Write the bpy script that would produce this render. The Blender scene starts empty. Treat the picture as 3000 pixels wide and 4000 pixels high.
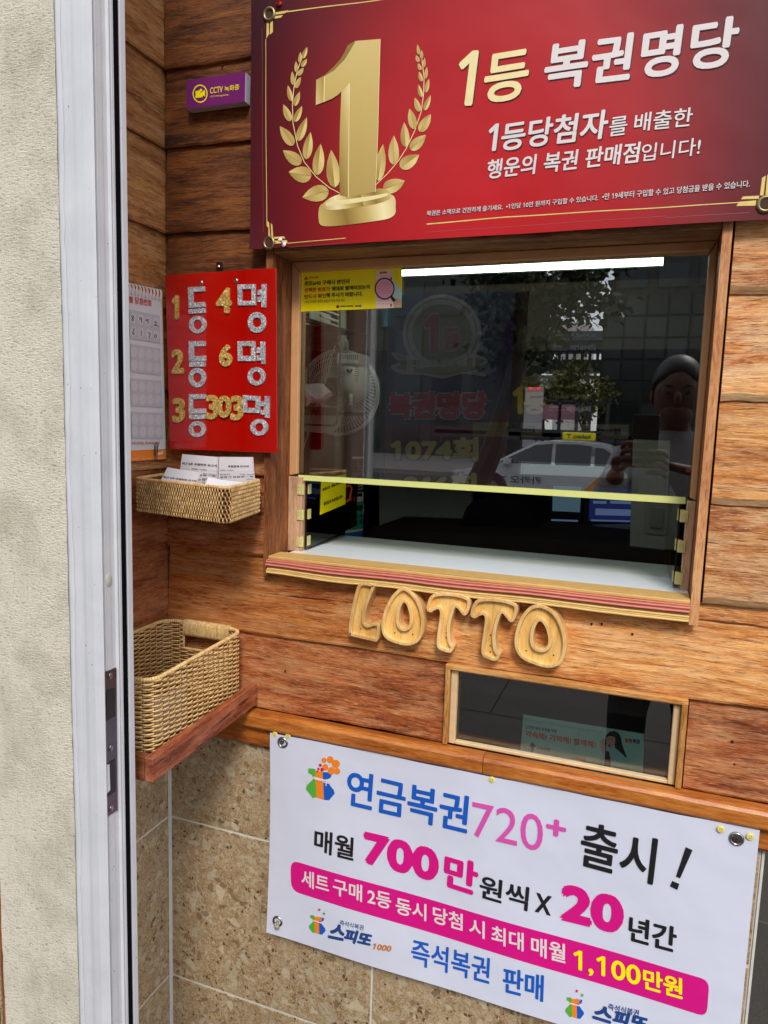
import bpy, bmesh, math, random
from mathutils import Vector, Matrix
from mathutils.geometry import tessellate_polygon
random.seed(7)
C = bpy.context.scene.collection
sc = bpy.context.scene
PI = math.pi
# ------------------------------------------------------------------ camera
CAM = Vector((0.84466813, -1.12, 1.5))
RC = ((0.9364856242, 0.3493657174, 0.0306312107), (0.0729196655, -0.1085395699, -0.9914140831), (-0.3430413940, 0.9306786541, -0.1271213781))
FPX = 2831.4851
cd = bpy.data.cameras.new('camera'); cam = bpy.data.objects.new('camera', cd); C.objects.link(cam)
cd.sensor_fit = 'HORIZONTAL'; cd.sensor_width = 36; cd.lens = 36 * FPX / 3000
cd.clip_start = 0.02; cd.clip_end = 500
r_, d_, f_ = [Vector(v) for v in RC]
m_ = Matrix((r_, -d_, -f_)).transposed().to_4x4(); m_.translation = CAM
cam.matrix_world = m_
sc.camera = cam
# ------------------------------------------------------------------ sky, sun, exposure
world = bpy.data.worlds.new('World'); sc.world = world; world.use_nodes = True
wt = world.node_tree; wt.nodes.clear()
sky = wt.nodes.new('ShaderNodeTexSky'); sky.sky_type = 'NISHITA'; sky.sun_disc = False
SUN_EL, SUN_AZ = 44, 156     # azimuth clockwise from +Y
sky.sun_elevation = math.radians(SUN_EL); sky.sun_rotation = math.radians(SUN_AZ)
tcw = wt.nodes.new('ShaderNodeTexCoord'); nw = wt.nodes.new('ShaderNodeTexNoise'); nw.inputs['Scale'].default_value = 2.2; nw.inputs['Detail'].default_value = 6
crw = wt.nodes.new('ShaderNodeValToRGB'); crw.color_ramp.elements[0].position = 0.35; crw.color_ramp.elements[0].color = (5.6, 5.9, 6.4, 1); crw.color_ramp.elements[1].position = 0.7; crw.color_ramp.elements[1].color = (8.2, 8.4, 8.6, 1)
mxw = wt.nodes.new('ShaderNodeMixRGB'); mxw.inputs[0].default_value = 0.75
bgw = wt.nodes.new('ShaderNodeBackground'); bgw.inputs['Strength'].default_value = 0.13
ow = wt.nodes.new('ShaderNodeOutputWorld')
wt.links.new(tcw.outputs['Generated'], nw.inputs['Vector']); wt.links.new(nw.outputs['Fac'], crw.inputs[0])
wt.links.new(sky.outputs[0], mxw.inputs[1]); wt.links.new(crw.outputs[0], mxw.inputs[2])
wt.links.new(mxw.outputs[0], bgw.inputs['Color']); wt.links.new(bgw.outputs[0], ow.inputs['Surface'])
sl = bpy.data.lights.new('sun', 'SUN'); sl.energy = 1.5; sl.angle = math.radians(14); sl.color = (1, 0.965, 0.91)
sun = bpy.data.objects.new('sun', sl); C.objects.link(sun)
az = math.radians(SUN_AZ); el = math.radians(SUN_EL)
sdir = Vector((math.sin(az) * math.cos(el), math.cos(az) * math.cos(el), math.sin(el)))
sun.rotation_euler = sdir.to_track_quat('Z', 'Y').to_euler(); sun.location = sdir * 30
sc.view_settings.view_transform = 'Standard'; sc.view_settings.look = 'None'
sc.view_settings.gamma = 1; sc.view_settings.use_curve_mapping = False
sc.view_settings.exposure = 0.72
sc.cycles.max_bounces = 8; sc.cycles.transparent_max_bounces = 24

# ------------------------------------------------------------------ measuring helpers
def hitp(u, v, o, n):                                # sight line through a photo pixel, met with a real plane
    d = r_ * ((u - 1500) / FPX) + d_ * ((v - 2000) / FPX) + f_
    return CAM + d * ((Vector(o) - CAM).dot(n) / d.dot(n))
class Pl:
    def __init__(s, o, n): s.o = Vector(o); s.n = Vector(n).normalized()
    def at(s, u, v, off=0): return hitp(u, v, s.o + s.n * off, s.n)
def PY(y): return Pl((0, y, 0), (0, -1, 0))
def PX(x): return Pl((x, 0, 0), (1, 0, 0))
def PZ(z): return Pl((0, 0, z), (0, 0, 1))
def W(u, v, y=0.0): return PY(y).at(u, v)
class Zm:                                            # pixel frame of an enlarged crop
    def __init__(s, x, y, k): s.x, s.y, s.k = x, y, k
    def __call__(s, u, v): return (s.x + u * s.k, s.y + v * s.k)

# ------------------------------------------------------------------ mesh helper
class MB:
    def __init__(s): s.v = []; s.f = []; s.m = []
    def add(s, vs, fs, mi=0):
        b = len(s.v); s.v += [tuple(p) for p in vs]
        s.f += [tuple(b + i for i in q) for q in fs]; s.m += [mi] * len(fs); return s
    def box(s, a, b, mi=0):
        x0, y0, z0 = [min(a[i], b[i]) for i in range(3)]; x1, y1, z1 = [max(a[i], b[i]) for i in range(3)]
        return s.add([(x0,y0,z0),(x1,y0,z0),(x1,y1,z0),(x0,y1,z0),(x0,y0,z1),(x1,y0,z1),(x1,y1,z1),(x0,y1,z1)],
                     [(0,3,2,1),(4,5,6,7),(0,1,5,4),(1,2,6,5),(2,3,7,6),(3,0,4,7)], mi)
    def hexa(s, p, mi=0):
        return s.add(p, [(0,3,2,1),(4,5,6,7),(0,1,5,4),(1,2,6,5),(2,3,7,6),(3,0,4,7)], mi)
    def poly(s, pts, mi=0):
        pts = [Vector(p) for p in pts]
        t = tessellate_polygon([pts]); return s.add(pts, [tuple(q) for q in t], mi)
    def prism(s, pts, vec, mi=0, side=None):
        pts = [Vector(p) for p in pts]; n = len(pts); vec = Vector(vec)
        t = tessellate_polygon([pts])
        s.add(pts + [p + vec for p in pts], [tuple(q) for q in t] + [tuple(n + i for i in q) for q in t], mi)
        s.add(pts + [p + vec for p in pts], [(i, (i + 1) % n, n + (i + 1) % n, n + i) for i in range(n)], mi if side is None else side); return s
    def tube(s, pts, r, k=6, closed=False, mi=0, caps=True, flat=1.0):
        pts = [Vector(p) for p in pts]; n = len(pts)
        rr = r if isinstance(r, (list, tuple)) else [r] * n
        vs = []; up = None
        for i, p in enumerate(pts):
            a = pts[(i - 1) % n] if (closed or i) else p; b = pts[(i + 1) % n] if (closed or i < n - 1) else p
            t = (b - a)
            t = t.normalized() if t.length > 1e-9 else Vector((0, 0, 1))
            if up is None: up = Vector((0, 0, 1)) if abs(t.z) < 0.9 else Vector((0, 1, 0))
            u = up - t * up.dot(t)
            if u.length < 1e-4: u = t.orthogonal()
            u.normalize(); up = u; w = t.cross(u)
            for j in range(k):
                an = 2 * PI * j / k; vs.append(p + (u * math.cos(an) + w * math.sin(an) * flat) * rr[i])
        fs = []
        for i in range(n if closed else n - 1):
            i2 = (i + 1) % n
            for j in range(k): fs.append((i * k + j, i * k + (j + 1) % k, i2 * k + (j + 1) % k, i2 * k + j))
        if not closed and caps: fs += [tuple(range(k - 1, -1, -1)), tuple((n - 1) * k + j for j in range(k))]
        return s.add(vs, fs, mi)
    def ball(s, c, r, k=12, l=8, mi=0):
        c = Vector(c); r = r if isinstance(r, (list, tuple)) else (r, r, r); vs = []; fs = []
        for i in range(l + 1):
            th = PI * i / l
            for j in range(k): ph = 2 * PI * j / k; vs.append((c.x + r[0] * math.sin(th) * math.cos(ph), c.y + r[1] * math.sin(th) * math.sin(ph), c.z + r[2] * math.cos(th)))
        for i in range(l):
            for j in range(k): fs.append((i * k + j, (i + 1) * k + j, (i + 1) * k + (j + 1) % k, i * k + (j + 1) % k))
        return s.add(vs, fs, mi)
    def build(s, name, mats, parent=None, smooth=False, **props):
        me = bpy.data.meshes.new(name); off = wloc(parent)
        me.from_pydata([(p[0] - off[0], p[1] - off[1], p[2] - off[2]) for p in s.v], [], s.f)
        if not isinstance(mats, (list, tuple)): mats = [mats]
        for m in mats: me.materials.append(m)
        for p, mi in zip(me.polygons, s.m): p.material_index = mi; p.use_smooth = smooth
        me.update()
        o = bpy.data.objects.new(name, me); C.objects.link(o)
        if parent: o.parent = parent
        for k_, v_ in props.items(): o[k_] = v_
        return o
def wloc(o):
    t = Vector((0, 0, 0))
    while o: t = t + Vector(o.location); o = o.parent
    return t
def tag(o, label=None, cat=None, group=None, kind=None):
    if label: o['label'] = label
    if cat: o['category'] = cat
    if group: o['group'] = group
    if kind: o['kind'] = kind
    return o
def thing(name, label, cat, loc=(0, 0, 0), group=None):
    o = bpy.data.objects.new(name, None); C.objects.link(o); o.location = loc; o.empty_display_size = 0.02
    return tag(o, label, cat, group)
def fixnormals(o):
    bm = bmesh.new(); bm.from_mesh(o.data); bmesh.ops.remove_doubles(bm, verts=bm.verts, dist=1e-6); bmesh.ops.recalc_face_normals(bm, faces=bm.faces); bm.to_mesh(o.data); bm.free(); return o
def bevel(o, w, seg=2):
    bm = bmesh.new(); bm.from_mesh(o.data); bmesh.ops.remove_doubles(bm, verts=bm.verts, dist=1e-6); bmesh.ops.recalc_face_normals(bm, faces=bm.faces)
    es = [e for e in bm.edges if len(e.link_faces) == 2 and e.calc_face_angle(0) > 0.5]
    bmesh.ops.bevel(bm, geom=es, offset=w, segments=seg, affect='EDGES', profile=0.5, clamp_overlap=True)
    for f in bm.faces: f.smooth = False
    bm.to_mesh(o.data); bm.free(); return o
def copy_tree(o, delta, parent=None):
    c = o.copy(); C.objects.link(c)
    if parent: c.parent = parent
    else: c.location = Vector(o.location) + Vector(delta)
    for ch in o.children: copy_tree(ch, (0, 0, 0), c)
    return c
def smooth_loop(p, k=4):
    n = len(p); out = []
    for i in range(n):
        a, b, c, d = [Vector(p[(i + j) % n]) for j in (-1, 0, 1, 2)]
        for q in range(k):
            t = q / k
            out.append(0.5 * ((2 * b) + (c - a) * t + (2 * a - 5 * b + 4 * c - d) * t * t + (3 * b - a - 3 * c + d) * t ** 3))
    return out
def circ(c, r, k=24, ry=None, a0=0, a1=2 * PI):
    return [(c[0] + r * math.cos(a0 + (a1 - a0) * i / k), c[1] + (ry or r) * math.sin(a0 + (a1 - a0) * i / k)) for i in range(k)]

# ------------------------------------------------------------------ flat lettering
_txt = {}
def glyph_batch(strings):                            # one text object, one line per string, cut apart by height
    c = bpy.data.curves.new('t', 'FONT'); c.body = '\n'.join(strings).replace('1', '\U0001D7E3'); c.resolution_u = 4; c.space_line = 3.0
    o = bpy.data.objects.new('t', c); me = bpy.data.meshes.new_from_object(o)
    co = [v.co.copy() for v in me.vertices]; polys = [tuple(p.vertices) for p in me.polygons]
    ref = bpy.data.curves.new('t', 'FONT'); bpy.data.curves.remove(ref)
    bins = {}
    for q in polys:
        y = sum(co[i].y for i in q) / len(q); bins.setdefault(int(math.floor((1.6 - y) / 3.0)), []).append(q)
    for k, s in enumerate(strings):
        qs = bins.get(k, []); ids = sorted({i for q in qs for i in q}); mp = {i: n for n, i in enumerate(ids)}
        fs = [tuple(mp[i] for i in q) for q in qs]; vs = [co[i] for i in ids]; es = {}
        for q in fs:
            for i in range(len(q)): a, b = q[i], q[(i + 1) % len(q)]; e = (min(a, b), max(a, b)); es[e] = es.get(e, 0) + 1
        rim = [(q[i], q[(i + 1) % len(q)]) for q in fs for i in range(len(q)) if es[(min(q[i], q[(i + 1) % len(q)]), max(q[i], q[(i + 1) % len(q)]))] == 1]
        x0 = min(v.x for v in vs); x1 = max(v.x for v in vs); y0 = min(v.y for v in vs); y1 = max(v.y for v in vs)
        _txt[s] = ([((v.x - x0) / (x1 - x0), (v.y - y0) / (y1 - y0)) for v in vs], fs, rim)
    bpy.data.objects.remove(o); bpy.data.meshes.remove(me); bpy.data.curves.remove(c)
STRINGS = ['!', '(2017.03.04)', '(2018.02.17)', '(2021.06.05)', '(2023.07.01)', '+', '- 보다 자세한 내용은 슬립지 후면 약관 참조 -', '0', '04 07 17 18  8 44 ― 36', '04 07 17 18 30 44 ― 36', '1', '1,100', '1000', '1074회', '10만원 이하', '2', '20', '2등', '3', '33 42', '4', '500', '6', '700', '720', '802303', '966회', '=500,000,000', 'CCTV', 'CCTV Photographing', 'Lotto', 'kakao T', 'x', '•1인당 10만 원까지 구입할 수 있습니다.', '•만 19세부터 구입할 수 있고 당첨금을 받을 수 있습니다.', '건전한 복권 문화를 위해', '구매', '구매금액', '구매연령', '구입할 수 없습니다. · 동행복권센터', '권', '기획재정부 복권위원회', '나눔로또 판교역점', '나눔로또6/45', '년간', '녹화중', '당', '당첨', '당첨자수', '동시', '동행', '동행복권', '등', '등당첨자', '등위', '로또6/45 구매시 본인이', '를', '만', '만19세 이상', '만원', '매월', '명', '반드시 확인', '배출한', '별 당첨번호', '복', '복권', '복권명당', '복권은 소액으로 건전하게 즐기세요.', '부터 일치하는 개수에 따라 결정', '선택한 번호가', '세트', '스', '시', '약속해! 기억해! 함께해!', '연금복권', '영업시간 : 평일 09:00~22:00', '원씩', '일요일 및 국·공휴일 휴무', '입니다!', '제 001085 회차', '제1074회', '제744회', '제794회', '제966회', '제대로 발매되었는지', '주의사항', '즉석복권', '즉석식복권', '최근 5주 추첨번호 보고서', '최대', '추첨결과 보고서', '추첨일', '추첨일 : 2023-09', '추첨일 : 2023-09-09', '추첨일 : 2023-09-16', '출시', '카카오 T', '판매', '판매점ID', '판매점ID : 14130025', '피또', '해 주시기 바랍니다.', '행운의 복권 판매점']
def glyphs(s):
    if not _txt and STRINGS: glyph_batch(STRINGS)
    if s not in _txt: MISSED.append(s); keep = dict(_txt); glyph_batch([s]); _txt.update(keep)
    return _txt[s]
MISSED = []
def text(mb, s, pl, BL, BR, TL, bold=0.0, off=0.0004, mi=0, thick=0.0, n8=6):
    vs, fs, rim = glyphs(s)
    A, B, D = pl.at(*BL, off), pl.at(*BR, off), pl.at(*TL, off)
    U, V = B - A, D - A
    if bold:                                         # keep the outer box the same when the strokes are widened
        bu, bv = min(.2, bold / U.length), min(.2, bold / V.length)
        A = A + U * bu + V * bv; U = U * (1 - 2 * bu); V = V * (1 - 2 * bv)
    sh = [(0, 0)] if not bold else [(0, 0)] + [(math.cos(2 * PI * i / n8) * bold, math.sin(2 * PI * i / n8) * bold) for i in range(n8)]
    un = U.normalized(); vn = pl.n.cross(un)
    for i, (a, b) in enumerate(sh):
        base = A + un * a + vn * b + pl.n * (0.00003 * i)
        P = [base + U * x + V * y for x, y in vs]
        mb.add(P, fs, mi)
        if thick:
            Q = [p - pl.n * thick for p in P]; n = len(P)
            mb.add(P + Q, [(q + n, p + n, p, q)[::-1] for p, q in rim], mi)
    return mb
def tw(mb, z, s, pl, x0, x1, yt, yb, slope, bold=0.0, off=0.0004, mi=0, sx=0.0):
    BL = z(x0, yb); BR = z(x1, yb + slope * (x1 - x0)); TL = z(x0 + sx, yt)
    return text(mb, s, pl, BL, BR, TL, bold, off, mi)
def zp(mb, z, pl, pts, off=0.0003, mi=0):
    return mb.poly([pl.at(*z(*p), off) for p in pts], mi)

# ------------------------------------------------------------------ materials
def srgb(r, g, b):
    f = lambda c: (c / 255 / 12.92) if c / 255 <= 0.04045 else ((c / 255 + 0.055) / 1.055) ** 2.4
    return (f(r), f(g), f(b), 1)
class N:
    def __init__(s, name):
        s.m = bpy.data.materials.new(name); s.m.use_nodes = True; s.t = s.m.node_tree
        s.b = s.t.nodes['Principled BSDF']; s.o = s.t.nodes['Material Output']
    def n(s, ty, ins=None, **kw):
        x = s.t.nodes.new('ShaderNode' + ty)
        for k, v in kw.items(): setattr(x, k, v)
        for k, v in (ins or {}).items():
            if isinstance(v, bpy.types.NodeSocket): s.t.links.new(v, x.inputs[k])
            else: x.inputs[k].default_value = v
        return x
    def math(s, op, a, b=0.0, clamp=False): return s.n('Math', {0: a, 1: b}, operation=op, use_clamp=clamp).outputs[0]
    def mix(s, f, a, b, blend='MIX'): return s.n('MixRGB', {0: f, 1: a, 2: b}, blend_type=blend).outputs[0]
    def ramp(s, f, stops):
        x = s.n('ValToRGB', {0: f}); e = x.color_ramp.elements
        while len(e) < len(stops): e.new(0.5)
        for i, (p, c) in enumerate(stops): e[i].position = p; e[i].color = c if len(c) == 4 else (*c, 1)
        return x.outputs[0]
    def noise(s, v, sc_, det=4, rough=0.5, dist=0.0): return s.n('TexNoise', {'Vector': v, 'Scale': sc_, 'Detail': det, 'Roughness': rough, 'Distortion': dist}).outputs[0]
    def set(s, **kw):
        for k, v in kw.items():
            k = {'color': 'Base Color', 'rough': 'Roughness', 'metal': 'Metallic', 'normal': 'Normal', 'emit': 'Emission Color', 'estr': 'Emission Strength', 'alpha': 'Alpha', 'coat': 'Coat Weight', 'spec': 'Specular IOR Level', 'trans': 'Transmission Weight', 'ior': 'IOR', 'croug': 'Coat Roughness'}[k]
            if isinstance(v, bpy.types.NodeSocket): s.t.links.new(v, s.b.inputs[k])
            else: s.b.inputs[k].default_value = v
        return s
    def bump(s, h, strength=0.3, dist=0.002, nrm=None):
        x = s.n('Bump', {'Height': h, 'Strength': strength, 'Distance': dist})
        if nrm: s.t.links.new(nrm, x.inputs['Normal'])
        return x.outputs[0]
    def obj(s, rnd=True, scale=(1, 1, 1), k=11.0):
        v = s.n('TexCoord').outputs['Object']
        if rnd:
            r = s.n('ObjectInfo').outputs['Random']
            cx = s.n('CombineXYZ', {0: s.math('MULTIPLY', r, k), 1: s.math('MULTIPLY', r, k * 2.3), 2: s.math('MULTIPLY', r, k * 3.1)}).outputs[0]
            v = s.n('VectorMath', {0: v, 1: cx}, operation='ADD').outputs[0]
        return v
    def scale(s, v, sc_): return s.n('VectorMath', {0: v, 1: sc_}, operation='MULTIPLY').outputs[0]
_pm = {}
def plain(name, col, rough=0.5, metal=0.0, var=0.08, bump=0.0, spec=0.5, coat=0.0):
    if name in _pm: return _pm[name]
    n = N(name); v = n.obj(False)
    f = n.noise(v, 60, 5, 0.6); dark = tuple(c * (1 - var) for c in col[:3]) + (1,); lite = tuple(min(1, c * (1 + var)) for c in col[:3]) + (1,)
    n.set(color=n.ramp(f, [(0.3, dark), (0.7, lite)]), rough=rough, metal=metal, spec=spec, coat=coat)
    if bump: n.set(normal=n.bump(n.noise(v, 300, 4), bump, 0.001))
    _pm[name] = n.m; return n.m
def wood(name, dark, mid, light, axis='x', rough=0.55, pale=None, weather=0.5, contrast=1.0, bmp=0.6, spec=0.35, ring=0.5, scale=1.0, patch=0.6, grade=None):
    n = N(name); v = n.obj(True)
    def S(l, t): l *= scale; t *= scale; return {'x': (l, t, t), 'y': (t, l, t), 'z': (t, t, l)}[axis]
    warp = n.n('TexNoise', {'Vector': n.scale(v, S(3, 9)), 'Scale': 1.0, 'Detail': 3.0}).outputs['Color']
    wv = n.scale(n.n('VectorMath', {0: warp, 1: (0.5, 0.5, 0.5)}, operation='SUBTRACT').outputs[0], (0.022, 0.022, 0.022))
    v2 = n.n('VectorMath', {0: v, 1: wv}, operation='ADD').outputs[0]
    med = n.noise(n.scale(v2, S(8, 62)), 1.0, 9, 0.7); fine = n.noise(n.scale(v2, S(46, 330)), 1.0, 5, 0.75); broad = n.noise(n.scale(v2, S(2.2, 15)), 1.0, 5, 0.6)
    wave = n.n('TexWave', {'Vector': n.scale(v2, S(1.2, 24)), 'Scale': 0.9, 'Distortion': 7.0, 'Detail': 4.0, 'Detail Scale': 0.8, 'Detail Roughness': 0.6}, bands_direction='Z' if axis != 'z' else 'X').outputs['Fac']
    m = n.math('ADD', n.math('ADD', n.math('MULTIPLY', med, 0.42), n.math('MULTIPLY', fine, 0.30)), n.math('MULTIPLY', broad, 0.28))
    base = n.ramp(m, [(0.41, dark), (0.49, mid), (0.575, light)])
    rl_ = n.ramp(wave, [(0.02, (1, 1, 1)), (0.30, (0, 0, 0))])
    base = n.mix(n.math('MULTIPLY', rl_, ring * 0.7), base, n.mix(0.6, dark, mid))
    blot = n.noise(n.scale(v2, S(5, 11)), 1.0, 8, 0.72)
    base = n.mix(n.math('MULTIPLY', n.ramp(blot, [(0.47, (0, 0, 0)), (0.66, (1, 1, 1))]), patch * 0.8), base, n.mix(0.7, base, dark))
    if pale:
        pf = n.math('MULTIPLY', n.ramp(n.noise(n.scale(v2, S(9, 60)), 1.0, 8, 0.75), [(0.46, (0, 0, 0)), (0.66, (1, 1, 1))]), weather)
        base = n.mix(pf, base, pale)
        dash = n.noise(n.scale(v2, S(60, 520)), 1.0, 3, 0.6)
        base = n.mix(n.math('MULTIPLY', n.ramp(dash, [(0.58, (0, 0, 0)), (0.68, (1, 1, 1))]), weather * 0.8), base, pale)
    pore = n.noise(n.scale(v2, S(30, 620)), 1.0, 3, 0.6); crack = n.noise(n.scale(v2, S(2.6, 120)), 1.0, 3, 0.55)
    dk = tuple(c * 0.38 for c in dark[:3]) + (1,)
    base = n.mix(n.math('MULTIPLY', n.ramp(pore, [(0.34, (1, 1, 1)), (0.43, (0, 0, 0))]), 0.6 * contrast), base, dk)
    base = n.mix(n.math('MULTIPLY', n.ramp(crack, [(0.27, (1, 1, 1)), (0.30, (0, 0, 0))]), 0.75 * contrast), base, dk)
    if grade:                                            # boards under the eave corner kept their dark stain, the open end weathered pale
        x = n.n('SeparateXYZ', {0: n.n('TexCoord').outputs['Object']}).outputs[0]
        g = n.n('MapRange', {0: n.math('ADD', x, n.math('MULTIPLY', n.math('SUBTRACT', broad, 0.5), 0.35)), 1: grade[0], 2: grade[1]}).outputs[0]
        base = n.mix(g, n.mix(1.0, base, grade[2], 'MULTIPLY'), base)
    rv = n.n('ObjectInfo').outputs['Random']
    base = n.n('HueSaturation', {'Hue': 0.5, 'Saturation': 1.0, 'Value': n.n('MapRange', {0: rv, 3: 0.86, 4: 1.14}).outputs[0], 'Color': base}).outputs[0]
    h = n.math('ADD', n.math('MULTIPLY', med, 1.0), n.math('ADD', n.math('MULTIPLY', fine, 0.6), n.math('MULTIPLY', crack, 0.4)))
    n.set(color=base, rough=rough, spec=spec, normal=n.bump(h, bmp, 0.002))
    return n.m
M = {}
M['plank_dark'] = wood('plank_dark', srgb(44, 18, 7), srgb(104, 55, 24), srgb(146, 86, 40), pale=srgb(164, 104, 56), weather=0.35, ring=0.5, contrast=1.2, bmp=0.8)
M['plank_side'] = wood('plank_side', srgb(88, 46, 20), srgb(160, 100, 52), srgb(194, 136, 80), axis='y', pale=srgb(204, 158, 110), weather=0.5, contrast=1.2)
M['plank_red'] = wood('plank_red', srgb(84, 32, 12), srgb(150, 76, 36), srgb(190, 112, 60), pale=srgb(216, 164, 114), weather=0.6, contrast=1.4, bmp=1.0, ring=0.25)
M['plank_red_side'] = wood('plank_red_side', srgb(84, 34, 14), srgb(146, 76, 38), srgb(182, 110, 64), axis='y', pale=srgb(200, 150, 108), weather=0.4, contrast=1.2, bmp=0.9, ring=0.35)
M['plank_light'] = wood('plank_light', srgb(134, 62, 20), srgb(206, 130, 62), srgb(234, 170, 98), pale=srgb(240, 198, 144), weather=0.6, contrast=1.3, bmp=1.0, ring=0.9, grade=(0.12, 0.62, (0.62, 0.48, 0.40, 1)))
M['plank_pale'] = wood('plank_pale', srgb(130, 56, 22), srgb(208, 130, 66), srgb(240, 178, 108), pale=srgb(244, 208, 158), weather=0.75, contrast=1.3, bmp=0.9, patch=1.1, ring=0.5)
M['edge_pale'] = wood('edge_pale', srgb(170, 120, 76), srgb(206, 160, 112), srgb(228, 192, 148), bmp=0.3, ring=0.1, patch=0.2)
M['rail'] = wood('rail', srgb(122, 58, 18), srgb(176, 98, 36), srgb(204, 130, 58), rough=0.33, ring=0.1, bmp=0.25, contrast=0.4, spec=0.5, patch=0.3)
M['trim_v'] = wood('trim_v', srgb(72, 36, 18), srgb(128, 74, 42), srgb(164, 104, 62), axis='z', rough=0.5, bmp=0.4, patch=0.4)
M['trim_x'] = wood('trim_x', srgb(92, 52, 28), srgb(158, 104, 62), srgb(190, 140, 90), rough=0.6, pale=srgb(176, 150, 118), weather=0.4)
M['trim_edge'] = wood('trim_edge', srgb(150, 90, 50), srgb(196, 132, 84), srgb(218, 164, 114), axis='z', ring=0.1, bmp=0.3)
M['block'] = wood('block', srgb(158, 114, 82), srgb(196, 154, 118), srgb(216, 178, 142), axis='z', rough=0.6, ring=0.3, bmp=0.4, contrast=0.4, patch=0.2)
M['letter'] = wood('letter', srgb(196, 146, 84), srgb(224, 180, 116), srgb(236, 200, 142), axis='z', rough=0.42, ring=0.35, bmp=0.15, contrast=0.25, patch=0.15, scale=1.3)
M['letter_in'] = wood('letter_in', srgb(206, 150, 72), srgb(232, 184, 104), srgb(242, 204, 132), axis='z', rough=0.42, ring=0.4, bmp=0.12, contrast=0.3, patch=0.1, scale=1.3)
M['shelf_wood'] = wood('shelf_wood', srgb(84, 34, 18), srgb(146, 72, 42), srgb(178, 100, 64), axis='y', pale=srgb(196, 136, 102), weather=0.5, bmp=0.8, ring=0.2)
M['frame_wood'] = wood('frame_wood', srgb(148, 86, 34), srgb(198, 138, 72), srgb(222, 172, 108), rough=0.5, ring=0.2, bmp=0.4)
M['frame_wood_v'] = wood('frame_wood_v', srgb(148, 86, 34), srgb(198, 138, 72), srgb(222, 172, 108), axis='z', rough=0.5, ring=0.2, bmp=0.4)
# caulk, paints
M['caulk'] = plain('caulk', srgb(204, 152, 104), 0.45, bump=0.25, var=0.06)
M['caulk_pale'] = plain('caulk_pale', srgb(214, 184, 140), 0.5, bump=0.2)
def m_frame():
    n = N('white_metal'); v = n.obj(False)
    spk = n.noise(v, 210, 2, 0.6); sm = n.noise(v, 18, 5, 0.6)
    base = n.ramp(sm, [(0.3, srgb(201, 202, 207)), (0.7, srgb(213, 213, 217))])
    base = n.mix(n.ramp(spk, [(0.735, (0, 0, 0)), (0.76, (1, 1, 1))]), base, srgb(92, 92, 90))
    n.set(color=base, rough=0.38, spec=0.5, normal=n.bump(sm, 0.05, 0.001)); return n.m
M['frame'] = m_frame()
def m_stucco():
    n = N('stucco'); v = n.obj(False)
    tx = n.n('Mapping', {'Vector': v, 'Rotation': (0, math.radians(35), 0), 'Scale': (1, 1, 2.6)}).outputs[0]
    a = n.noise(tx, 170, 8, 0.72); b = n.noise(tx, 620, 4, 0.6); big = n.noise(v, 14, 5, 0.6)
    h = n.math('ADD', a, n.math('MULTIPLY', b, 0.35))
    base = n.ramp(a, [(0.34, srgb(176, 160, 118)), (0.43, srgb(246, 236, 214)), (0.7, srgb(255, 248, 232))])
    base = n.mix(n.math('MULTIPLY', n.ramp(big, [(0.45, (0, 0, 0)), (0.7, (1, 1, 1))]), 0.45), base, srgb(178, 172, 138))
    n.set(color=base, rough=0.9, spec=0.15, normal=n.bump(h, 0.9, 0.0055)); return n.m
M['stucco'] = m_stucco()
def m_stone():
    n = N('stone_tile'); v = n.obj(True, k=5.0)
    wn = n.n('TexNoise', {'Vector': v, 'Scale': 60.0, 'Detail': 5.0}).outputs['Color']
    v2 = n.n('VectorMath', {0: v, 1: n.scale(wn, (0.014, 0.014, 0.014))}, operation='ADD').outputs[0]
    a = n.noise(v, 26, 8, 0.7); f = n.noise(v, 330, 4, 0.75)
    base = n.ramp(a, [(0.32, srgb(124, 92, 60)), (0.5, srgb(164, 134, 98)), (0.68, srgb(188, 164, 130))])
    base = n.mix(0.55, base, n.ramp(f, [(0.39, srgb(104, 74, 46)), (0.50, srgb(166, 136, 98)), (0.61, srgb(208, 186, 152))]))
    def cells(sc_, thr, col, amt, edge=0.06, off=0.0):
        vv = n.n('VectorMath', {0: v2, 1: (off, off * 2, off * 3)}, operation='ADD').outputs[0]
        vo = n.n('TexVoronoi', {'Vector': vv, 'Scale': sc_, 'Randomness': 1.0}); cc = n.n('SeparateColor', {0: vo.outputs['Color']})
        de = n.n('TexVoronoi', {'Vector': vv, 'Scale': sc_, 'Randomness': 1.0}, feature='DISTANCE_TO_EDGE').outputs['Distance']
        pick = n.math('GREATER_THAN', cc.outputs[0], thr); ins = n.ramp(de, [(edge, (0, 0, 0)), (edge + 0.035, (1, 1, 1))])
        k = n.math('MULTIPLY', pick, n.math('MULTIPLY', ins, amt))
        return k, n.mix(cc.outputs[2], col, tuple(min(1, c * 0.66) for c in col[:3]) + (1,))
    for sc_, thr, col, amt, ed, of in ((210, 0.5, srgb(202, 184, 152), 0.6, 0.03, 0), (150, 0.93, srgb(70, 52, 36), 0.85, 0.12, 1), (105, 0.78, srgb(206, 190, 162), 0.6, 0.06, 2), (70, 0.9, srgb(120, 92, 62), 0.6, 0.10, 3), (54, 0.89, srgb(210, 198, 172), 0.6, 0.10, 4), (31, 0.92, srgb(210, 196, 164), 0.7, 0.14, 5)):
        k, c = cells(sc_, thr, col, amt, ed, of); base = n.mix(k, base, c)
    spk = n.noise(v, 150, 2, 0.5)
    base = n.mix(n.ramp(spk, [(0.71, (0, 0, 0)), (0.74, (1, 1, 1))]), base, srgb(48, 38, 28))
    n.set(color=base, rough=0.32, spec=0.5, normal=n.bump(f, 0.06, 0.0006)); return n.m
M['stone'] = m_stone()
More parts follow.
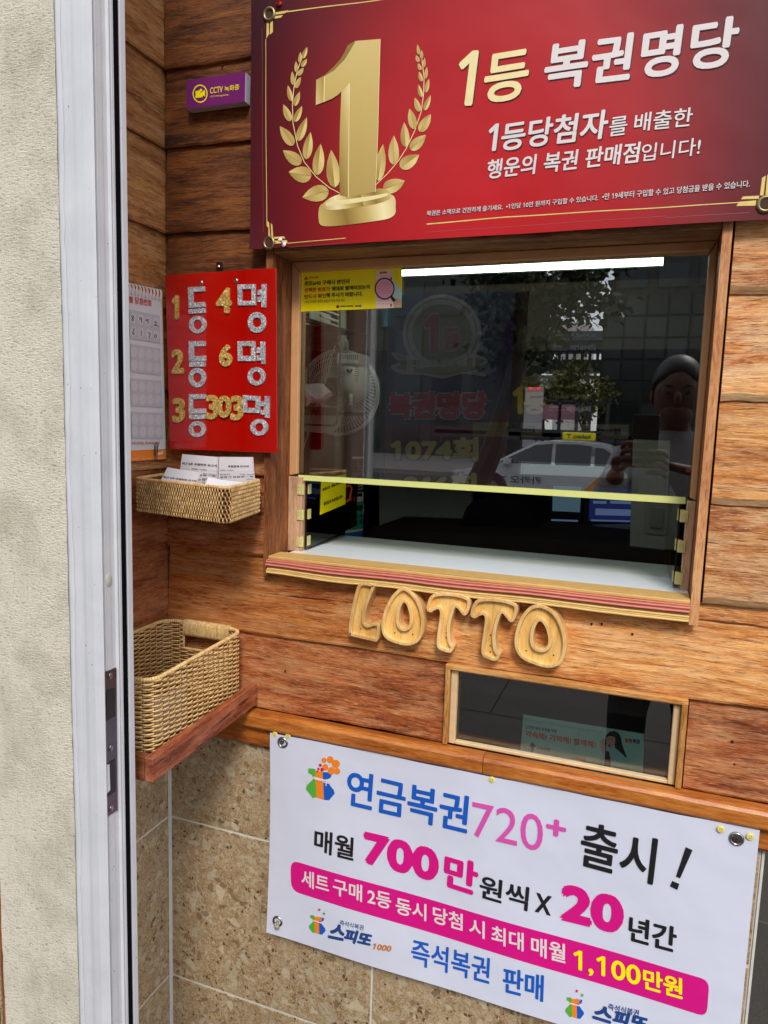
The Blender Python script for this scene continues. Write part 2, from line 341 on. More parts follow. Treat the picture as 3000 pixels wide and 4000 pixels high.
M['grout'] = plain('grout', srgb(214, 210, 200), 0.8)
M['nail'] = plain('rusty_nail', srgb(44, 30, 24), 0.6, metal=.6)
M['black'] = plain('black_plastic', (0.012, 0.012, 0.013, 1), 0.45)
M['felt'] = plain('felt_black', (0.004, 0.004, 0.005, 1), 0.95, spec=0.05)
M['chair_black'] = plain('chair_black', (0.006, 0.006, 0.007, 1), 0.8, spec=0.1)
M['wire_black'] = plain('wire_black', (0.02, 0.018, 0.018, 1), 0.3)
M['steel'] = plain('brushed_steel', srgb(170, 168, 172), 0.28, metal=1.0)
M['steel_dark'] = plain('steel_dark', srgb(70, 68, 66), 0.35, metal=0.9)
M['brass'] = plain('aged_brass', srgb(150, 132, 98), 0.4, metal=0.9)
M['red_sign'] = plain('red_acrylic', srgb(176, 10, 6), 0.08, var=0.02, coat=0.6)
M['white_paper'] = plain('white_paper', srgb(226, 222, 226), 0.7, var=0.02)
M['white_gloss'] = plain('white_laminate', srgb(232, 238, 242), 0.22, var=0.02)
M['off_white'] = plain('off_white', srgb(190, 188, 178), 0.6, var=0.03)
M['ink'] = plain('ink_black', srgb(26, 24, 26), 0.5, var=0.0)
def flat(name, r, g, b, rough=0.5, var=0.02): return plain(name, srgb(r, g, b), rough, var=var)
def m_banner():
    n = N('red_banner_print'); v = n.obj(False)
    s_ = n.n('SeparateXYZ', {0: v}); x, z = s_.outputs[0], s_.outputs[2]
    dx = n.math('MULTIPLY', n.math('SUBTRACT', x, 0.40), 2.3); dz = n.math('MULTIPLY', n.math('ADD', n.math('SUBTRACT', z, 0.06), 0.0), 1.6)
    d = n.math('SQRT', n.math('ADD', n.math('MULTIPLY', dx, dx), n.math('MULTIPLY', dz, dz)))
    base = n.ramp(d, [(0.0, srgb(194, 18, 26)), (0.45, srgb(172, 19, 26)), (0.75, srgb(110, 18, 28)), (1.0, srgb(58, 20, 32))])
    n.set(color=base, rough=0.42, spec=0.4, normal=n.bump(n.noise(v, 7, 2), 0.35, 0.008)); return n.m
M['banner_red'] = m_banner()
def m_vinyl():
    n = N('white_vinyl'); v = n.obj(False)
    n.set(color=srgb(211, 213, 228), rough=0.42, spec=0.4, normal=n.bump(n.noise(v, 6, 3), 0.5, 0.012)); return n.m
M['vinyl'] = m_vinyl()
M['p_gold'] = flat('print_gold', 226, 200, 116, 0.4, 0.10); M['p_gold_l'] = flat('print_gold_light', 244, 226, 166, 0.4, 0.05); M['p_gold_d'] = flat('print_gold_dark', 148, 118, 50, 0.4, 0.06)
M['p_gold_m'] = flat('print_gold_mid', 208, 178, 100, 0.4, 0.06)
M['p_white'] = flat('print_white', 226, 216, 214, 0.4); M['p_shadow'] = flat('print_shadow', 70, 12, 16, 0.4)
M['p_blue'] = flat('print_blue', 20, 88, 186, 0.4); M['p_pink'] = flat('print_magenta', 214, 14, 128, 0.4); M['p_mauve'] = flat('print_mauve', 214, 82, 168, 0.4)
M['p_yellow'] = flat('print_yellow', 255, 234, 8, 0.35); M['p_green'] = flat('print_green', 84, 170, 60, 0.4); M['p_orange'] = flat('print_orange', 238, 132, 32, 0.4)
M['p_purple'] = flat('purple_film', 116, 36, 108, 0.3); M['p_red'] = flat('print_red', 206, 26, 30, 0.4); M['p_navy'] = flat('print_navy', 26, 32, 66, 0.4)
M['p_grey'] = flat('print_grey', 186, 186, 190, 0.5); M['p_grey_l'] = flat('print_grey_light', 200, 198, 200, 0.5); M['p_grey_ll'] = flat('print_grey_pale', 214, 212, 214, 0.5)
M['p_dblue'] = flat('print_deep_blue', 30, 66, 130, 0.4); M['p_teal'] = flat('print_teal', 170, 214, 200, 0.4); M['p_tan'] = flat('print_tan', 198, 120, 60, 0.4)
M['p_skin'] = flat('print_skin', 206, 160, 136, 0.5); M['p_pinkl'] = flat('print_pale_pink', 240, 170, 190, 0.5)
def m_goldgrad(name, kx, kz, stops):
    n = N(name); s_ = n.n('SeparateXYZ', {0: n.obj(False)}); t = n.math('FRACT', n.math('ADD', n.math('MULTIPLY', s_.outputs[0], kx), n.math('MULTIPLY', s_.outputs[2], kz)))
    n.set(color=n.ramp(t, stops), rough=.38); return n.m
def m_glitter(name, col, spec_cols, sc_=900):
    n = N(name); v = n.obj(False)
    vo = n.n('TexVoronoi', {'Vector': v, 'Scale': float(sc_)}); cs = n.n('SeparateColor', {0: vo.outputs['Color']})
    base = n.ramp(cs.outputs[0], [(0.0, spec_cols[0]), (0.35, col), (0.7, col), (1.0, spec_cols[1])])
    base = n.mix(0.16, base, vo.outputs['Color'])
    nm = n.n('VectorMath', {0: n.scale(n.n('VectorMath', {0: vo.outputs['Color'], 1: (0.5, 0.5, 0.5)}, operation='SUBTRACT').outputs[0], (0.55, 0.55, 0.55)), 1: n.n('NewGeometry').outputs['Normal']}, operation='ADD').outputs[0]
    n.set(color=base, rough=0.45, metal=0.25, normal=n.n('VectorMath', {0: nm}, operation='NORMALIZE').outputs[0]); return n.m
M['silver_glitter'] = m_glitter('silver_glitter', srgb(178, 180, 184), (srgb(112, 116, 122), srgb(238, 238, 240)), 640)
M['gold_glitter'] = m_glitter('gold_glitter', srgb(204, 158, 20), (srgb(134, 92, 4), srgb(250, 220, 90)), 640)
def m_rattan(name, c0, c1, c2):
    n = N(name); v = n.obj(True)
    a = n.noise(v, 70, 4, 0.6); b = n.noise(v, 500, 3, 0.6)
    n.set(color=n.mix(0.35, n.ramp(a, [(0.3, c0), (0.55, c1), (0.75, c2)]), n.ramp(b, [(0.35, c0), (0.6, c2)])), rough=0.42, spec=0.45); return n.m
M['rattan'] = m_rattan('rattan', srgb(160, 110, 54), srgb(218, 174, 110), srgb(242, 210, 156))
M['rattan_dark'] = m_rattan('rattan_dark', srgb(70, 42, 18), srgb(110, 72, 36), srgb(140, 98, 54))  # stakes, core and liner coloured dark to paint shade into the weave gaps
M['wicker'] = m_rattan('wicker', srgb(176, 128, 66), srgb(230, 190, 124), srgb(248, 220, 164))
def glassy(name, tint, refl, rough=0.0, blend=1.0, ior=1.5):
    n = N(name); nt = n.t; nt.nodes.remove(n.b)
    tr = n.n('BsdfTransparent', {'Color': tint}); gl = n.n('BsdfGlossy', {'Color': (1, 1, 1, 1), 'Roughness': rough})
    fr = n.n('Fresnel', {'IOR': ior}); fac = n.math('ADD', n.math('MULTIPLY', fr.outputs[0], blend), refl, True)
    mx = n.n('MixShader', {0: fac, 1: tr.outputs[0], 2: gl.outputs[0]}); nt.links.new(mx.outputs[0], n.o.inputs['Surface']); return n.m
M['glass'] = glassy('window_glass', (0.92, 0.95, 0.93, 1), 0.13)
M['glass_small'] = glassy('small_window_glass', (0.93, 0.96, 0.95, 1), 0.06)
M['clear'] = glassy('clear_acrylic', (0.93, 0.95, 0.94, 1), 0.03)
M['mirror_strip'] = glassy('bright_reflecting_strip', (0.5, 0.5, 0.5, 1), 0.7)
M['amber'] = glassy('amber_acrylic', (0.62, 0.42, 0.05, 1), 0.03)
M['hinge'] = plain('hinge_plastic', srgb(206, 196, 130), .25, var=.2)
def film(name, col, a):                              # dark see-through print on the inside of the pane
    n = N(name); nt = n.t
    tr = n.n('BsdfTransparent', {'Color': (1, 1, 1, 1)}); n.set(color=col, rough=0.7, spec=0.1)
    mx = n.n('MixShader', {0: a, 1: tr.outputs[0], 2: n.b.outputs[0]}); nt.links.new(mx.outputs[0], n.o.inputs['Surface']); return n.m
FA = 0.93
M['f_navy'] = film('film_navy', (0.0646, 0.0711, 0.1292, 1), FA); M['f_maroon'] = film('film_maroon', (0.1615, 0.0517, 0.0711, 1), FA); M['f_purple'] = film('film_purple', (0.0969, 0.0388, 0.1292, 1), FA)
M['f_grey'] = film('film_grey', (0.3707, 0.3488, 0.3401, 1), 0.9); M['f_gold'] = film('film_gold', (0.4361, 0.3401, 0.1526, 1), 0.9); M['f_olive'] = film('film_olive', (0.2003, 0.1744, 0.0969, 1), 0.9)
M['f_red'] = film('film_red', (0.3270, 0.0784, 0.0960, 1), 0.9); M['f_dark'] = film('film_dark', (0.0969, 0.0969, 0.0969, 1), 0.9); M['f_wood'] = film('film_wood', (0.0418, 0.0190, 0.0133, 1), 0.85)
M['f_brass'] = film('film_brass', (0.7106, 0.4845, 0.0969, 1), 0.95); M['f_tan'] = film('film_tan', (0.3876, 0.2907, 0.1454, 1), 0.65); M['f_white'] = film('film_white', (0.5168, 0.5168, 0.5814, 1), 0.9)
M['f_black'] = film('film_black', (0.0114, 0.0114, 0.0114, 1), 0.95)
def emis(name, col, s_):
    n = N(name); n.set(color=col, emit=col, estr=s_, rough=0.6); return n.m
M['lamp'] = emis('fluorescent', (0.84, 1.0, 0.86, 1), 3.6)
M['screen'] = emis('screen_pale', srgb(120, 160, 180), 0.10); M['screen2'] = emis('screen_navy', srgb(40, 60, 130), 0.12); M['screen3'] = emis('screen_row', srgb(120, 140, 190), 0.16)

# ================================================================== GROUND
ground = MB(); ground.add([(-60, 30, 0), (60, 30, 0), (60, -9.0, 0), (-60, -9.0, 0)], [(3, 2, 1, 0)])
def m_paving():
    n = N('granite_paving'); v = n.obj(True)
    a = n.noise(v, 260, 4, 0.7); b = n.noise(v, 3, 4)
    base = n.mix(0.35, n.ramp(a, [(0.3, srgb(40, 36, 33)), (0.7, srgb(92, 86, 80))]), n.ramp(b, [(0.3, srgb(56, 51, 46)), (0.7, srgb(78, 72, 66))]))
    n.set(color=base, rough=0.75, normal=n.bump(a, 0.3, 0.002)); return n.m
M['paving'] = m_paving(); M['joint'] = plain('paving_joint', srgb(58, 52, 46), 0.9)
M['asphalt'] = plain('asphalt', (0.05, 0.05, 0.052, 1), 0.85, var=0.3, bump=0.4)
M['far_paving'] = plain('far_paving', (0.24, 0.22, 0.20, 1), 0.85, var=0.15)
g_ = ground.build('pavement', M['joint']); tag(g_, kind='structure')
slab = MB().box((-0.4475, -0.2975, 0.004), (0.4475, 0.2975, 0.016)).build('paving_slab', M['paving'], g_); bevel(slab, 0.003, 1)
slab.location = (-1.2, 2.1, 0)
for i in range(0, 7):
    for j in range(0, 13):
        if i == 0 and j == 0: continue
        s_ = slab.copy(); C.objects.link(s_); s_.parent = g_; s_.location = (-1.2 + 0.9 * i + (0.45 if j % 2 else 0), 2.1 - 0.6 * j, 0)
MB().box((-60, -9.3, -0.34), (60, -9.0, 0.0)).build('kerb', M['far_paving'], None, kind='structure')
MB().add([(-60, -9.3, -0.33), (60, -9.3, -0.33), (60, -22, -0.33), (-60, -22, -0.33)], [(3, 2, 1, 0)]).build('road', M['asphalt'], None, kind='structure')
MB().add([(-90, -22, -0.2), (90, -22, -0.2), (90, -120, -0.2), (-90, -120, -0.2)], [(3, 2, 1, 0)]).box((-90, -22.2, -0.34), (90, -22, -0.2)).build('far_pavement', M['far_paving'], None, kind='structure')

# ================================================================== PLANK WALLS
ZB = [0.968, 1.107, 1.251, 1.394, 1.539, 1.683, 1.815, 1.959, 2.09, 2.235, 2.38, 2.52]
def plank(parent, zb, zt, a, b, mat, axis='x', edge=None, nose=0.0, thick=0.019, jit=0.0009, seed=0):
    rnd = random.Random(seed); mb = MB(); n = max(6, int(abs(b - a) / 0.02)); rows = []
    for i in range(n + 1):
        t = a + (b - a) * i / n; j = rnd.uniform(-jit, jit) + 0.0012 * math.sin(t * 17 + seed)
        prof = [(thick, zb + j * 0.5), (nose + (0.0045 if edge is M['edge_pale'] else 0.0012), zb + j), (nose, zb + (0.0095 if edge is M['edge_pale'] else 0.0035) + j), (nose + 0.0075, zt), (thick, zt)]
        rows.append([(t, p[0], p[1]) if axis == 'x' else (-p[0], t, p[1]) for p in prof])
    vs = [p for r in rows for p in r]; k = 5
    for i in range(n):
        for q in range(k):
            q2 = (q + 1) % k
            mb.f.append((i * k + q, (i + 1) * k + q, (i + 1) * k + q2, i * k + q2)); mb.m.append(1 if q in (0, 1) else 0)
    mb.v = vs; mb.f += [tuple(range(k)), tuple(n * k + q for q in range(k - 1, -1, -1))]; mb.m += [0, 0]
    o = mb.build('plank', [mat, edge or mat], parent); return fixnormals(o)
pw = thing('plank_wall', 'weathered brown wooden clapboard wall around the serving window, facing the viewer', 'wall', (0, 0, 0.94))
WX0, WX1, WZ0, WZ1 = 0.211, 0.922, 1.224, 1.781        # outer edge of the window trim
sd = 0
for i in range(len(ZB) - 1):
    zb, zt = ZB[i], ZB[i + 1] + 0.002; sd += 1
    if i == 0:
        plank(pw, zb, zt, 0.0, 0.549, M['plank_red'], seed=sd); plank(pw, zb, zt, 0.921, 1.06, M['plank_red'], seed=sd + 50)
    elif i == 1:
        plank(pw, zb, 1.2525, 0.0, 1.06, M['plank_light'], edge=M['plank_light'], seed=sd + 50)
    elif zb < WZ1 - 0.02:
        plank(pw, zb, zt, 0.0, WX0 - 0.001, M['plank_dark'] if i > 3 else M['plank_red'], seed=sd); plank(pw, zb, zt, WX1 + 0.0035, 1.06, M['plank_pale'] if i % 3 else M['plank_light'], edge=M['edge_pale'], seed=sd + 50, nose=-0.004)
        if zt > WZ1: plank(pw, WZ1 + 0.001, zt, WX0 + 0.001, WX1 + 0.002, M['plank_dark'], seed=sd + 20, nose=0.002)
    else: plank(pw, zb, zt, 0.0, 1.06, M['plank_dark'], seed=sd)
MB().box((0.0, 0.0195, 0.94), (WX0, 0.030, 2.53)).box((WX1, 0.0195, 0.94), (1.06, 0.030, 2.53)).box((WX0, 0.0195, WZ1), (WX1, 0.03, 2.53)).box((WX0, 0.0195, 1.10), (WX1, 0.03, WZ0)).box((WX0, 0.0195, 0.94), (0.552, 0.03, 1.10)).box((0.92, 0.0195, 0.94), (WX1, 0.03, 1.10)).build('backing_board', M['plank_dark'], pw)
sw = thing('side_plank_wall', 'short return wall of brown wooden planks meeting the window wall at the left corner', 'wall', (0, -0.2, 0.94))
for i in range(len(ZB) - 1):
    plank(sw, ZB[i] + 0.003, ZB[i + 1] + 0.005, -0.40, 0.014, M['plank_red_side'] if i < 3 else M['plank_side'], axis='y', seed=200 + i)
    for ch in sw.children[-1:]: pass
MB().box((-0.04, -0.40, 0.94), (-0.0195, 0.03, 2.53)).build('backing_board', M['plank_dark'], sw)

nail_ = None
for k_, (u, v) in enumerate(((2818, 1420), (2920, 1700), (2760, 2150), (2940, 2290), (2870, 2990), (2862, 2902), (1110, 2625), (700, 2560), (1625, 2560), (860, 250), (720, 540), (960, 800), (2470, 2480), (2350, 2440), (2310, 2440))):
    p = W(u, v, -0.001); y_ = 0.0035
    o = MB().tube([(p.x, .006, p.z), (p.x, y_ - .001, p.z), (p.x, y_ - .0016, p.z)], [.0016, .0018, .0010], 9).build('nail', M['nail'], pw)
# ================================================================== TILE WALLS
tl = thing('tile_wall', 'beige stone tile wall under the wooden rail with white joints, facing the viewer', 'wall', (0.5, 0.02, 0))
GZ = [0.023, 0.366, 0.709, 0.93]; XT = [0.003, 0.436, 0.838, 1.034]
def tile(parent, a, b): return bevel(MB().box(a, b).build('tile', M['stone'], parent), 0.0012, 1)
for i in range(3):
    for j in range(3): tile(tl, (XT[i] + 0.0018, 0.0, GZ[j] + 0.0018), (XT[i + 1] - 0.0018, 0.012, GZ[j + 1] - 0.0018))
MB().box((0, 0.0012, 0), (1.0352, 0.028, 0.94)).build('grout', M['grout'], tl)
MB().box((1.0345, -0.001, 0.0), (1.038, 0.03, 0.93)).build('edge_trim', M['grout'], tl)
ts = thing('side_tile_wall', 'narrow side wall of beige stone tiles at the left corner beneath the basket shelf', 'wall', (-0.02, -0.2, 0))
for j in range(3): tile(ts, (-0.012, -0.003, GZ[j] + 0.0018), (0.0, -0.40, GZ[j + 1] - 0.0018))
MB().box((-0.03, 0.0, 0), (-0.0012, -0.40, 0.94)).build('grout', M['grout'], ts)
MB().tube([(0.0015, -0.0015, 0.0), (0.0015, -0.0015, 0.94)], 0.0042, 6).build('corner_grout', M['grout'], ts)
# kiosk body behind (out of view)
bod = thing('kiosk_building', 'body of the lottery kiosk behind the wooden front with its dim room', 'building', (0.5, 1.2, 0))
M['room'] = plain('room_wall', srgb(84, 84, 80), 0.8); M['room_dark'] = plain('room_dark', srgb(52, 40, 32), 0.8); M['room_floor'] = plain('room_floor', srgb(60, 52, 46), 0.6)
MB().box((0.985, 0.031, 0), (1.032, 2.4, 2.55)).build('wall', M['room_dark'], bod)
MB().box((-1.0, 0.03, 0), (-0.9, 2.4, 2.55)).build('wall', M['room_dark'], bod)
MB().box((-1.0, 2.3, 0), (0.984, 2.4, 2.55)).build('wall', M['room_dark'], bod)
MB().box((-1.0, 0.031, 2.53), (1.06, 2.4, 2.6)).build('roof', M['room_dark'], bod)
MB().box((-0.9, 0.031, 0.02), (0.984, 2.3, 0.05)).build('floor', M['room_floor'], bod)
MB().box((-0.9, 0.031, 0.05), (-0.031, 0.06, 2.53)).build('wall', M['room_dark'], bod)
MB().box((-20, 0.45, 2.61), (20, 8, 7.5)).build('unseen_upper_block', plain('render_wall', srgb(150, 146, 136), .9), bod)  # unseen mass added above the kiosk, keeping sky light off the person
MB().box((-20, 0.45, 0.0), (-1.4, 8, 2.60)).build('side_wing', plain('render_wall', srgb(150, 146, 136), .9), bod)
# ================================================================== LEFT DOOR FRAME + STUCCO
fr = thing('door_frame', 'white speckled metal door frame running full height left of the wooden recess', 'door frame', (0.19, -0.38, 0))
def prof(pts, name, mat, parent, z0=0.0, z1=2.56): return fixnormals(MB().prism([(p[0], p[1], z0) for p in pts], (0, 0, z1 - z0)).build(name, mat, parent))
XF = 0.2
prof([(XF, -0.3555), (XF, -0.3665), (XF - 0.0035, -0.3675), (XF - 0.0035, -0.3700), (0.168, -0.3700), (0.168, -0.3555)], 'lip', M['frame'], fr)
prof([(XF - 0.001, -0.3702), (XF - 0.001, -0.3782), (0.185, -0.3782), (0.185, -0.3702)], 'brush_seal', M['felt'], fr)
prof([(XF, -0.3784), (XF, -0.3825), (XF - 0.002, -0.3830), (XF - 0.002, -0.3855), (XF, -0.3860), (XF, -0.3872), (XF - 0.0035, -0.3885), (XF - 0.0035, -0.3985), (XF - 0.0025, -0.3990), (XF - 0.0025, -0.4090), (XF - 0.0045, -0.4105),
      (XF + 0.0015, -0.4200), (XF - 0.001, -0.4235), (XF - 0.010, -0.4245), (XF - 0.022, -0.4230), (XF - 0.030, -0.4205), (XF - 0.0325, -0.4205), (XF - 0.033, -0.4192), (XF - 0.036, -0.4192), (XF - 0.0365, -0.4203), (0.155, -0.4205), (0.1445, -0.4205), (0.1445, -0.3784)], 'jamb', M['frame'], fr)
bz = random.Random(3); bb = MB()                       # bristles of the brush seal
for i in range(900):
    z = 0.3 + 1.9 * i / 900 + bz.uniform(-.001, .001); l = bz.uniform(0.0003, 0.0014)
    bb.add([(XF - 0.0012, -0.3783, z), (XF + 0.0004, -0.3783 - l, z + bz.uniform(-.001, .001)), (XF - 0.0012, -0.3783, z + 0.0016)], [(0, 1, 2)])
bb.build('bristles', M['felt'], fr)
mu = MB(); mr = random.Random(5)
n_ = 120
for i in range(n_ + 1):
    z = 0.2 + 2.2 * i / n_; w = 0.0012 * math.sin(z * 21) + mr.uniform(-.0010, .0010)
    mu.v += [(0.1560 + w, -0.4210, z), (0.1515 + w, -0.4224, z), (0.1460 + w * .4, -0.4206, z)]
for i in range(n_):
    for q in (0, 1): mu.f.append((i * 3 + q, i * 3 + q + 1, i * 3 + q + 4, i * 3 + q + 3)); mu.m.append(0)
mu.build('sealant_bead', M['frame'], fr, smooth=True)
KY = [(-.43, -.4085), (-.42, -.3985), (-.3784, -.3618), (-.3702, -.3516), (-.3555, -.3405), (-.30, -.285)]
def remap(y):
    for (a, b), (c, d) in zip(KY, KY[1:]):
        if a <= y <= c: return b + (d - b) * (y - a) / (c - a)
    return y
for o in fr.children:
    for v in o.data.vertices: v.co.y = remap(v.co.y + fr.location.y) - fr.location.y
# strike plate in the jamb
PXJ = PX(XF - 0.0018)
k6 = Zm(350, 2200, 750 / 1382)
sp = MB(); sp.prism([PXJ.at(*k6(*p)) for p in [(108, 783), (192, 752), (203, 1778), (118, 1832)]], (-0.0015, 0, 0)); spo = fixnormals(sp.build('strike_plate', plain('plate_steel', srgb(112, 108, 110), 0.33, metal=1.0), fr)); 
for q, nm, mt in (([(120, 915), (181, 897), (184, 1100), (118, 1136)], 'latch_hole', 'black'), ([(118, 1445), (183, 1408), (188, 1640), (122, 1688)], 'latch_hole', 'black'), ([(119, 1452), (137, 1446), (143, 1630), (122, 1655)], 'latch_tongue', 'frame')):
    o_ = MB().prism([PX(XF - 0.0016).at(*k6(*p)) for p in q], (0.0006 if mt == 'black' else 0.0014, 0, 0)).build(nm, M[mt], spo); fixnormals(o_)
for c_ in ((152, 812), (155, 1332), (157, 1768)):
    p = PX(XF - 0.0012).at(*k6(*c_)); MB().ball(p, (0.0012, 0.0035, 0.0045), 12, 8).box(p + Vector((0.0006, -0.0022, -0.0005)), p + Vector((0.0014, 0.0022, 0.0005))).box(p + Vector((0.0007, -0.0004, -0.0028)), p + Vector((0.00145, 0.0004, 0.0028))).build('screw', M['steel'], spo, smooth=False)
p = PX(XF - 0.003).at(*k6(135, 122)); MB().ball(p, (0.002, 0.0062, 0.0095), 16, 10).build('cap', M['off_white'], fr, smooth=True)
# stucco pillar and the wood beyond it
st = MB(); nx, nz = 26, 150; sr = random.Random(9)
xa, xb = W(24, 4000, -0.4015).x, 0.1490; grid = [[(xa + (xb - xa) * i / nx, -0.4010 - sr.uniform(0, 0.0013) - (0.0008 if i < 2 else 0), 0.1 + 2.4 * j / nz) for i in range(nx + 1)] for j in range(nz + 1)]
st.v = [p for r in grid for p in r]
for j in range(nz):
    for i in range(nx): a = j * (nx + 1) + i; st.f.append((a, a + 1, a + nx + 2, a + nx + 1)); st.m.append(0)
st.box((xa + .0005, -0.4, 0.0), (0.1440, -0.30, 2.56))
so = st.build('stucco_pillar', M['stucco'], None, smooth=True); tag(so, 'rough cream stucco pillar at the left edge beside the white door frame', 'pillar')
MB().box((-0.30, -0.397, 0.0), (xa - .001, -0.386, 2.5)).build('wood_panel', M['trim_v']); tag(bpy.data.objects['wood_panel'], 'strip of orange brown wood panel at the far lower left beyond the stucco', 'panel')
MB().box((-1.4, -0.385, 0.0), (xa - .0005, -0.30, 2.5)).build('outer_wall', M['plank_dark']); tag(bpy.data.objects['outer_wall'], 'plain dark wall section behind the stucco pillar and door frame on the left', 'wall')

# ================================================================== RAIL + LOWER MOULDING
rl = thing('wooden_rail', 'varnished orange brown wooden rail between the planks and the stone tiles', 'rail', (0.6, -0.01, 0.94))
def rail_piece(x0, x1, nm='moulding'):
    y = -0.028
    return fixnormals(MB().prism([(x0, 0.0, 0.966), (x0, y + 0.009, 0.968), (x0, y + 0.003, 0.9655), (x0, y, 0.961), (x0, y, 0.9425), (x0, y + 0.003, 0.9385), (x0, 0.0, 0.938)], (x1 - x0, 0, 0)).build(nm, M['rail'], rl))
rail_piece(0.001, 0.6235); rail_piece(0.6245, 1.07)
fixnormals(MB().prism([(0.001, 0.0, 0.9375), (0.001, -0.014, 0.9375), (0.001, -0.014, 0.905), (0.001, -0.011, 0.9005), (0.001, 0.0, 0.9)], (1.069, 0, 0)).build('moulding', M['rail'], rl))

# ================================================================== BIG WINDOW FRAME
wf = thing('window_frame', 'brown wooden frame and tan sealant around the large serving window', 'window frame', (0.56, 0.0, 1.224))
TF = -0.010                                              # front of trim
def lbox(name, a, b, mat, par=wf): o = MB().box(a, b).build(name, M[mat], par); return bevel(o, 0.0012, 1)
lbox('side_board', (0.2115, TF + .001, 1.2215), (0.223, 0.085, 1.781), 'trim_v')
MB().box((0.2110, TF - .0003, 1.2190), (0.2232, TF + .004, 1.7815)).build('board_edge', M['trim_v'], wf)
lbox('side_board', (0.9095, TF + .001, 1.2215), (0.9215, 0.085, 1.781), 'trim_v')
MB().box((0.9094, TF - .0006, 1.2190), (0.9216, TF + .004, 1.7815)).build('board_edge', M['trim_edge'], wf)
lbox('top_board', (0.2235, TF + .002, 1.7695), (0.909, 0.085, 1.781), 'trim_x')
lbox('top_board', (0.18, 0.0855, 1.77), (0.95, 0.10, 2.2), 'trim_x')
MB().box((0.05, 0.0855, 0.95), (0.222, 0.10, 2.2)).box((0.91, 0.0855, 0.95), (1.059, 0.10, 2.2)).build('inner_wall', M['room'], wf)
# tan sealant ring
GY = 0.066
def seal(name, q, mat='caulk'):
    o = MB().prism([(x, 0.058, z) for x, z in q], (0, 0.028, 0)).build(name, M[mat], wf); return bevel(fixnormals(o), 0.002, 2)
seal('sealant', [(0.2232, 1.3925), (0.2395, 1.396), (0.2395, 1.7485), (0.232, 1.757), (0.2232, 1.769)])
seal('sealant', [(0.2236, 1.7692), (0.2325, 1.757), (0.2400, 1.7515), (0.898, 1.7555), (0.903, 1.7620), (0.909, 1.7692)])
seal('sealant', [(0.9092, 1.769), (0.9030, 1.757), (0.8985, 1.7515), (0.9000, 1.396), (0.9092, 1.3925)])
lbox('jamb_block', (0.2233, 0.056, 1.2535), (W(1178, 2000, .056).x, 0.084, 1.3915), 'block')
lbox('jamb_block', (min(.9, W(2668, 2150, .056).x), 0.056, 1.2535), (0.9092, 0.084, 1.3915), 'block')
# glass pane and its pale bottom edging
wn = thing('window_pane', 'upper fixed glass pane of the serving window with street reflections', 'window', (0.56, GY, 1.40))
MB().box((0.2398, GY, 1.391), (0.8982, GY + 0.005, 1.7515)).build('glass', M['glass'], wn)
el_ = MB(); P_ = PY(GY - 0.0005)
a, b, c, d = [P_.at(*p) for p in ((1169, 1855), (2678, 1942), (2677, 1968), (1171, 1875))]
fixnormals(el_.prism([a, b, c, d], (0, -0.004, 0)).build('edge_strip', plain('pale_green_strip', srgb(222, 226, 140), 0.35, var=0.03), wn))
# ================================================================== SILL with laminated edge
sl_ = thing('window_sill', 'thick sill below the window with layered tan and pink front edge', 'window sill', (0.56, 0.0, 1.222))
def layer(z0, z1, y0, mat, x0=0.2215, x1=0.9085, amp=0.0008, ph=0.0, yb=0.03):
    mb = MB(); n = 60; rr = random.Random(int(z0 * 1e5))
    for i in range(n + 1):
        t = i / n; x = x0 + (x1 - x0) * t; dz = amp * math.sin(t * 19 + ph) + amp * 0.7 * math.sin(t * 7.3 + ph * 2) + rr.uniform(-.0002, .0002)
        dy = 0.0008 * math.sin(t * 23 + ph)
        r = min(0.0012, (z1 - z0) * .3)
        mb.v += [(x, yb, z0 + dz), (x, y0 + r + dy, z0 + dz), (x, y0 + dy, z0 + r + dz), (x, y0 + dy, z1 - r + dz), (x, y0 + r + dy, z1 + dz), (x, yb, z1 + dz)]
    for i in range(n):
        for q in range(6): q2 = (q + 1) % 6; mb.f.append((i * 6 + q, i * 6 + 6 + q, i * 6 + 6 + q2, i * 6 + q2)); mb.m.append(0)
    mb.f += [tuple(range(6)), tuple(n * 6 + q for q in range(5, -1, -1))]; mb.m += [0, 0]
    fixnormals(mb.build('layer', M[mat], sl_))
M['l_tan'] = plain('board_tan', srgb(206, 166, 100), 0.55); M['l_pink'] = plain('board_pink', srgb(214, 126, 110), 0.55); M['l_brown'] = plain('board_brown', srgb(164, 124, 80), 0.6); M['l_cream'] = plain('board_cream', srgb(228, 190, 118), 0.5)
zs = 1.2555
for i, (h, y0, mt, am) in enumerate([(0.0058, -0.0150, 'l_tan', .0002), (0.0018, -0.0190, 'l_pink', .0004), (0.0016, -0.0180, 'l_tan', .0005), (0.0030, -0.0205, 'l_pink', .0006), (0.0022, -0.0185, 'l_pink', .0007), (0.0034, -0.0210, 'l_pink', .0008), (0.0042, -0.0170, 'l_brown', .0008), (0.0034, -0.0190, 'l_cream', .0008), (0.0028, -0.0182, 'l_cream', .0009), (0.0036, -0.0195, 'l_cream', .0010)]):
    layer(zs - h + 0.0001, zs - 0.0001, y0, mt, amp=am, ph=1.1, x0=0.2235 if i == 0 else 0.2215 + 0.0012 * math.sin(i * 2.1)); zs -= h
MB().prism([(0.236, 0.0305, 1.2555), (0.9065, 0.0305, 1.2555), (0.9085, -0.013, 1.2557), (0.2245, -0.013, 1.2557)], (0, 0, 0.0008)).build('top_sheet', M['l_tan'], sl_)
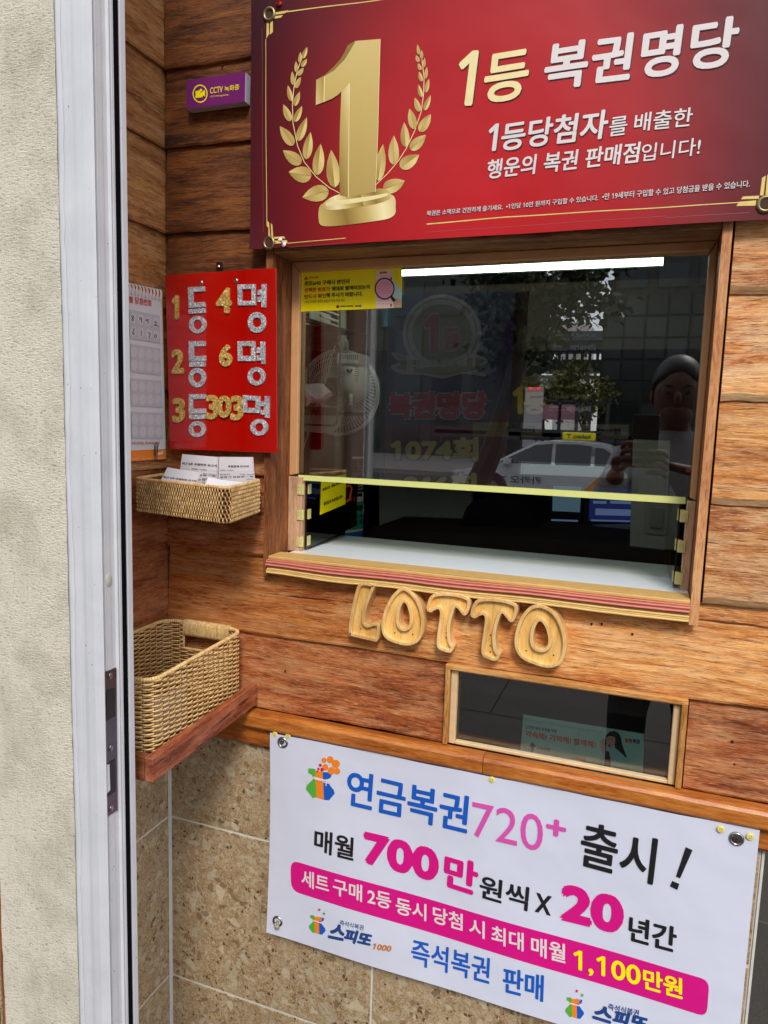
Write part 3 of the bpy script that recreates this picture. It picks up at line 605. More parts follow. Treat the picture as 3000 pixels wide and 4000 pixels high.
# white counter inside
ct = thing('counter', 'white laminate counter just inside the window opening', 'counter', (0.56, 0.16, 1.24))
o_ = MB().box((0.236, 0.031, 1.243), (0.9085, 0.150, 1.2545)).build('counter_board', M['white_gloss'], ct); bevel(o_, 0.0006, 1)
o_ = MB().box((0.236, 0.1506, 1.243), (0.9085, 0.272, 1.2535)).build('counter_board', plain('grey_laminate', srgb(206, 212, 206), 0.3, var=0.02), ct); bevel(o_, 0.0006, 1)
MB().box((0.236, 0.04, 1.05), (0.9085, 0.27, 1.242)).build('cabinet', M['room_dark'], ct)
# amber doors
def amber_door(label, x, sgn, hb, notice=False, xf=None):
    xf = xf or x
    t = thing('acrylic_door', label, 'door', (x, 0.08, 1.26), 'amber acrylic doors of the service opening')
    fixnormals(MB().prism([(x, 0.068, 1.2575), (xf, 0.311, 1.270), (xf, 0.311, 1.398), (x, 0.068, 1.389)], (0.003 * sgn, 0, 0)).build('panel', M['amber'], t))
    for z in (1.2725, 1.322, 1.3685):
        h = MB().box((x - 0.0095 * sgn, 0.0535, z - .009), (x - 0.0006 * sgn, 0.0555, z + .009)).box((x + 0.0031 * sgn, 0.072, z - .009), (x + 0.0048 * sgn, 0.083, z + .009)).tube([(x - 0.0016 * sgn, 0.0595, z - .0095), (x - 0.0016 * sgn, 0.0595, z + .0095)], 0.0032, 8)
        for q in range(3): h.tube([(x - 0.006 * sgn, 0.0525, z + 0.0055 * (q - 1)), (x - 0.006 * sgn, 0.0535, z + 0.0055 * (q - 1))], 0.0014, 6)
        h.build('hinge', M['hinge'], t)
    return t
ad = amber_door('open amber acrylic door at the left of the opening with a yellow notice on it', 0.2525, 1, 0)
XR = W(2652, 2100, .068).x
amber_door('open amber acrylic door seen edge on at the right of the opening', XR, -1, 0, xf=W(2606, 2100, .311).x)
z2b = Zm(1130, 1700, 0.24861)
PN = PX(0.2562)
nt = MB(); nt.prism([PN.at(*z2b(*p)) for p in [(500, 690), (888, 610), (880, 1082), (482, 1250)]], (0.0004, 0, 0)); nto = nt.build('notice', M['p_yellow'], ad)
tx_ = MB(); text(tx_, '영업시간 : 평일 09:00~22:00', PN, z2b(525, 885), z2b(872, 738), z2b(525, 835), 0.0004, 0.0006); text(tx_, '일요일 및 국·공휴일 휴무', PN, z2b(540, 1112), z2b(835, 990), z2b(540, 1052), 0.0004, 0.0006)
tx_.build('lettering', M['ink'], nto)
hd = MB().tube([PX(0.2595).at(*z2b(*p)) for p in [(905, 800), (950, 790), (980, 830), (962, 930), (945, 1010), (905, 1040)]], 0.0022, 8).build('handle', flat('handle_orange', 190, 60, 10), ad, smooth=True)

# ================================================================== RED BANNER
def sheet(x0, x1, z0, z1, yf, nx, nz, mat, name, parent, skew=None, thick=0.0008):
    mb = MB()
    for layer_ in (0, 1):
        for j in range(nz + 1):
            for i in range(nx + 1):
                s, t = i / nx, j / nz; x = x0 + (x1 - x0) * s; z = z0 + (z1 - z0) * t
                if skew: x, z = skew(s, t, x, z)
                mb.v.append((x, yf(s, t) + layer_ * thick, z))
    n1 = (nx + 1) * (nz + 1)
    for j in range(nz):
        for i in range(nx):
            a = j * (nx + 1) + i; q = (a, a + 1, a + nx + 2, a + nx + 1); mb.f.append(q); mb.m.append(0); mb.f.append(tuple(n1 + k for k in q[::-1])); mb.m.append(0)
    rim = [i for i in range(nx + 1)] + [j * (nx + 1) + nx for j in range(1, nz + 1)] + [nz * (nx + 1) + i for i in range(nx - 1, -1, -1)] + [j * (nx + 1) for j in range(nz - 1, 0, -1)]
    for a, b in zip(rim, rim[1:] + rim[:1]): mb.f.append((a, a + n1, b + n1, b)); mb.m.append(0)
    return mb.build(name, mat, parent, smooth=False)
BY = -0.022
rb = thing('red_banner', 'large red vinyl banner with a gold number one and laurel above the window', 'banner', (0.187, BY, 1.775))
def curl(s, t): return BY + 0.0006 * math.sin(s * 40 + t * 3) * 0 - 0.006 * max(0, 1 - s * 12) * max(0, 1 - t * 5)
sheet(0.1865, 0.992, 1.7745, 2.168, lambda s, t: BY - (0.0 if (s > .04 or t > .12) else 0.0), 2, 2, M['banner_red'], 'sheet', rb)
PB = PY(BY); z1 = Zm(0, 0, 1100 / 1659); z2 = Zm(1000, 0, 2000 / 1659); z4 = Zm(1050, 100, 700 / 1659); z5 = Zm(1750, 0, 1250 / 1659); z6 = Zm(1600, 350, 1250 / 1659)
zb4 = Zm(950, 850, 400 / 1659); zb5 = Zm(2600, 650, 400 / 1659)
bo = MB()                                                # gold border, mi 0 gold 1 light 2 dotted
for q in ([(370, 40), (410, 75), (432, 305), (380, 305)], [(438, 85), (465, 110), (482, 320), (450, 320)], [(480, 310), (655, 302), (680, 335), (500, 342)], [(510, 370), (700, 362), (720, 408), (520, 420)]): zp(bo, zb4, PB, q, 0.0003)
zp(bo, zb4, PB, [(720, 408), (1659, 326), (1659, 338), (720, 420)], 0.0003)
for q in ([(1565, 180), (1625, 145), (1590, 465), (1530, 465)], [(1255, 485), (1520, 468), (1510, 520), (1222, 530)], [(1195, 570), (1470, 545), (1460, 630), (1145, 640)], [(1650, 130), (1800, 100), (1760, 480), (1618, 480)]): zp(bo, zb5, PB, q, 0.0003)
zp(bo, z2, PB, [(553, 724), (1659 * .5 - 20, 701), (1300, 672), (1580, 653), (1580, 656), (1300, 675.5), (805, 705), (553, 728)], 0.0003)
zp(bo, z1, PB, [(1565, 230), (1568, 230), (1571, 1300), (1567, 1300)], 0.0003)
for q in ([(1572, 128), (1584, 128), (1586, 200), (1570, 228)], [(1592, 128), (1608, 125), (1608, 190), (1590, 205)], [(1615, 74), (1700, 60), (1680, 78), (1615, 88)], [(1615, 96), (1668, 88), (1655, 104), (1615, 110)]): zp(bo, z1, PB, q, 0.0003)
zp(bo, z2, PB, [(100, 36), (420, -6), (420, -3), (100, 40)], 0.0003)
bo.build('gold_border', M['p_gold'], rb)
dt = MB()
def dots(za, a, b, n, r=1.6):
    for i in range(n):
        t = (i + .5) / n; c = (a[0] + (b[0] - a[0]) * t, a[1] + (b[1] - a[1]) * t)
        p = PB.at(*za(*c), 0.0003); dt.add([p + Vector((-.0004, 0, -.0004)), p + Vector((.0004, 0, -.0004)), p + Vector((.0004, 0, .0004)), p + Vector((-.0004, 0, .0004))], [(0, 1, 2, 3)])
dots(z1, (1545, 165), (1548, 1365), 190); dots(zb4, (750, 480), (1659, 408), 60); dots(z2, (550, 752), (1330, 700), 230); dots(zb5, (0, 832), (1370, 742), 90)
dt.build('dotted_border', flat('print_dots', 150, 96, 90), rb, kind='stuff')
# laurel wreath
lv = MB()
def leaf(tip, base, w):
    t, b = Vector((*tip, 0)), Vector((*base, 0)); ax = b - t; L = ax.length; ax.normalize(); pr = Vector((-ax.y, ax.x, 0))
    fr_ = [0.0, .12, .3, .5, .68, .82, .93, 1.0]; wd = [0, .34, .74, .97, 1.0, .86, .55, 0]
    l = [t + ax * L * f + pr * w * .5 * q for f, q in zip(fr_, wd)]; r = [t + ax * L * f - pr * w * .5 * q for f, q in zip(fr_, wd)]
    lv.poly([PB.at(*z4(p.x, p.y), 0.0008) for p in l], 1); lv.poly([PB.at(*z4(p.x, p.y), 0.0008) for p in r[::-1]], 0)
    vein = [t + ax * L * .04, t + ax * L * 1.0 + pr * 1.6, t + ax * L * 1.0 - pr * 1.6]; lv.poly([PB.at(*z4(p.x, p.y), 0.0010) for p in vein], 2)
for a_ in [((358,200),(318,308),40),((297,247),(290,350),35),((355,310),(308,385),40),((255,332),(260,437),34),((325,393),(272,467),42),((222,427),(230,555),42),((300,478),(250,583),44),((180,556),(213,705),48),((290,614),(240,748),50),((138,732),(203,888),66),((310,745),(242,893),58),((105,932),(228,1110),95),((353,850),(270,1070),78),((130,1155),(300,1280),110),((387,985),(345,1240),88),((181,1355),(398,1395),150),((482,1096),(450,1388),108),((311,1592),(558,1530),150),((581,1153),(612,1503),125),
    ((1376,170),(1390,268),32),((1415,222),(1412,305),30),((1362,270),(1385,335),36),((1441,293),(1432,385),28),((1380,343),(1403,410),36),((1462,377),(1445,490),34),((1388,420),(1412,515),40),((1480,487),(1448,618),42),((1380,542),(1412,662),42),((1496,641),(1438,783),50),((1348,662),(1393,795),55),((1499,816),(1395,983),88),((1300,763),(1345,958),78),((1453,1010),(1310,1150),100),((1250,893),(1265,1125),84),((1392,1195),(1215,1315),120),((1155,1015),(1155,1290),98),((1262,1438),(1060,1520),130),((1057,1096),(1010,1440),100)]: leaf(*a_)
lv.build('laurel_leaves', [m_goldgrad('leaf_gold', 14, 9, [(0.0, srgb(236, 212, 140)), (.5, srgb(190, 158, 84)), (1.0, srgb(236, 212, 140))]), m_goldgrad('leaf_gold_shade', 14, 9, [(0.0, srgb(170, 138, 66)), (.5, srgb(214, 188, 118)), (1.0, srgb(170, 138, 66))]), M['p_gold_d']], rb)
for ln in ([(690,1570),(560,1500),(440,1400),(330,1265),(265,1110),(225,900),(222,730),(235,590),(265,430),(300,330),(335,240)], [(990,1475),(1100,1370),(1200,1250),(1270,1140),(1350,970),(1410,790),(1430,630),(1435,480),(1420,350),(1408,250)]):
    stm = MB()
    for (a, b) in zip(ln, ln[1:]):
        d_2 = Vector((b[0] - a[0], b[1] - a[1])).normalized(); q = Vector((-d_2.y, d_2.x)) * 3.2
        zp(stm, z4, PB, [(a[0] + q.x, a[1] + q.y), (b[0] + q.x, b[1] + q.y), (b[0] - q.x, b[1] - q.y), (a[0] - q.x, a[1] - q.y)], 0.0006)
    stm.build('laurel_stem', M['p_gold_l'], rb)
one = MB()
zp(one, z4, PB, [(798,136),(760,205),(700,305),(600,412),(510,468),(440,504),(520,455),(600,380),(660,310),(700,240),(727,180)], 0.0012, 2)
zp(one, z4, PB, [(440,504),(511,468),(511,708),(436,736)], 0.0012, 1)
zp(one, z4, PB, [(745,530),(735,1592),(660,1570),(656,1300),(660,1000),(672,600),(700,570)], 0.0012, 3)
zp(one, z4, PB, [(1030,122),(1012,900),(985,1540),(735,1592),(728,1400),(738,1000),(745,530),(700,580),(640,642),(580,680),(511,708),(511,470),(600,415),(700,310),(760,210),(800,138)], 0.0014, 0)
for a, b, w in (((745, 530), (735, 1592), 7), ((511, 470), (507, 708), 9), ((1028, 124), (1008, 900), 5), ((1010, 880), (986, 1540), 5)): zp(one, z4, PB, [a, (a[0] + w, a[1]), (b[0] + w, b[1]), b], 0.0016, 4)
def face(pts, off, mi): zp(one, z4, PB, [(p.x, p.y) for p in smooth_loop([Vector((*q, 0)) for q in pts], 4)], off, mi)
face([(463,1722),(478,1668),(530,1640),(700,1600),(1000,1560),(1130,1565),(1172,1605),(1176,1680),(1172,1742),(1120,1785),(1000,1810),(700,1848),(530,1858),(474,1838),(462,1780)], 0.0009, 3)
face([(505,1668),(525,1630),(650,1565),(980,1512),(1100,1522),(1130,1560),(1124,1602),(1000,1650),(700,1698),(540,1706)], 0.0011, 1)
face([(530,1655),(560,1635),(760,1605),(1000,1570),(1095,1552),(1100,1575),(980,1610),(720,1655),(560,1672)], 0.0013, 4)
g0, g1_, g2_ = srgb(150, 120, 54), srgb(206, 178, 104), srgb(250, 234, 180)
one.build('number_one', [m_goldgrad('gold_face', .4, 2.2, [(0.0, g1_), (.25, srgb(188, 160, 92)), (.55, g1_), (.8, srgb(222, 198, 130)), (1.0, g1_)]), m_goldgrad('gold_ring', 9, 3, [(0.0, g1_), (.2, g0), (.4, g1_), (.6, g2_), (.8, g1_), (1.0, g0)]), M['p_gold_d'], m_goldgrad('gold_side', 7, 2, [(0.0, g1_), (.3, g0), (.55, g1_), (.75, g2_), (1.0, g1_)]), M['p_gold_l']], rb)
# headline
def words(parent, mat, items, pl, off=0.0004, shadow=None, sd=(0.0015, -0.0015)):
    for s, BL, BR, TL, b in items:
        mb = MB(); text(mb, s, pl, BL, BR, TL, b, off + .0006); mb.build('lettering', mat, parent)
        if shadow:
            ms = MB(); text(ms, s, pl, BL, BR, TL, b, off); ms.v = [(p[0] + sd[0], p[1], p[2] + sd[1]) for p in ms.v]; ms.build('lettering_shadow', shadow, parent)
words(rb, M['p_gold_l'], [('1', z5(28, 553), z5(125, 548), z5(64, 268), .0022), ('등', z5(172, 544), z5(402, 510), z5(204, 286), .0018)], PB, shadow=M['p_shadow'])
words(rb, M['p_white'], [('복', z5(487, 478), z5(712, 447), z5(516, 234), .0018), ('권', z5(729, 438), z5(940, 411), z5(759, 193), .0018), ('명', z5(984, 413), z5(1190, 385), z5(1016, 153), .0018), ('당', z5(1240, 370), z5(1487, 338), z5(1272, 112), .0018),
    ('1', z6(396, 323), z6(447, 317), z6(413, 180), .0012), ('등당첨자', z6(467, 322), z6(1018, 254), z6(485, 174), .0010)], PB, shadow=M['p_shadow'])
words(rb, M['p_white'], [('를', z6(1030, 246), z6(1122, 234), z6(1042, 146), .0003), ('배출한', z6(1160, 222), z6(1460, 188), z6(1172, 124), .0003), ('행운의 복권 판매점', z6(395, 466), z6(1184, 380), z6(407, 364), .0006), ('입니다!', z6(1197, 376), z6(1502, 338), z6(1208, 284), .0002),
    ('복권은 소액으로 건전하게 즐기세요.', z6(88, 655), z6(482, 622), z6(90, 628), .0001), ('•1인당 10만 원까지 구입할 수 있습니다.', z6(500, 620), z6(978, 577), z6(502, 591), .0001), ('•만 19세부터 구입할 수 있고 당첨금을 받을 수 있습니다.', (2352, 783), (2928, 730), (2354, 757), .0001)], PB, shadow=M['p_shadow'], sd=(.0005, -.0005))
def eyelet(parent, c, R1=0.0115, R0=0.0062, mat='brass', h=0.0024, name='eyelet'):
    pts = [(R0, 0.0), (R0 + .0008, h * .8), ((R0 + R1) / 2, h), (R1 - .0008, h * .7), (R1, 0.0)]; mb = MB(); k = 28
    for i in range(k):
        a = 2 * PI * i / k
        for r, hh in pts: mb.v.append((c.x + r * math.cos(a), c.y - hh, c.z + r * math.sin(a)))
    for i in range(k):
        for q in range(4): mb.f.append((i * 5 + q, ((i + 1) % k) * 5 + q, ((i + 1) % k) * 5 + q + 1, i * 5 + q + 1)); mb.m.append(0)
    e = mb.build(name, M[mat], parent, smooth=True)
    MB().add([(c.x + R0 * math.cos(2 * PI * i / 20), c.y - .0003, c.z + R0 * math.sin(2 * PI * i / 20)) for i in range(20)], [tuple(range(20))[::-1]]).build('eyelet_hole', plain('hole_brown', srgb(70, 40, 24), 0.8), e)
for u, v in ((1052, 56), (1049, 948), (2992, 796)): eyelet(rb, PB.at(u, v, .001))
def push_pin(u, v, mat, label, ang=(-0.0, 0, 0)):
    p = PY(BY - .001).at(u, v); t = thing('push_pin', label, 'push pin', p); ax = Vector((-0.0035, -0.013, 0.0045)) if not ang else Vector(ang)
    a_ = ax.normalized(); L = ax.length
    prof_ = [(0, .0045), (.12, .0052), (.2, .003), (.35, .0022), (.7, .0022), (.8, .0036), (.92, .0040), (1.0, .0030)]
    MB().tube([p + a_ * L * f for f, r in prof_], [r * .9 for f, r in prof_], 14).build('head', M[mat], t, smooth=True)
    MB().tube([p + a_ * 0.001, p - a_ * 0.006], .0005, 5).build('needle', M['steel'], t)
M['pin_white'] = flat('pin_white', 236, 232, 236, 0.25); M['pin_red'] = flat('pin_red', 226, 60, 34, 0.25)
push_pin(1110, 957, 'pin_white', 'white push pin in the lower left corner of the red banner', (-0.002, -0.012, 0.007))
push_pin(1090, 16, 'pin_red', 'red push pin at the top left corner of the red banner', (0.003, -0.010, 0.006))

# ================================================================== CCTV SIGN
cv = thing('camera_sign', 'small purple camera notice on a thick clear white block screwed to the planks', 'sign', (0.11, -0.02, 2.02))
PC = PY(-0.016); q = [PC.at(*z1(*p)) for p in ((1103, 475), (1447, 425), (1443, 600), (1100, 645))]
bevel(fixnormals(MB().prism(q, (0, 0.0165, 0)).build('block', plain('white_acrylic_block', srgb(206, 196, 212), 0.2, var=.02), cv)), .0008, 1)
fixnormals(MB().prism([p + Vector((0, -.0002, 0)) for p in q], (0, -0.0008, 0)).build('purple_face', M['p_purple'], cv))
PC2 = PY(-0.0172); cm = MB()
ci = circ((0, 0), 1, 28); 
def ring(mb, za, pl, c, r1, r0, off=.0002, mi=0, ry=1.0, k=30):
    o = [pl.at(*za(c[0] + r1 * math.cos(2 * PI * i / k), c[1] + r1 * ry * math.sin(2 * PI * i / k)), off) for i in range(k)]
    n_ = [pl.at(*za(c[0] + r0 * math.cos(2 * PI * i / k), c[1] + r0 * ry * math.sin(2 * PI * i / k)), off) for i in range(k)]
    mb.add(o + n_, [(i, (i + 1) % k, k + (i + 1) % k, k + i) for i in range(k)], mi)
def disc(mb, za, pl, c, r, off=.0002, mi=0, ry=1.0, k=24): mb.add([pl.at(*za(c[0] + r * math.cos(2 * PI * i / k), c[1] + r * ry * math.sin(2 * PI * i / k)), off) for i in range(k)], [tuple(range(k))], mi)
ring(cm, z1, PC2, (1179, 552), 44, 38, ry=1.22)
zp(cm, z1, PC2, [(1152, 537), (1180, 532), (1181, 548), (1208, 528), (1208, 568), (1196, 562), (1194, 572), (1152, 578)]); disc(cm, z1, PC2, (1184, 531), 8)
text(cm, 'CCTV', PC2, z1(1238, 553), z1(1312, 543), z1(1238, 517), .0001); text(cm, '녹화중', PC2, z1(1322, 541), z1(1410, 528), z1(1322, 508), .0001); text(cm, 'CCTV Photographing', PC2, z1(1240, 577), z1(1345, 564), z1(1240, 565), .0)
cm.build('lettering', M['p_yellow'], cv)

# ================================================================== RED NUMBERS SIGN
zs3 = Zm(450, 950, 700 / 1346)
rs = thing('winner_sign', 'glossy red acrylic board with glitter letters counting prize winners hung left of the window', 'sign', (0.125, -0.02, 1.435))
RY = -0.021; PR = PY(RY)
def rounded(c, r_px, za):
    out = []; n = len(c)
    for i in range(n):
        a, b, d = Vector(c[i - 1]), Vector(c[i]), Vector(c[(i + 1) % n]); u = (a - b).normalized() * r_px; w = (d - b).normalized() * r_px
        for t in (0, .25, .5, .75, 1): p = (1 - t) ** 2 * (b + u) + 2 * t * (1 - t) * b + t * t * (b + w); out.append(za(p.x, p.y))
    return out
bevel(fixnormals(MB().prism([PR.at(*p) for p in rounded([(375, 240), (1208, 185), (1218, 1575), (412, 1548)], 22, zs3)], (0, 0.003, 0)).build('board', M['red_sign'], rs)), .0006, 1)
for c_ in ((645, 298), (907, 283)):
    p = PR.at(*zs3(*c_)); MB().ball(p, (0.0042, 0.0022, 0.0042), 16, 8).build('rivet', M['steel'], rs, smooth=True)
p = PY(-0.004).at(*zs3(783, 180)); hk = MB().box(p + Vector((-.005, -.002, -.011)), p + Vector((.005, .001, .008))).build('hanger', M['steel_dark'], rs)
MB().ball(p + Vector((0, -.003, 0)), (.0036, .0022, .0036), 12, 6).build('screw', M['steel'], hk)
TH = (0, 0.0022, 0)
def foam(pts, mat='silver_glitter', name='glitter_letter', hole=None, parent=rs, pl=None, za=zs3):
    pl = pl or PY(RY - 0.0022); mb = MB()
    if hole is None: mb.prism([pl.at(*za(*p)) for p in pts], TH)
    else:
        n = len(pts); o = [pl.at(*za(*p)) for p in pts]; h = [pl.at(*za(*p)) for p in hole]; T_ = Vector(TH)
        mb.add(o + h, [(i, (i + 1) % n, n + (i + 1) % n, n + i) for i in range(n)]); mb.add(o + [p + T_ for p in o], [(i, (i + 1) % n, n + (i + 1) % n, n + i) for i in range(n)])
        mb.add(h + [p + T_ for p in h], [(i, (i + 1) % n, n + (i + 1) % n, n + i) for i in range(n)])
    return mb.build(name, M[mat], parent)
def oring(c, rx, ry, ix, iy): foam(circ(c, rx, 32, ry), hole=circ(c, ix, 32, iy))
foam([(545, 330), (672, 325), (672, 360), (583, 368), (585, 448), (675, 440), (675, 478), (552, 485)]); foam([(550, 495), (675, 488), (677, 522), (551, 530)]); oring((618, 611), 65, 66, 33, 38)
foam([(918, 310), (1052, 307), (1055, 465), (920, 467)], hole=[(950, 345), (1022, 343), (1024, 432), (952, 434)]); foam([(1098, 308), (1133, 306), (1131, 482), (1098, 480), (1098, 440), (1067, 440), (1067, 402), (1092, 400), (1092, 388), (1069, 388), (1069, 350), (1098, 348)]); oring((1063, 595), 68, 78, 34, 37)
foam([(552, 735), (677, 735), (677, 772), (590, 775), (590, 848), (680, 845), (680, 882), (552, 885)]); foam([(555, 890), (677, 888), (677, 925), (556, 928)]); oring((615, 1010), 65, 73, 32, 37)
foam([(918, 737), (1050, 735), (1052, 885), (920, 885)], hole=[(950, 773), (1020, 772), (1020, 845), (952, 847)]); foam([(1090, 738), (1124, 740), (1125, 908), (1097, 905), (1096, 882), (1062, 882), (1062, 842), (1090, 842), (1090, 825), (1062, 825), (1062, 782), (1090, 782)]); oring((1060, 1000), 67, 68, 33, 36)
foam([(552, 1133), (678, 1133), (678, 1168), (583, 1172), (583, 1245), (680, 1240), (680, 1278), (552, 1280)]); foam([(554, 1287), (677, 1285), (677, 1320), (555, 1322)]); oring((615, 1397), 64, 60, 32, 30)
foam([(957, 1140), (1088, 1150), (1085, 1275), (957, 1272)], hole=[(988, 1178), (1055, 1183), (1052, 1238), (988, 1236)]); foam([(1122, 1148), (1158, 1150), (1157, 1313), (1122, 1310), (1122, 1288), (1090, 1286), (1090, 1253), (1116, 1253), (1116, 1224), (1090, 1222), (1090, 1188), (1122, 1188)]); oring((1080, 1383), 66, 63, 32, 32)
for s_, x0, y0, x1, y1, ofs in (('1', 425, 390, 475, 572, 0), ('4', 757, 335, 872, 527, 0), ('2', 422, 797, 513, 980, 0), ('6', 780, 762, 877, 927, 0), ('3', 428, 1163, 522, 1347, 0), ('3', 678, 1140, 775, 1325, 0), ('0', 762, 1145, 870, 1312, 0.0024), ('3', 865, 1145, 960, 1332, 0.0003)):
    mb = MB(); text(mb, s_, PR, zs3(x0, y1), zs3(x1, y1 - 1), zs3(x0, y0), 0.0024, 0.0022 + ofs, 0, 0.0022, n8=12); mb.build('glitter_number', M['gold_glitter'], rs)

# ================================================================== CALENDAR
zc = Zm(480, 1080, 240 / 689); KX = 0.008; PK = PX(KX)
cal = thing('flip_calendar', 'spiral bound draw number calendar with orange border on the left return wall', 'calendar', (KX, -0.06, 1.41))
yl = -0.350
def kz(u, v): return PK.at(*zc(u, v))
def ext(u0, v0, u1, v1, y):                              # carry an edge line on towards the viewer, behind the door frame
    a, b = kz(u0, v0), kz(u1, v1); t = (y - b.y) / (b.y - a.y); return b + (b - a) * t
yc = -0.155
tr_, br_ = kz(445, 218), kz(487, 2047)
fixnormals(MB().prism([(KX, yc, tr_.z + .002), tr_, br_, (KX, yc, br_.z)], (-0.0015, 0, 0)).build('backing', M['p_orange'], cal))
pg1, pg2 = kz(430, 235), kz(474, 1935)
o_ = MB().prism([(KX + .0008, yc, pg1.z + .003), pg1 + Vector((.0008, 0, 0)), pg2 + Vector((.0012, 0, 0)), (KX + .0008, yc, pg2.z)], (-0.0006, 0, 0)).build('page', M['p_grey_ll'], cal); fixnormals(o_)
pgo = o_; PK2 = PX(KX + .0022); bands = MB(); cc_ = MB()
for (tl_, tr2, br2, bl_) in (((75, 368), (412, 440), (418, 748), (80, 695)), ((85, 755), (418, 808), (428, 1110), (90, 1070)), ((88, 1140), (432, 1170), (442, 1470), (95, 1450)), ((95, 1515), (443, 1530), (450, 1825), (98, 1815))):
    zp(bands, zc, PK2, [tl_, tr2, br2, bl_], 0)
    for r_i, tv in ((0, .28), (1, .74)):
        for ci_ in range(4):
            s = 0.11 + 0.255 * ci_; a = Vector(tl_).lerp(Vector(tr2), s); b = Vector(bl_).lerp(Vector(br2), s); p = a.lerp(b, tv); disc(cc_, zc, PK2, (p.x, p.y), 39, .0003, 0, 1.5)
bands.build('grey_panel', M['p_grey'], pgo); cc_.build('number_circles', M['p_grey_l'], pgo)
kt = MB(); text(kt, '별 당첨번호', PK2, zc(72, 290), zc(325, 336), zc(72, 212), .0002); kt.build('lettering', M['p_red'], pgo)
kt = MB(); text(kt, '부터 일치하는 개수에 따라 결정', PK2, zc(100, 1889), zc(412, 1885), zc(100, 1850), .0001); kt.build('lettering', M['p_tan'], pgo)
kt = MB(); text(kt, '동행복권', PX(KX + .0004), zc(388, 2008), zc(447, 1998), zc(388, 1972), .0004); text(kt, '구입할 수 없습니다. · 동행복권센터', PX(KX + .0004), zc(110, 2056), zc(460, 2042), zc(110, 2040), 0)
for i in range(5): disc(kt, zc, PX(KX + .0004), (444 + 10 * math.cos(i * 1.2), 1962 + 13 * math.sin(i * 1.2)), 4)
kt.build('lettering', M['p_white'], cal)
kh = MB()                                                # handwritten digits as pen strokes
def pen(pts, r=.00065): kh.tube([PK2.at(*zc(*p), .0004) for p in pts], r, 5, flat=1)
pen([(118, 446), (108, 438), (96, 446), (102, 462), (118, 476), (116, 493), (102, 496), (98, 484), (112, 466), (120, 446)]); pen([(206, 468), (196, 458), (184, 468), (190, 480), (204, 478), (208, 462), (210, 517)]); pen([(262, 478), (262, 495), (276, 490), (284, 505), (280, 528)]); pen([(254, 492), (294, 484)])
pen([(354, 516), (368, 504), (378, 516), (364, 538), (350, 552), (372, 544), (396, 558)]); pen([(130, 584), (114, 612), (110, 640), (120, 652), (128, 638), (118, 628), (110, 640)]); pen([(206, 606), (204, 668)]); pen([(284, 630), (308, 634), (300, 660), (292, 690)]); pen([(362, 648), (350, 668), (360, 688), (376, 680), (376, 658), (362, 648)])
kh.build('handwriting', M['ink'], pgo)
sp_ = MB()
for i in range(13):
    c0 = kz(398 - i * 39, 208 - i * 8.5); 
    if c0.y < yc + .003: break
    for dd in (-.0014, .0014):
        pts = [c0 + Vector((.0012 + .0052 * math.sin(a), dd + .001 * math.cos(a), .009 * math.cos(a))) for a in [PI * k / 7 * 1.15 - .2 for k in range(9)]]; sp_.tube(pts, .0007, 5)
sp_.build('spiral_binding', plain('white_wire', srgb(226, 222, 220), 0.3), cal)
pc = MB().tube([PK2.at(*zc(*p), .001) for p in [(352, 2005), (360, 1880), (374, 1862), (392, 1884), (382, 2050), (370, 2065), (360, 2050), (374, 1900)]], .0007, 6).build('paper_clip', M['steel_dark']); tag(pc, 'thin wire paper clip at the bottom of the orange edged calendar', 'paper clip')

# ================================================================== YELLOW NOTICE ON THE PANE
zn = Zm(1130, 1000, 500 / 1382); NY = GY - 0.0012; PNY = PY(NY)
yn = thing('yellow_notice', 'bright yellow notice with a magnifying glass in the upper left of the window pane', 'sticker', (0.33, NY, 1.685))
MB().prism([PNY.at(*zn(*p)) for p in ((107, 168), (1215, 98), (1210, 558), (110, 600))], (0, .0008, 0)).build('sheet', M['p_yellow'], yn)
k1, k2 = MB(), MB()
tw(k1, zn, '주의사항', PNY, 212, 315, 222, 248, -.05, .0001); tw(k1, zn, '선택한 번호가', PNY, 163, 440, 345, 392, -.05, .0003); tw(k1, zn, '반드시 확인', PNY, 163, 396, 416, 464, -.05, .0003); zp(k1, zn, PNY, [(181, 215), (202, 253), (162, 257)])
k1.build('lettering', M['p_red'], yn)
tw(k2, zn, '로또6/45 구매시 본인이', PNY, 163, 650, 272, 324, -.05, .0003); tw(k2, zn, '제대로 발매되었는지', PNY, 456, 872, 330, 378, -.05, .0003); tw(k2, zn, '해 주시기 바랍니다.', PNY, 399, 792, 400, 450, -.045, .0003); tw(k2, zn, '- 보다 자세한 내용은 슬립지 후면 약관 참조 -', PNY, 163, 615, 482, 510, -.04, .0); tw(k2, zn, '기획재정부 복권위원회', PNY, 548, 688, 534, 554, -.03, .0001)
zp(k2, zn, PNY, [(697, 522), (700, 522), (700, 556), (697, 556)])
k2.build('lettering', M['ink'], yn)
k3 = MB(); zp(k3, zn, PNY, [(940, 158), (1118, 145), (1112, 560), (936, 564)], .0003); k3.build('ticket_picture', plain('ticket_pink', srgb(246, 214, 202), .5, var=.02), yn)
k3 = MB()
zp(k3, zn, PNY, [(1112, 250), (1213, 370), (1211, 556), (1112, 560)], .0004, 3)
tw(k3, zn, 'Lotto', PNY, 1002, 1058, 166, 188, -.05, .0008, .0006); disc(k3, zn, PNY, (988, 182), 11, .0006)
for r_i in range(9): zp(k3, zn, PNY, [(952, 212 + r_i * 38), (1100, 206 + r_i * 38), (1100, 211 + r_i * 38), (952, 217 + r_i * 38)], .0005, 1)
for r_i in range(4): zp(k3, zn, PNY, [(1090, 230 + r_i * 95), (1108, 228 + r_i * 95), (1108, 262 + r_i * 95), (1090, 264 + r_i * 95)], .0006)
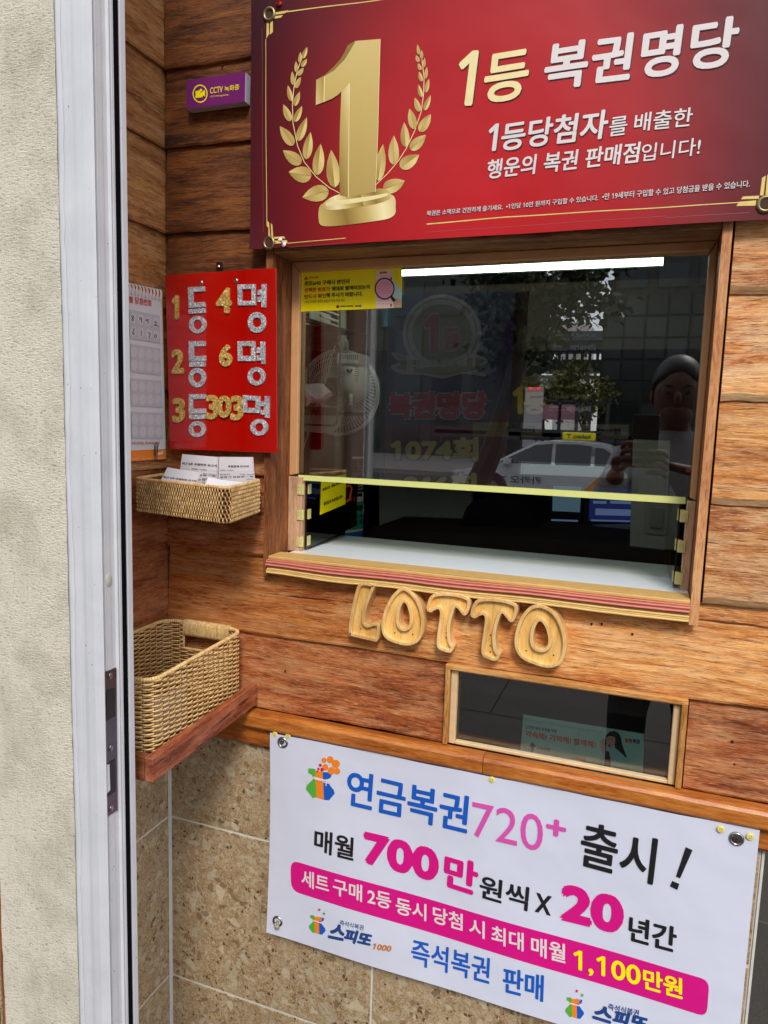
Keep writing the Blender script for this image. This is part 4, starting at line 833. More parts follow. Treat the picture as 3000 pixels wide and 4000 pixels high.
disc(k3, zn, PNY, (1030, 352), 98, .0008, 1, 1.1); ring(k3, zn, PNY, (1030, 352), 108, 95, .0011, 2, 1.1); zp(k3, zn, PNY, [(1090, 440), (1108, 428), (1148, 472), (1140, 500), (1112, 482)], .0011, 2)
for r_i in range(5): zp(k3, zn, PNY, [(960, 300 + r_i * 26), (1100, 292 + r_i * 26), (1100, 294 + r_i * 26), (960, 302 + r_i * 26)], .0010, 0)
face_ = [(1120, 480), (1150, 455), (1205, 470), (1210, 556), (1130, 556)]; zp(k3, zn, PNY, face_, .0009, 4)
k3.build('magnifier_picture', [M['p_red'], M['p_pinkl'], M['ink'], plain('print_cyan_pale', srgb(190, 226, 220), .4), M['p_skin']], yn)
k4 = MB(); disc(k4, zn, PNY, (522, 546), 17, .0005); k4.build('emblem', M['p_navy'], yn); k4 = MB(); disc(k4, zn, PNY, (518, 541), 9, .0008, 0); k4.build('emblem', M['p_red'], yn); k4 = MB(); tw(k4, zn, '동행', PNY, 710, 742, 528, 552, -.03, .0005, .0005, 0); k4.build('lettering', M['p_red'], yn)
k4 = MB(); tw(k4, zn, '복권', PNY, 744, 778, 527, 551, -.03, .0005, .0005); k4.build('lettering', M['p_blue'], yn)

# ================================================================== WHITE BANNER
VY = -0.024; PV = PY(VY); zv = Zm(1000, 2800, 2000 / 1659)
wb = thing('white_banner', 'white vinyl banner with blue and magenta lottery lettering hung over the stone tiles', 'banner', (0.24, VY, 0.55))
def vsk(s, t, x, z):
    return x + 0.0018 * math.sin(t * 3) * (1 - s) - 0.0015 * (1 - t) * (1 - s), z - 0.0022 * math.sin(s * PI * 2) * t * 0 - (0.0018 * math.sin(s * PI) if t < .3 else 0)
sheet(0.2365, 1.0245, 0.548, 0.9365, lambda s, t: VY + 0.0, 24, 2, M['vinyl'], 'sheet', wb, vsk)
items = {'p_blue': [('연금복권', zv(290, 287), zv(684, 380), zv(297, 170), .0014), ('즉석복권', zv(503, 797), zv(757, 863), zv(506, 716), .0008), ('판매', zv(800, 886), zv(932, 918), zv(802, 803), .0010)],
    'p_mauve': [('720', zv(700, 385), zv(928, 440), zv(702, 272), .0001), ('+', zv(938, 381), zv(1003, 396), zv(942, 326), .0016)],
    'ink': [('출시', zv(1045, 484), zv(1286, 545), zv(1060, 336), .0014), ('매월', zv(188, 434), zv(316, 467), zv(191, 360), .0010), ('원씩', zv(722, 584), zv(880, 630), zv(728, 508), .0010), ('x', zv(903, 630), zv(955, 645), zv(908, 569), .0004), ('년간', zv(1205, 724), zv(1360, 764), zv(1210, 642), .0012)],
    'p_pink': [('700', zv(345, 474), zv(590, 541), zv(349, 368), .0042), ('만', zv(605, 548), zv(716, 582), zv(612, 440), .0026), ('20', zv(983, 660), zv(1188, 712), zv(990, 538), .0046)]}
for mt, it in items.items(): words(wb, M[mt], it, PV)
zx = Zm(2500, 3100, 500 / 1229); mb = MB(); zp(mb, zx, PV, [(440, 512), (505, 543), (385, 812), (345, 795)], .001); zp(mb, zx, PV, [(310, 835), (378, 865), (358, 922), (288, 888)], .001); mb.build('exclamation_mark', M['ink'], wb)
mb = MB(); mb.poly([PV.at(*p, .0004) for p in rounded([(112, 463), (1469, 851), (1460, 968), (114, 562)], 30, zv)]); mb.build('magenta_bar', M['p_pink'], wb)
mb = MB()
for s_, x0, x1, yt, yb in (('세트', 148, 238, 492, 546), ('구매', 251, 345, 519, 573), ('2등', 362, 438, 553, 604), ('동시', 453, 552, 582, 636), ('당첨', 573, 670, 612, 667), ('시', 691, 742, 648, 704), ('최대', 763, 868, 671, 729), ('매월', 892, 1003, 707, 768)): tw(mb, zv, s_, PV, x0, x1, yt, yb, .27, .0006, .0010)
mb.build('lettering', M['p_white'], wb)
mb = MB(); tw(mb, zv, '1,100', PV, 1028, 1246, 752, 824, .26, .0010, .0010); tw(mb, zv, '만원', PV, 1254, 1382, 812, 878, .27, .0010, .0010); mb.build('lettering', M['p_yellow'], wb)
def small_logo(x, y, s, stars=True):
    z_ = Zm(*zv(x, y), zv.k * s)
    L = [MB() for _ in range(5)]
    L[0].poly([PV.at(*z_(*p), .0006) for p in [(8, 36), (30, 38), (36, 128), (22, 132), (0, 104), (2, 92), (24, 70), (20, 58), (6, 50)]])
    L[1].poly([PV.at(*z_(*p), .0008) for p in [(30, 44), (54, 46), (58, 138), (34, 130)]])
    L[2].poly([PV.at(*z_(*p), .0007) for p in [(54, 48), (84, 50), (80, 66), (64, 74), (90, 108), (92, 118), (74, 140), (58, 138)]])
    L[3].poly([PV.at(*z_(*p), .0010) for p in [(24, 62), (80, 78), (80, 84), (24, 68)]])
    if stars:
        for c_, r_, k_ in (((56, 8), 10, 3), ((82, 28), 11, 0), ((60, 58), 17, 1)):
            L[4 if k_ == 3 else k_].poly([PV.at(*z_(c_[0] + r_ * (1 if i % 2 == 0 else .42) * math.sin(i * PI / 5), c_[1] - r_ * (1 if i % 2 == 0 else .42) * math.cos(i * PI / 5)), .0012) for i in range(10)])
    else:
        for c_, r_ in (((96, 22), 13), ((78, 8), 11), ((58, 10), 8), ((62, 32), 10), ((82, 44), 12), ((100, 46), 10)): disc(L[1], z_, PV, c_, r_, .0011)
        for c_, r_ in (((46, 26), 5), ((52, 40), 6), ((40, 38), 4), ((36, 46), 3)): disc(L[4], z_, PV, c_, r_, .0011)
    for mb_, mt in zip(L, ('p_green', 'p_orange', 'p_blue', 'p_white', 'p_red')):
        if mb_.v: mb_.build('logo', M[mt], wb)
small_logo(163, 130, 1.0, False)
z_bar = MB()
for a_ in ([(189, 198), (212, 204), (212, 207), (189, 201)], [(217, 208), (243, 215), (243, 218), (217, 211)], [(228, 200), (231, 201), (229, 224), (226, 223)]): z_bar.poly([PV.at(*zv(*p), .0016) for p in a_])
z_bar.build('logo', M['p_white'], wb)
small_logo(173, 618, .60); small_logo(1003, 880, .66)
words(wb, M['p_dblue'], [('즉석식복권', zv(273, 670), zv(350, 688), zv(275, 654), .0001), ('스', zv(234, 712), zv(286, 722), zv(248, 664), .0018), ('피또', zv(284, 722), zv(372, 742), zv(296, 680), .0016), ('즉석식복권', zv(1140, 946), zv(1240, 968), zv(1142, 926), .0002), ('스', zv(1088, 972), zv(1150, 992), zv(1102, 926), .0018), ('피또', zv(1150, 992), zv(1262, 1020), zv(1164, 944), .0016)], PV)
words(wb, M['p_tan'], [('1000', zv(377, 747), zv(438, 757), zv(383, 728), .0007)], PV)
for i, (u, v) in enumerate(((88, 82), (1557, 397), (72, 660))):
    c = PV.at(*zv(u, v), .0005); eyelet(wb, c, .0105, .0062, 'steel')
    if i < 2:
        s_ = MB().tube([c + Vector((-.0008, .0, .0012)), c + Vector((-.0008, -.0030, .0012))], [.0042, .0036], 14).build('screw', M['steel'], wb)
        MB().box(c + Vector((-.0036, -.0034, .0009)), c + Vector((.0020, -.0028, .0016))).box(c + Vector((-.0012, -.0036, -.0016)), c + Vector((-.0005, -.0027, .0040))).build('screw_slot', M['steel_dark'], s_)
    else: MB().tube([c, c + Vector((.002, -.006, -.003))], .003, 10).ball(c + Vector((.003, -.008, -.004)), .0048, 12, 8).build('suction_peg', flat('clear_peg', 150, 136, 110, .2), wb, smooth=True)
# smiley thumb tacks
for i, (u, v, lab) in enumerate(((62, 56, 'yellow smiley thumb tack at the top left tip of the white banner'), (104, 62, 'yellow smiley thumb tack just right of the first one above the left eyelet'), (764, 203, 'lone yellow smiley thumb tack at the top middle of the white banner'), (1506, 364, 'yellow smiley thumb tack left of the right eyelet of the white banner'), (1601, 388, 'yellow smiley thumb tack at the top right tip of the white banner'))):
    c = PV.at(*zv(u, v), .001); t = thing('thumb_tack', lab, 'thumb tack', c, 'smiley thumb tacks along the white banner')
    MB().tube([c + Vector((0, .0006, 0)), c + Vector((0, -.0012, 0)), c + Vector((0, -.0018, 0))], [.0050, .0050, .0042], 20).build('disc', flat('tack_yellow', 232, 214, 110, .35), t)
    m_ = MB(); yy = -.0021
    for dx in (-.0014, .0014): m_.ball(c + Vector((dx, yy, .0013)), (.0005, .0002, .0006), 8, 4)
    m_.tube([c + Vector((.0022 * math.cos(a), yy, .0004 + .0024 * math.sin(a))) for a in [PI * (1.12 + .76 * k / 7) for k in range(8)]], .00022, 4); m_.build('smile', M['ink'], t)

# ================================================================== LOTTO LETTERS
zl = Zm(1300, 2200, 1000 / 1659); LF, LB = -0.0215, 0.004
Lf = [(178, 130), (205, 124), (262, 138), (268, 158), (243, 222), (215, 300), (205, 375), (222, 398), (256, 388), (288, 390), (303, 412), (300, 470), (285, 508), (250, 505), (115, 472), (101, 450), (104, 395), (118, 300), (140, 210), (158, 150)]
O1 = [(455, 157), (510, 187), (552, 240), (580, 310), (590, 390), (578, 470), (546, 515), (490, 536), (420, 525), (352, 497), (320, 455), (312, 400), (325, 330), (355, 255), (400, 190)]
O1h = [(462, 256), (482, 285), (496, 345), (492, 398), (466, 420), (440, 413), (428, 380), (431, 320), (443, 278)]
T1 = [(645, 205), (700, 192), (790, 197), (858, 215), (888, 238), (888, 288), (866, 335), (842, 338), (822, 312), (795, 288), (778, 330), (763, 385), (756, 440), (764, 510), (784, 545), (768, 578), (738, 580), (690, 560), (672, 535), (673, 480), (684, 400), (693, 330), (684, 300), (660, 306), (636, 320), (612, 312), (606, 285), (620, 235)]
T2 = [(890 + (x - 605) * 1.075, 222 + (y - 190) * 1.045 + 0.02 * (x - 605)) for x, y in T1]
O2 = [(1335, 268), (1400, 290), (1455, 340), (1495, 420), (1512, 510), (1506, 590), (1480, 648), (1440, 673), (1385, 679), (1310, 660), (1232, 625), (1188, 570), (1175, 500), (1190, 420), (1225, 340), (1275, 285)]
O2h = [(1342, 378), (1370, 405), (1390, 460), (1394, 520), (1375, 550), (1345, 556), (1312, 542), (1299, 500), (1304, 440), (1320, 400)]
def inset(loop, d):
    n = len(loop); area = sum(loop[i].x * loop[(i + 1) % n].z - loop[(i + 1) % n].x * loop[i].z for i in range(n)); sg = 1 if area > 0 else -1; out = []
    for i in range(n):
        t = (loop[(i + 1) % n] - loop[i - 1]).normalized(); out.append(loop[i] + Vector((-t.z, 0, t.x)) * sg * d)
    return out
def letter(pts, hole, label):
    PLt = PY(LF); o = [PLt.at(*zl(p.x, p.y)) for p in smooth_loop([Vector((*q, 0)) for q in pts], 5)]
    h = [PLt.at(*zl(p.x, p.y)) for p in smooth_loop([Vector((*q, 0)) for q in hole], 5)] if hole else None
    cx = sum(p.x for p in o) / len(o); cz = min(p.z for p in o); t = thing('wooden_letter', label, 'letter', (cx, LB, cz), 'carved wooden letters under the window sill')
    def strip(mb, a, b, mi):
        n = len(a); mb.add(a + b, [(i, (i + 1) % n, n + (i + 1) % n, n + i) for i in range(n)], mi)
    dy = lambda L, y: [Vector((p.x, y, p.z)) for p in L]
    mb = MB(); e1 = inset(o, .0007); r1 = inset(o, .0048); r2 = inset(o, .0056); fl = inset(o, .0066)
    strip(mb, dy(o, LB), dy(o, LF + .0008), 0); strip(mb, dy(o, LF + .0008), e1, 0); strip(mb, e1, r1, 0); strip(mb, r1, dy(r2, LF + .0012), 0)
    strip(mb, dy(r2, LF + .0012), dy(fl, LF + .0068), 1); loops = [dy(fl, LF + .0068)]
    if h:
        e1 = inset(h, -.0007); r1 = inset(h, -.0048); r2 = inset(h, -.0056); fl = inset(h, -.0064)
        strip(mb, dy(h, LB), dy(h, LF + .0008), 0); strip(mb, dy(h, LF + .0008), e1, 0); strip(mb, e1, r1, 0); strip(mb, r1, dy(r2, LF + .0012), 0); strip(mb, dy(r2, LF + .0012), dy(fl, LF + .0068), 1); loops.append(dy(fl, LF + .0068))
    tri = tessellate_polygon(loops); allp = [p for L in loops for p in L]; mb.add(allp, [tuple(q) for q in tri], 1)
    ob = mb.build('carved_body', [M['letter'], M['letter_in']], t, smooth=False); return t
letter(Lf, None, 'wooden letter L, the first of the carved letters under the sill')
letter(O1, O1h, 'wooden egg shaped letter O between the letter L and the first letter T')
letter(T1, None, 'wooden letter T in the middle of the word under the sill')
letter(T2, None, 'wooden letter T just left of the last and largest letter O')
letter(O2, O2h, 'largest wooden letter O at the right end above the small window')
ns = MB()
for u, v in ((735, 452), (733, 483), (1022, 466), (1020, 535), (1020, 575), (402, 451), (518, 461), (182, 425), (1253, 567), (1431, 597), (735, 545)):
    p = PY(LF + .0066).at(*zl(u, v)); ns.ball(p, (.0011, .0005, .0015), 8, 4)
ns.build('nail_head', M['steel_dark']); tag(bpy.data.objects['nail_head'], 'tiny dark nail heads in the recessed faces of the wooden letters', 'nails', kind='stuff')

# ================================================================== SMALL WINDOW
zw = Zm(1700, 2500, 1200 / 1659)
sf = thing('small_window', 'low wide window in an orange wooden frame just above the rail with a poster behind', 'window', (0.735, 0, 0.966))
x0, x1, zA, zB_ = 0.5505, 0.9185, 0.968, 1.1055
for nm, a, b, mt in (('frame_side', (x0, -.0085, zA), (x0 + .0075, .012, zB_ - .0085), 'frame_wood_v'), ('frame_side', (x1 - .0085, -.0085, zA), (x1, .012, zB_ - .0085), 'frame_wood_v'), ('frame_top', (x0, -.0088, zB_ - .008), (x1, .0122, zB_), 'frame_wood')):
    bevel(MB().box(a, b).build(nm, M[mt], sf), .0008, 1)
cl_ = MB(); gx0, gx1, gz0, gz1 = x0 + .0185, x1 - .019, .9735, zB_ - .0125
def fr_ring(a, b, y0, y1):
    return MB().box((a[0], y0, a[1]), (b[0], y1, b[1]))
for a, b in (((x0 + .008, zA), (gx0, zB_ - .0085)), ((gx1, zA), (x1 - .009, zB_ - .0085)), ((gx0 + .0002, zA), (gx1 - .0002, gz0)), ((gx0 + .0002, gz1), (gx1 - .0002, zB_ - .0085))):
    bevel(fr_ring(a, b, .0005, .011).build('inner_frame', M['caulk_pale'], sf), .001, 1)
MB().box((gx0 - .001, .0115, gz0 - .001), (gx1 + .001, .0145, gz1 + .001)).build('pane', M['glass_small'], sf)
cb = MB(); cy = 0.11
fixnormals(MB().box((x0, cy + .03, 0.95), (x1, cy + .035, 1.2)).box((x0, .0305, .935), (x1, cy + .03, .955)).box((x0 - .006, .0305, .955), (x0, cy + .03, 1.2)).box((x1, .0305, .955), (x1 + .006, cy + .03, 1.2)).build('cavity', M['room_dark'], sf))
PCd = PY(0.019)
cdq = [PCd.at(*zw(*p)) for p in ((476, 402), (1128, 508), (1117, 800), (452, 690))]
po = thing('age_limit_poster', 'pale teal poster with a smiling woman and orange Korean slogan behind the small window', 'poster', (0.76, 0.019, 0.96))
MB().prism(cdq, (0, .0008, 0)).build('sheet', M['p_teal'], po)
mb = MB(); tw(mb, zw, '건전한 복권 문화를 위해', PCd, 490, 655, 459, 478, .155, .0001, .0004); mb.build('lettering', M['ink'], po)
mb = MB(); tw(mb, zw, '약속해! 기억해! 함께해!', PCd, 487, 868, 486, 522, .165, .0005, .0004); tw(mb, zw, '구매금액', PCd, 738, 812, 627, 648, .13, .0001); zp(mb, zw, PCd, [(680, 645), (828, 668), (826, 708), (680, 684)], .0004); tw(mb, zw, '동행', PCd, 1024, 1064, 528, 553, .12, .0004); mb.build('lettering', flat('print_burnt_orange', 214, 92, 40), po)
mb = MB(); tw(mb, zw, '구매연령', PCd, 546, 618, 575, 594, .13, .0001); zp(mb, zw, PCd, [(514, 612), (662, 626), (660, 656), (514, 640)], .0004); zp(mb, zw, PCd, [(524, 550), (545, 578), (532, 577), (530, 615), (515, 612), (518, 576), (508, 574)], .0004); tw(mb, zw, '복권', PCd, 1066, 1105, 532, 558, .12, .0004); mb.build('lettering', flat('print_poster_blue', 40, 92, 142), po)
mb = MB(); tw(mb, zw, '만19세 이상', PCd, 540, 652, 611, 636, .12, .0003, .0010); tw(mb, zw, '10만원 이하', PCd, 688, 815, 654, 680, .14, .0003, .0010); mb.build('lettering', M['p_white'], po)
mb = MB()
sl2 = lambda pts: [(p.x, p.y) for p in smooth_loop([Vector((*q, 0)) for q in pts], 3)]
zp(mb, zw, PCd, [(916, 540), (924, 512), (942, 496), (966, 491), (990, 502), (1003, 526), (1010, 566), (1024, 604), (1036, 632), (1008, 642), (984, 622), (974, 596), (968, 560), (925, 560), (920, 600), (914, 580)], .0004, 0); zp(mb, zw, PCd, [(918, 596), (940, 604), (946, 640), (950, 700), (944, 724), (910, 716), (914, 660)], .0009, 0)
zp(mb, zw, PCd, sl2([(924, 532), (930, 516), (948, 512), (968, 516), (973, 540), (968, 566), (952, 586), (938, 582), (926, 560)]), .0008, 1); zp(mb, zw, PCd, [(922, 530), (932, 510), (950, 505), (970, 512), (976, 540), (966, 522), (946, 518), (932, 522)], .0012, 0)
zp(mb, zw, PCd, sl2([(893, 545), (905, 535), (915, 555), (918, 600), (905, 612), (895, 590)]), .0007, 1)
zp(mb, zw, PCd, [(950, 590), (975, 585), (1020, 625), (1045, 650), (1060, 770), (1020, 760), (945, 740), (945, 640)], .0006, 2)
zp(mb, zw, PCd, [(870, 700), (905, 600), (920, 612), (915, 700), (905, 740)], .0005, 2)
zp(mb, zw, PCd, [(932, 567), (948, 563), (944, 575), (936, 576)], .0011, 3); zp(mb, zw, PCd, [(930, 538), (938, 535), (938, 539), (931, 541)], .0011, 0); zp(mb, zw, PCd, [(950, 534), (959, 534), (959, 538), (950, 538)], .0011, 0)
mb.build('woman_picture', [M['ink'], M['p_skin'], plain('print_pale_teal', srgb(150, 204, 206), .5), flat('print_lip', 150, 40, 44)], po)

# ================================================================== WOVEN TRAY AND RECEIPTS
def rrect(c4, r, step, z):                               # rounded quad outline in plan, evenly spaced points
    pts = []
    for i in range(4):
        a, b, d = Vector(c4[i - 1]), Vector(c4[i]), Vector(c4[(i + 1) % 4]); u = (a - b).normalized(); w = (d - b).normalized()
        for t in [k / 6 for k in range(7)]: pts.append((1 - t) ** 2 * (b + u * r) + 2 * t * (1 - t) * b + t * t * (b + w * r))
    seg = [(pts[(i + 1) % len(pts)] - pts[i]).length for i in range(len(pts))]; tot = sum(seg); n = int(tot / step); n += n % 2; out = []; nr = []
    i = 0; acc = 0
    for k in range(n):
        s = tot * k / n
        while acc + seg[i] < s - 1e-9: acc += seg[i]; i += 1
        t = (s - acc) / seg[i] if seg[i] > 1e-9 else 0; a, b = pts[i], pts[(i + 1) % len(pts)]; p = a.lerp(b, t); out.append(Vector((p.x, p.y, z)))
    for k in range(n):
        t = (out[(k + 1) % n] - out[k - 1]).normalized(); nr.append(Vector((t.y, -t.x, 0)))
    cc = sum(out, Vector()) / n
    if (out[0] - cc).dot(nr[0]) < 0: nr = [-q for q in nr]
    return out, nr
TZ = 1.386; TB = 1.3325
tray = thing('woven_tray', 'shallow woven rattan tray full of receipts fixed in the corner under the red sign', 'basket', (0.11, -0.08, TB))
c4 = [(0.206, -0.013), (0.236, -0.166), (0.027, -0.122), (0.006, -0.006)]
tr = random.Random(11); step = 0.0056; rows_n = 8; rh = (TZ - TB) / rows_n
for r in range(rows_n):
    grow = 0.0006 * math.sin(r / rows_n * PI); P, Nn = rrect(c4, .017, step, 0); n = len(P); mb = MB(); zc0 = TB + rh * r
    for k in range(n):
        j = tr.uniform(-.0004, .0004); sh_ = (0.5 if r % 2 else 0.0); p = P[k].lerp(P[(k + 1) % n], sh_) + Nn[k] * grow; t = (P[(k + 1) % n] - P[k - 1]).normalized()
        lean = .0011; pts = []
        for q in range(5):
            f = q / 4; pts.append(p + t * (lean * (f - .5) + j) + Nn[k] * (0.0030 * math.sin(PI * f) - .0006) + Vector((0, 0, zc0 - rh * .06 + rh * 1.12 * f)))
        w = .00145 + tr.uniform(-.0002, .0003); mb.tube(pts, [w * .7, w, w * 1.08, w, w * .7], 5, caps=False, flat=.55)
    mb.build('woven_row', M['rattan'], tray, smooth=True)
mb = MB()
for r in range(rows_n + 1):
    P, Nn = rrect(c4, .017, .01, TB + rh * r); mb.tube([p - q * .0003 for p, q in zip(P, Nn)], .0013, 5, closed=True)
mb.build('core_cane', M['rattan_dark'], tray, smooth=True)
P, Nn = rrect(c4, .017, .0011, TZ + .0012); mb = MB(); mb.tube(P, [.0030 + .00055 * math.sin(i * 2 * PI / 4.6) for i in range(len(P))], 8, closed=True); mb.build('rim', M['rattan'], tray, smooth=True)
P, Nn = rrect(c4, .017, .01, TB); n = len(P); mb = MB(); inn = [p - q * .0042 for p, q in zip(P, Nn)]
mb.add([Vector((p.x, p.y, TB + .001)) for p in inn] + [Vector((p.x, p.y, TZ)) for p in inn], [(i, (i + 1) % n, n + (i + 1) % n, n + i) for i in range(n)]); mb.poly([Vector((p.x, p.y, TB + .001)) for p in P]); mb.build('inner_weave', M['rattan_dark'], tray)
def paper(label, TLp, TRp, BRp, BLp, pl, bend, title, lines, stripe=True):
    a, b, c, d = [pl.at(*zr(*p)) for p in (TLp, TRp, BRp, BLp)]; t = thing('receipt', label, 'receipt', (c + d) / 2, 'printed result slips in the woven tray')
    nx = 10; mb = MB(); f = lambda s, v: (a.lerp(b, s)).lerp(d.lerp(c, s), v) + pl.n * (bend * math.sin(PI * s) + .5 * bend * math.sin(PI * v) - .0)
    for th in (0, .0002):
        for j in range(5):
            for i in range(nx + 1): mb.v.append(f(i / nx, j / 4) - pl.n * th)
    m = (nx + 1) * 5
    for j in range(4):
        for i in range(nx): k = j * (nx + 1) + i; q = (k, k + 1, k + nx + 2, k + nx + 1); mb.f += [q, tuple(m + z for z in q[::-1])]; mb.m += [0, 0]
    mb.build('slip', M['white_paper'], t)
    g = MB(); h = MB()
    def wtxt(mbx, s_, s0, s1, v0, v1, bold=.0):
        vs, fs, _ = glyphs(s_); 
        for k in range(3 if bold else 1): mbx.add([f(s0 + (s1 - s0) * x, v1 + (v0 - v1) * y) + pl.n * (.0006 + .00003 * k) + (b - a).normalized() * bold * (k - 1) for x, y in vs], fs)
    for s_, s0, s1, v0, v1, bo_ in [title] + lines: wtxt(g, s_, s0, s1, v0, v1, bo_)
    g.build('lettering', M['ink'], t)
    if stripe:
        for k in range(14): h.poly([f(s, v) + pl.n * .0005 for s, v in ((.965, k / 14 + .01), (.985, k / 14 + .01), (.985, (k + .7) / 14), (.965, (k + .7) / 14))])
        h.build('pink_stripe', M['p_pinkl'], t)
    return f, pl, t
zr = Zm(500, 1750, 600 / 1659)
paper('result slip headed with five recent weeks, standing at the back left of the woven tray', (585, 65), (978, 98), (965, 420), (545, 400), PY(-0.022), .0012, ('최근 5주 추첨번호 보고서', .04, .97, .25, .335, .0003),
      [('판매점ID : 14130025', .32, .72, .42, .48, 0), ('제 001085 회차', .04, .30, .52, .58, 0), ('추첨일 : 2023-09-16', .62, .98, .56, .62, 0), ('04 07 17 18  8 44 ― 36', .06, .95, .61, .66, .0002), ('추첨일 : 2023-09-09', .62, .98, .72, .78, 0), ('33 42', .5, .7, .76, .81, .0002), ('추첨일', .62, .74, .85, .91, 0)])
paper('result slip with a faded pink heading standing at the back right of the woven tray', (985, 95), (1352, 98), (1375, 385), (975, 400), PY(-0.018), .0010, ('추첨결과 보고서', .28, .86, .30, .38, .0003),
      [('판매점ID : 14130025', .04, .44, .45, .50, 0), ('제 001085 회차', .04, .34, .60, .66, 0), ('추첨일 : 2023-09', .62, .98, .62, .67, 0), ('04 07 17 18 30 44 ― 36', .06, .96, .69, .75, .0002), ('등위', .03, .12, .78, .83, 0), ('당첨자수', .78, .96, .80, .85, 0)])
paper('curled result slip leaning over the left rim of the woven tray', (425, 208), (785, 262), (700, 470), (300, 430), Pl((0.07, -0.075, 1.38), (0.1, -1, .35)), -.003, ('최근 5주 추첨번호 보고서', .02, .96, .40, .50, .0003), [('판매점ID : 14130025', .3, .72, .62, .70, 0)])
paper('blank topped result slip lying low at the front right corner of the woven tray', (868, 316), (1285, 372), (1120, 560), (770, 500), Pl((0.17, -0.105, 1.375), (0.1, -1, .6)), -.003, ('추첨결과 보고서', .32, .95, .42, .52, .0003), [('판매점ID', .3, .5, .62, .70, 0)])
hr = MB(); PQ = PY(-0.0232)
zp(hr, zr, PQ, [(578, 219), (968, 250), (968, 252), (578, 221)]); zp(hr, zr, PQ, [(1000, 250), (1360, 252), (1360, 254), (1000, 252)]); hr.v and None
ob_ = hr.build('tape_strip', M['p_grey']); tag(ob_, 'thin printed rules across the two upright slips behind the woven tray', 'printed line')

# ================================================================== BASKET SHELF + WICKER BASKET
sh = thing('basket_shelf', 'small reddish wooden shelf with raised lips holding the wicker basket in the corner', 'shelf', (0.1, -0.16, 0.976))
hx = MB(); 
hx.hexa([(0.1845, -0.0060, 0.976), (0.1985, -0.0060, 0.976), (0.2105, -0.3165, 0.976), (0.1965, -0.3165, 0.976), (0.1845, -0.0060, 1.016), (0.1985, -0.0060, 1.016), (0.2105, -0.3165, 1.012), (0.1965, -0.3165, 1.012)])
bevel(fixnormals(hx.build('side_lip', M['shelf_wood'], sh)), .0009, 1)
M['shelf_end'] = wood('shelf_end', srgb(88, 40, 18), srgb(140, 78, 42), srgb(172, 108, 66), pale=srgb(178, 124, 88), weather=0.4, bmp=0.8)
bevel(MB().box((0.002, -0.3160, 0.975), (0.1952, -0.3020, 1.0115)).build('front_lip', M['shelf_end'], sh), .0009, 1)
MB().box((0.002, -0.3015, 0.976), (0.1842, -0.001, 0.983)).build('shelf_board', M['shelf_wood'], sh)
wk = thing('wicker_basket', 'deep rectangular wicker basket with a handle hole standing on the corner shelf', 'basket', (0.09, -0.16, 0.984))
c5 = [(0.172, -0.014), (0.1895, -0.291), (0.010, -0.287), (0.006, -0.014)]
BZ0, BZ1 = 0.986, 1.112; nrow = 33; pit = (BZ1 - BZ0) / nrow; STK = 0.0165
Pb, Nb = rrect(c5, .030, STK / 8, 0); nb = len(Pb); nb8 = nb // 16 * 16
br_ = random.Random(21)
def inhole(p, z): return p.y > -0.04 and 0.047 < p.x < 0.146 and z > 1.062
def stk_phase(i): return math.cos(PI * i / (nb / round(nb / 8 / 2) / 2))
for r in range(nrow):
    z = BZ0 + pit * (r + .5); flare = 1.0; runs = [[]]; sg = 1 if r % 2 else -1
    for i in range(nb + 1):
        p = Pb[i % nb]; 
        if inhole(p, z):
            if runs[-1]: runs.append([])
            continue
        ph = stk_phase(i % nb); runs[-1].append(p + Nb[i % nb] * (0.0023 * ph * sg) + Vector((0, 0, z + .0009 * math.sin(i * .11 + r) * .5 - .0007 * ph * sg * 0 + br_.uniform(-.00008, .00008))))
    mb = MB()
    for rn in runs:
        if len(rn) > 2: mb.tube(rn, .00150, 5, caps=True)
    mb.build('weaver', M['wicker'], wk, smooth=True)
ns_ = round(nb / 8)
for k in range(ns_):
    i = int(k * nb / ns_ + nb / ns_ / 2); p = Pb[i % nb]
    top = 1.062 if inhole(p, 1.09) else BZ1
    MB().tube([Vector((p.x, p.y, BZ0)), Vector((p.x, p.y, top))], .0012, 5).build('stake', M['rattan_dark'], wk)
def bead(pts, r, amp, per, k=8, closed=False): return MB().tube(pts, [r + amp * math.sin(i * 2 * PI / per) for i in range(len(pts))], k, closed=closed)
Pr, _n = rrect(c5, .030, .00085, BZ1 + .0015); bead(Pr, .0033, .00050, 5.0, closed=True).build('rim', M['wicker'], wk, smooth=True)
hz0, hz1 = 1.0905, 1.113
for i in range(34):
    x = 0.049 + i * .0029; MB_ = MB().tube([(x, -.0185, hz1 + .003), (x, -.0195, hz1), (x + .0004, -.0205, hz0 + .004), (x, -.0185, hz0), (x, -.0125, hz0 - .0008), (x, -.009, hz0 + .004), (x, -.009, hz1), (x, -.0125, hz1 + .0055), (x, -.0185, hz1 + .003)], .00152, 5)
    MB_.build('handle_wrap', M['wicker'], wk, smooth=True)
bead([Vector((0.046 + .00085 * i, -.0145, 1.0635)) for i in range(119)], .0026, .0004, 5).build('hole_edge', M['wicker'], wk, smooth=True)
bead([Vector((0.046, -.0145, 1.0635 + .00085 * i)) for i in range(34)], .0024, .0004, 5).build('hole_edge', M['wicker'], wk, smooth=True)
bead([Vector((0.147, -.0145, 1.0635 + .00085 * i)) for i in range(34)], .0024, .0004, 5).build('hole_edge', M['wicker'], wk, smooth=True)
MB().poly([Vector((p.x, p.y, BZ0 + .001)) for p in Pb[::6]]).build('base', M['rattan_dark'], wk)
fx = MB(); fr2 = random.Random(4)                         # paper slips inside, glimpsed through the weave
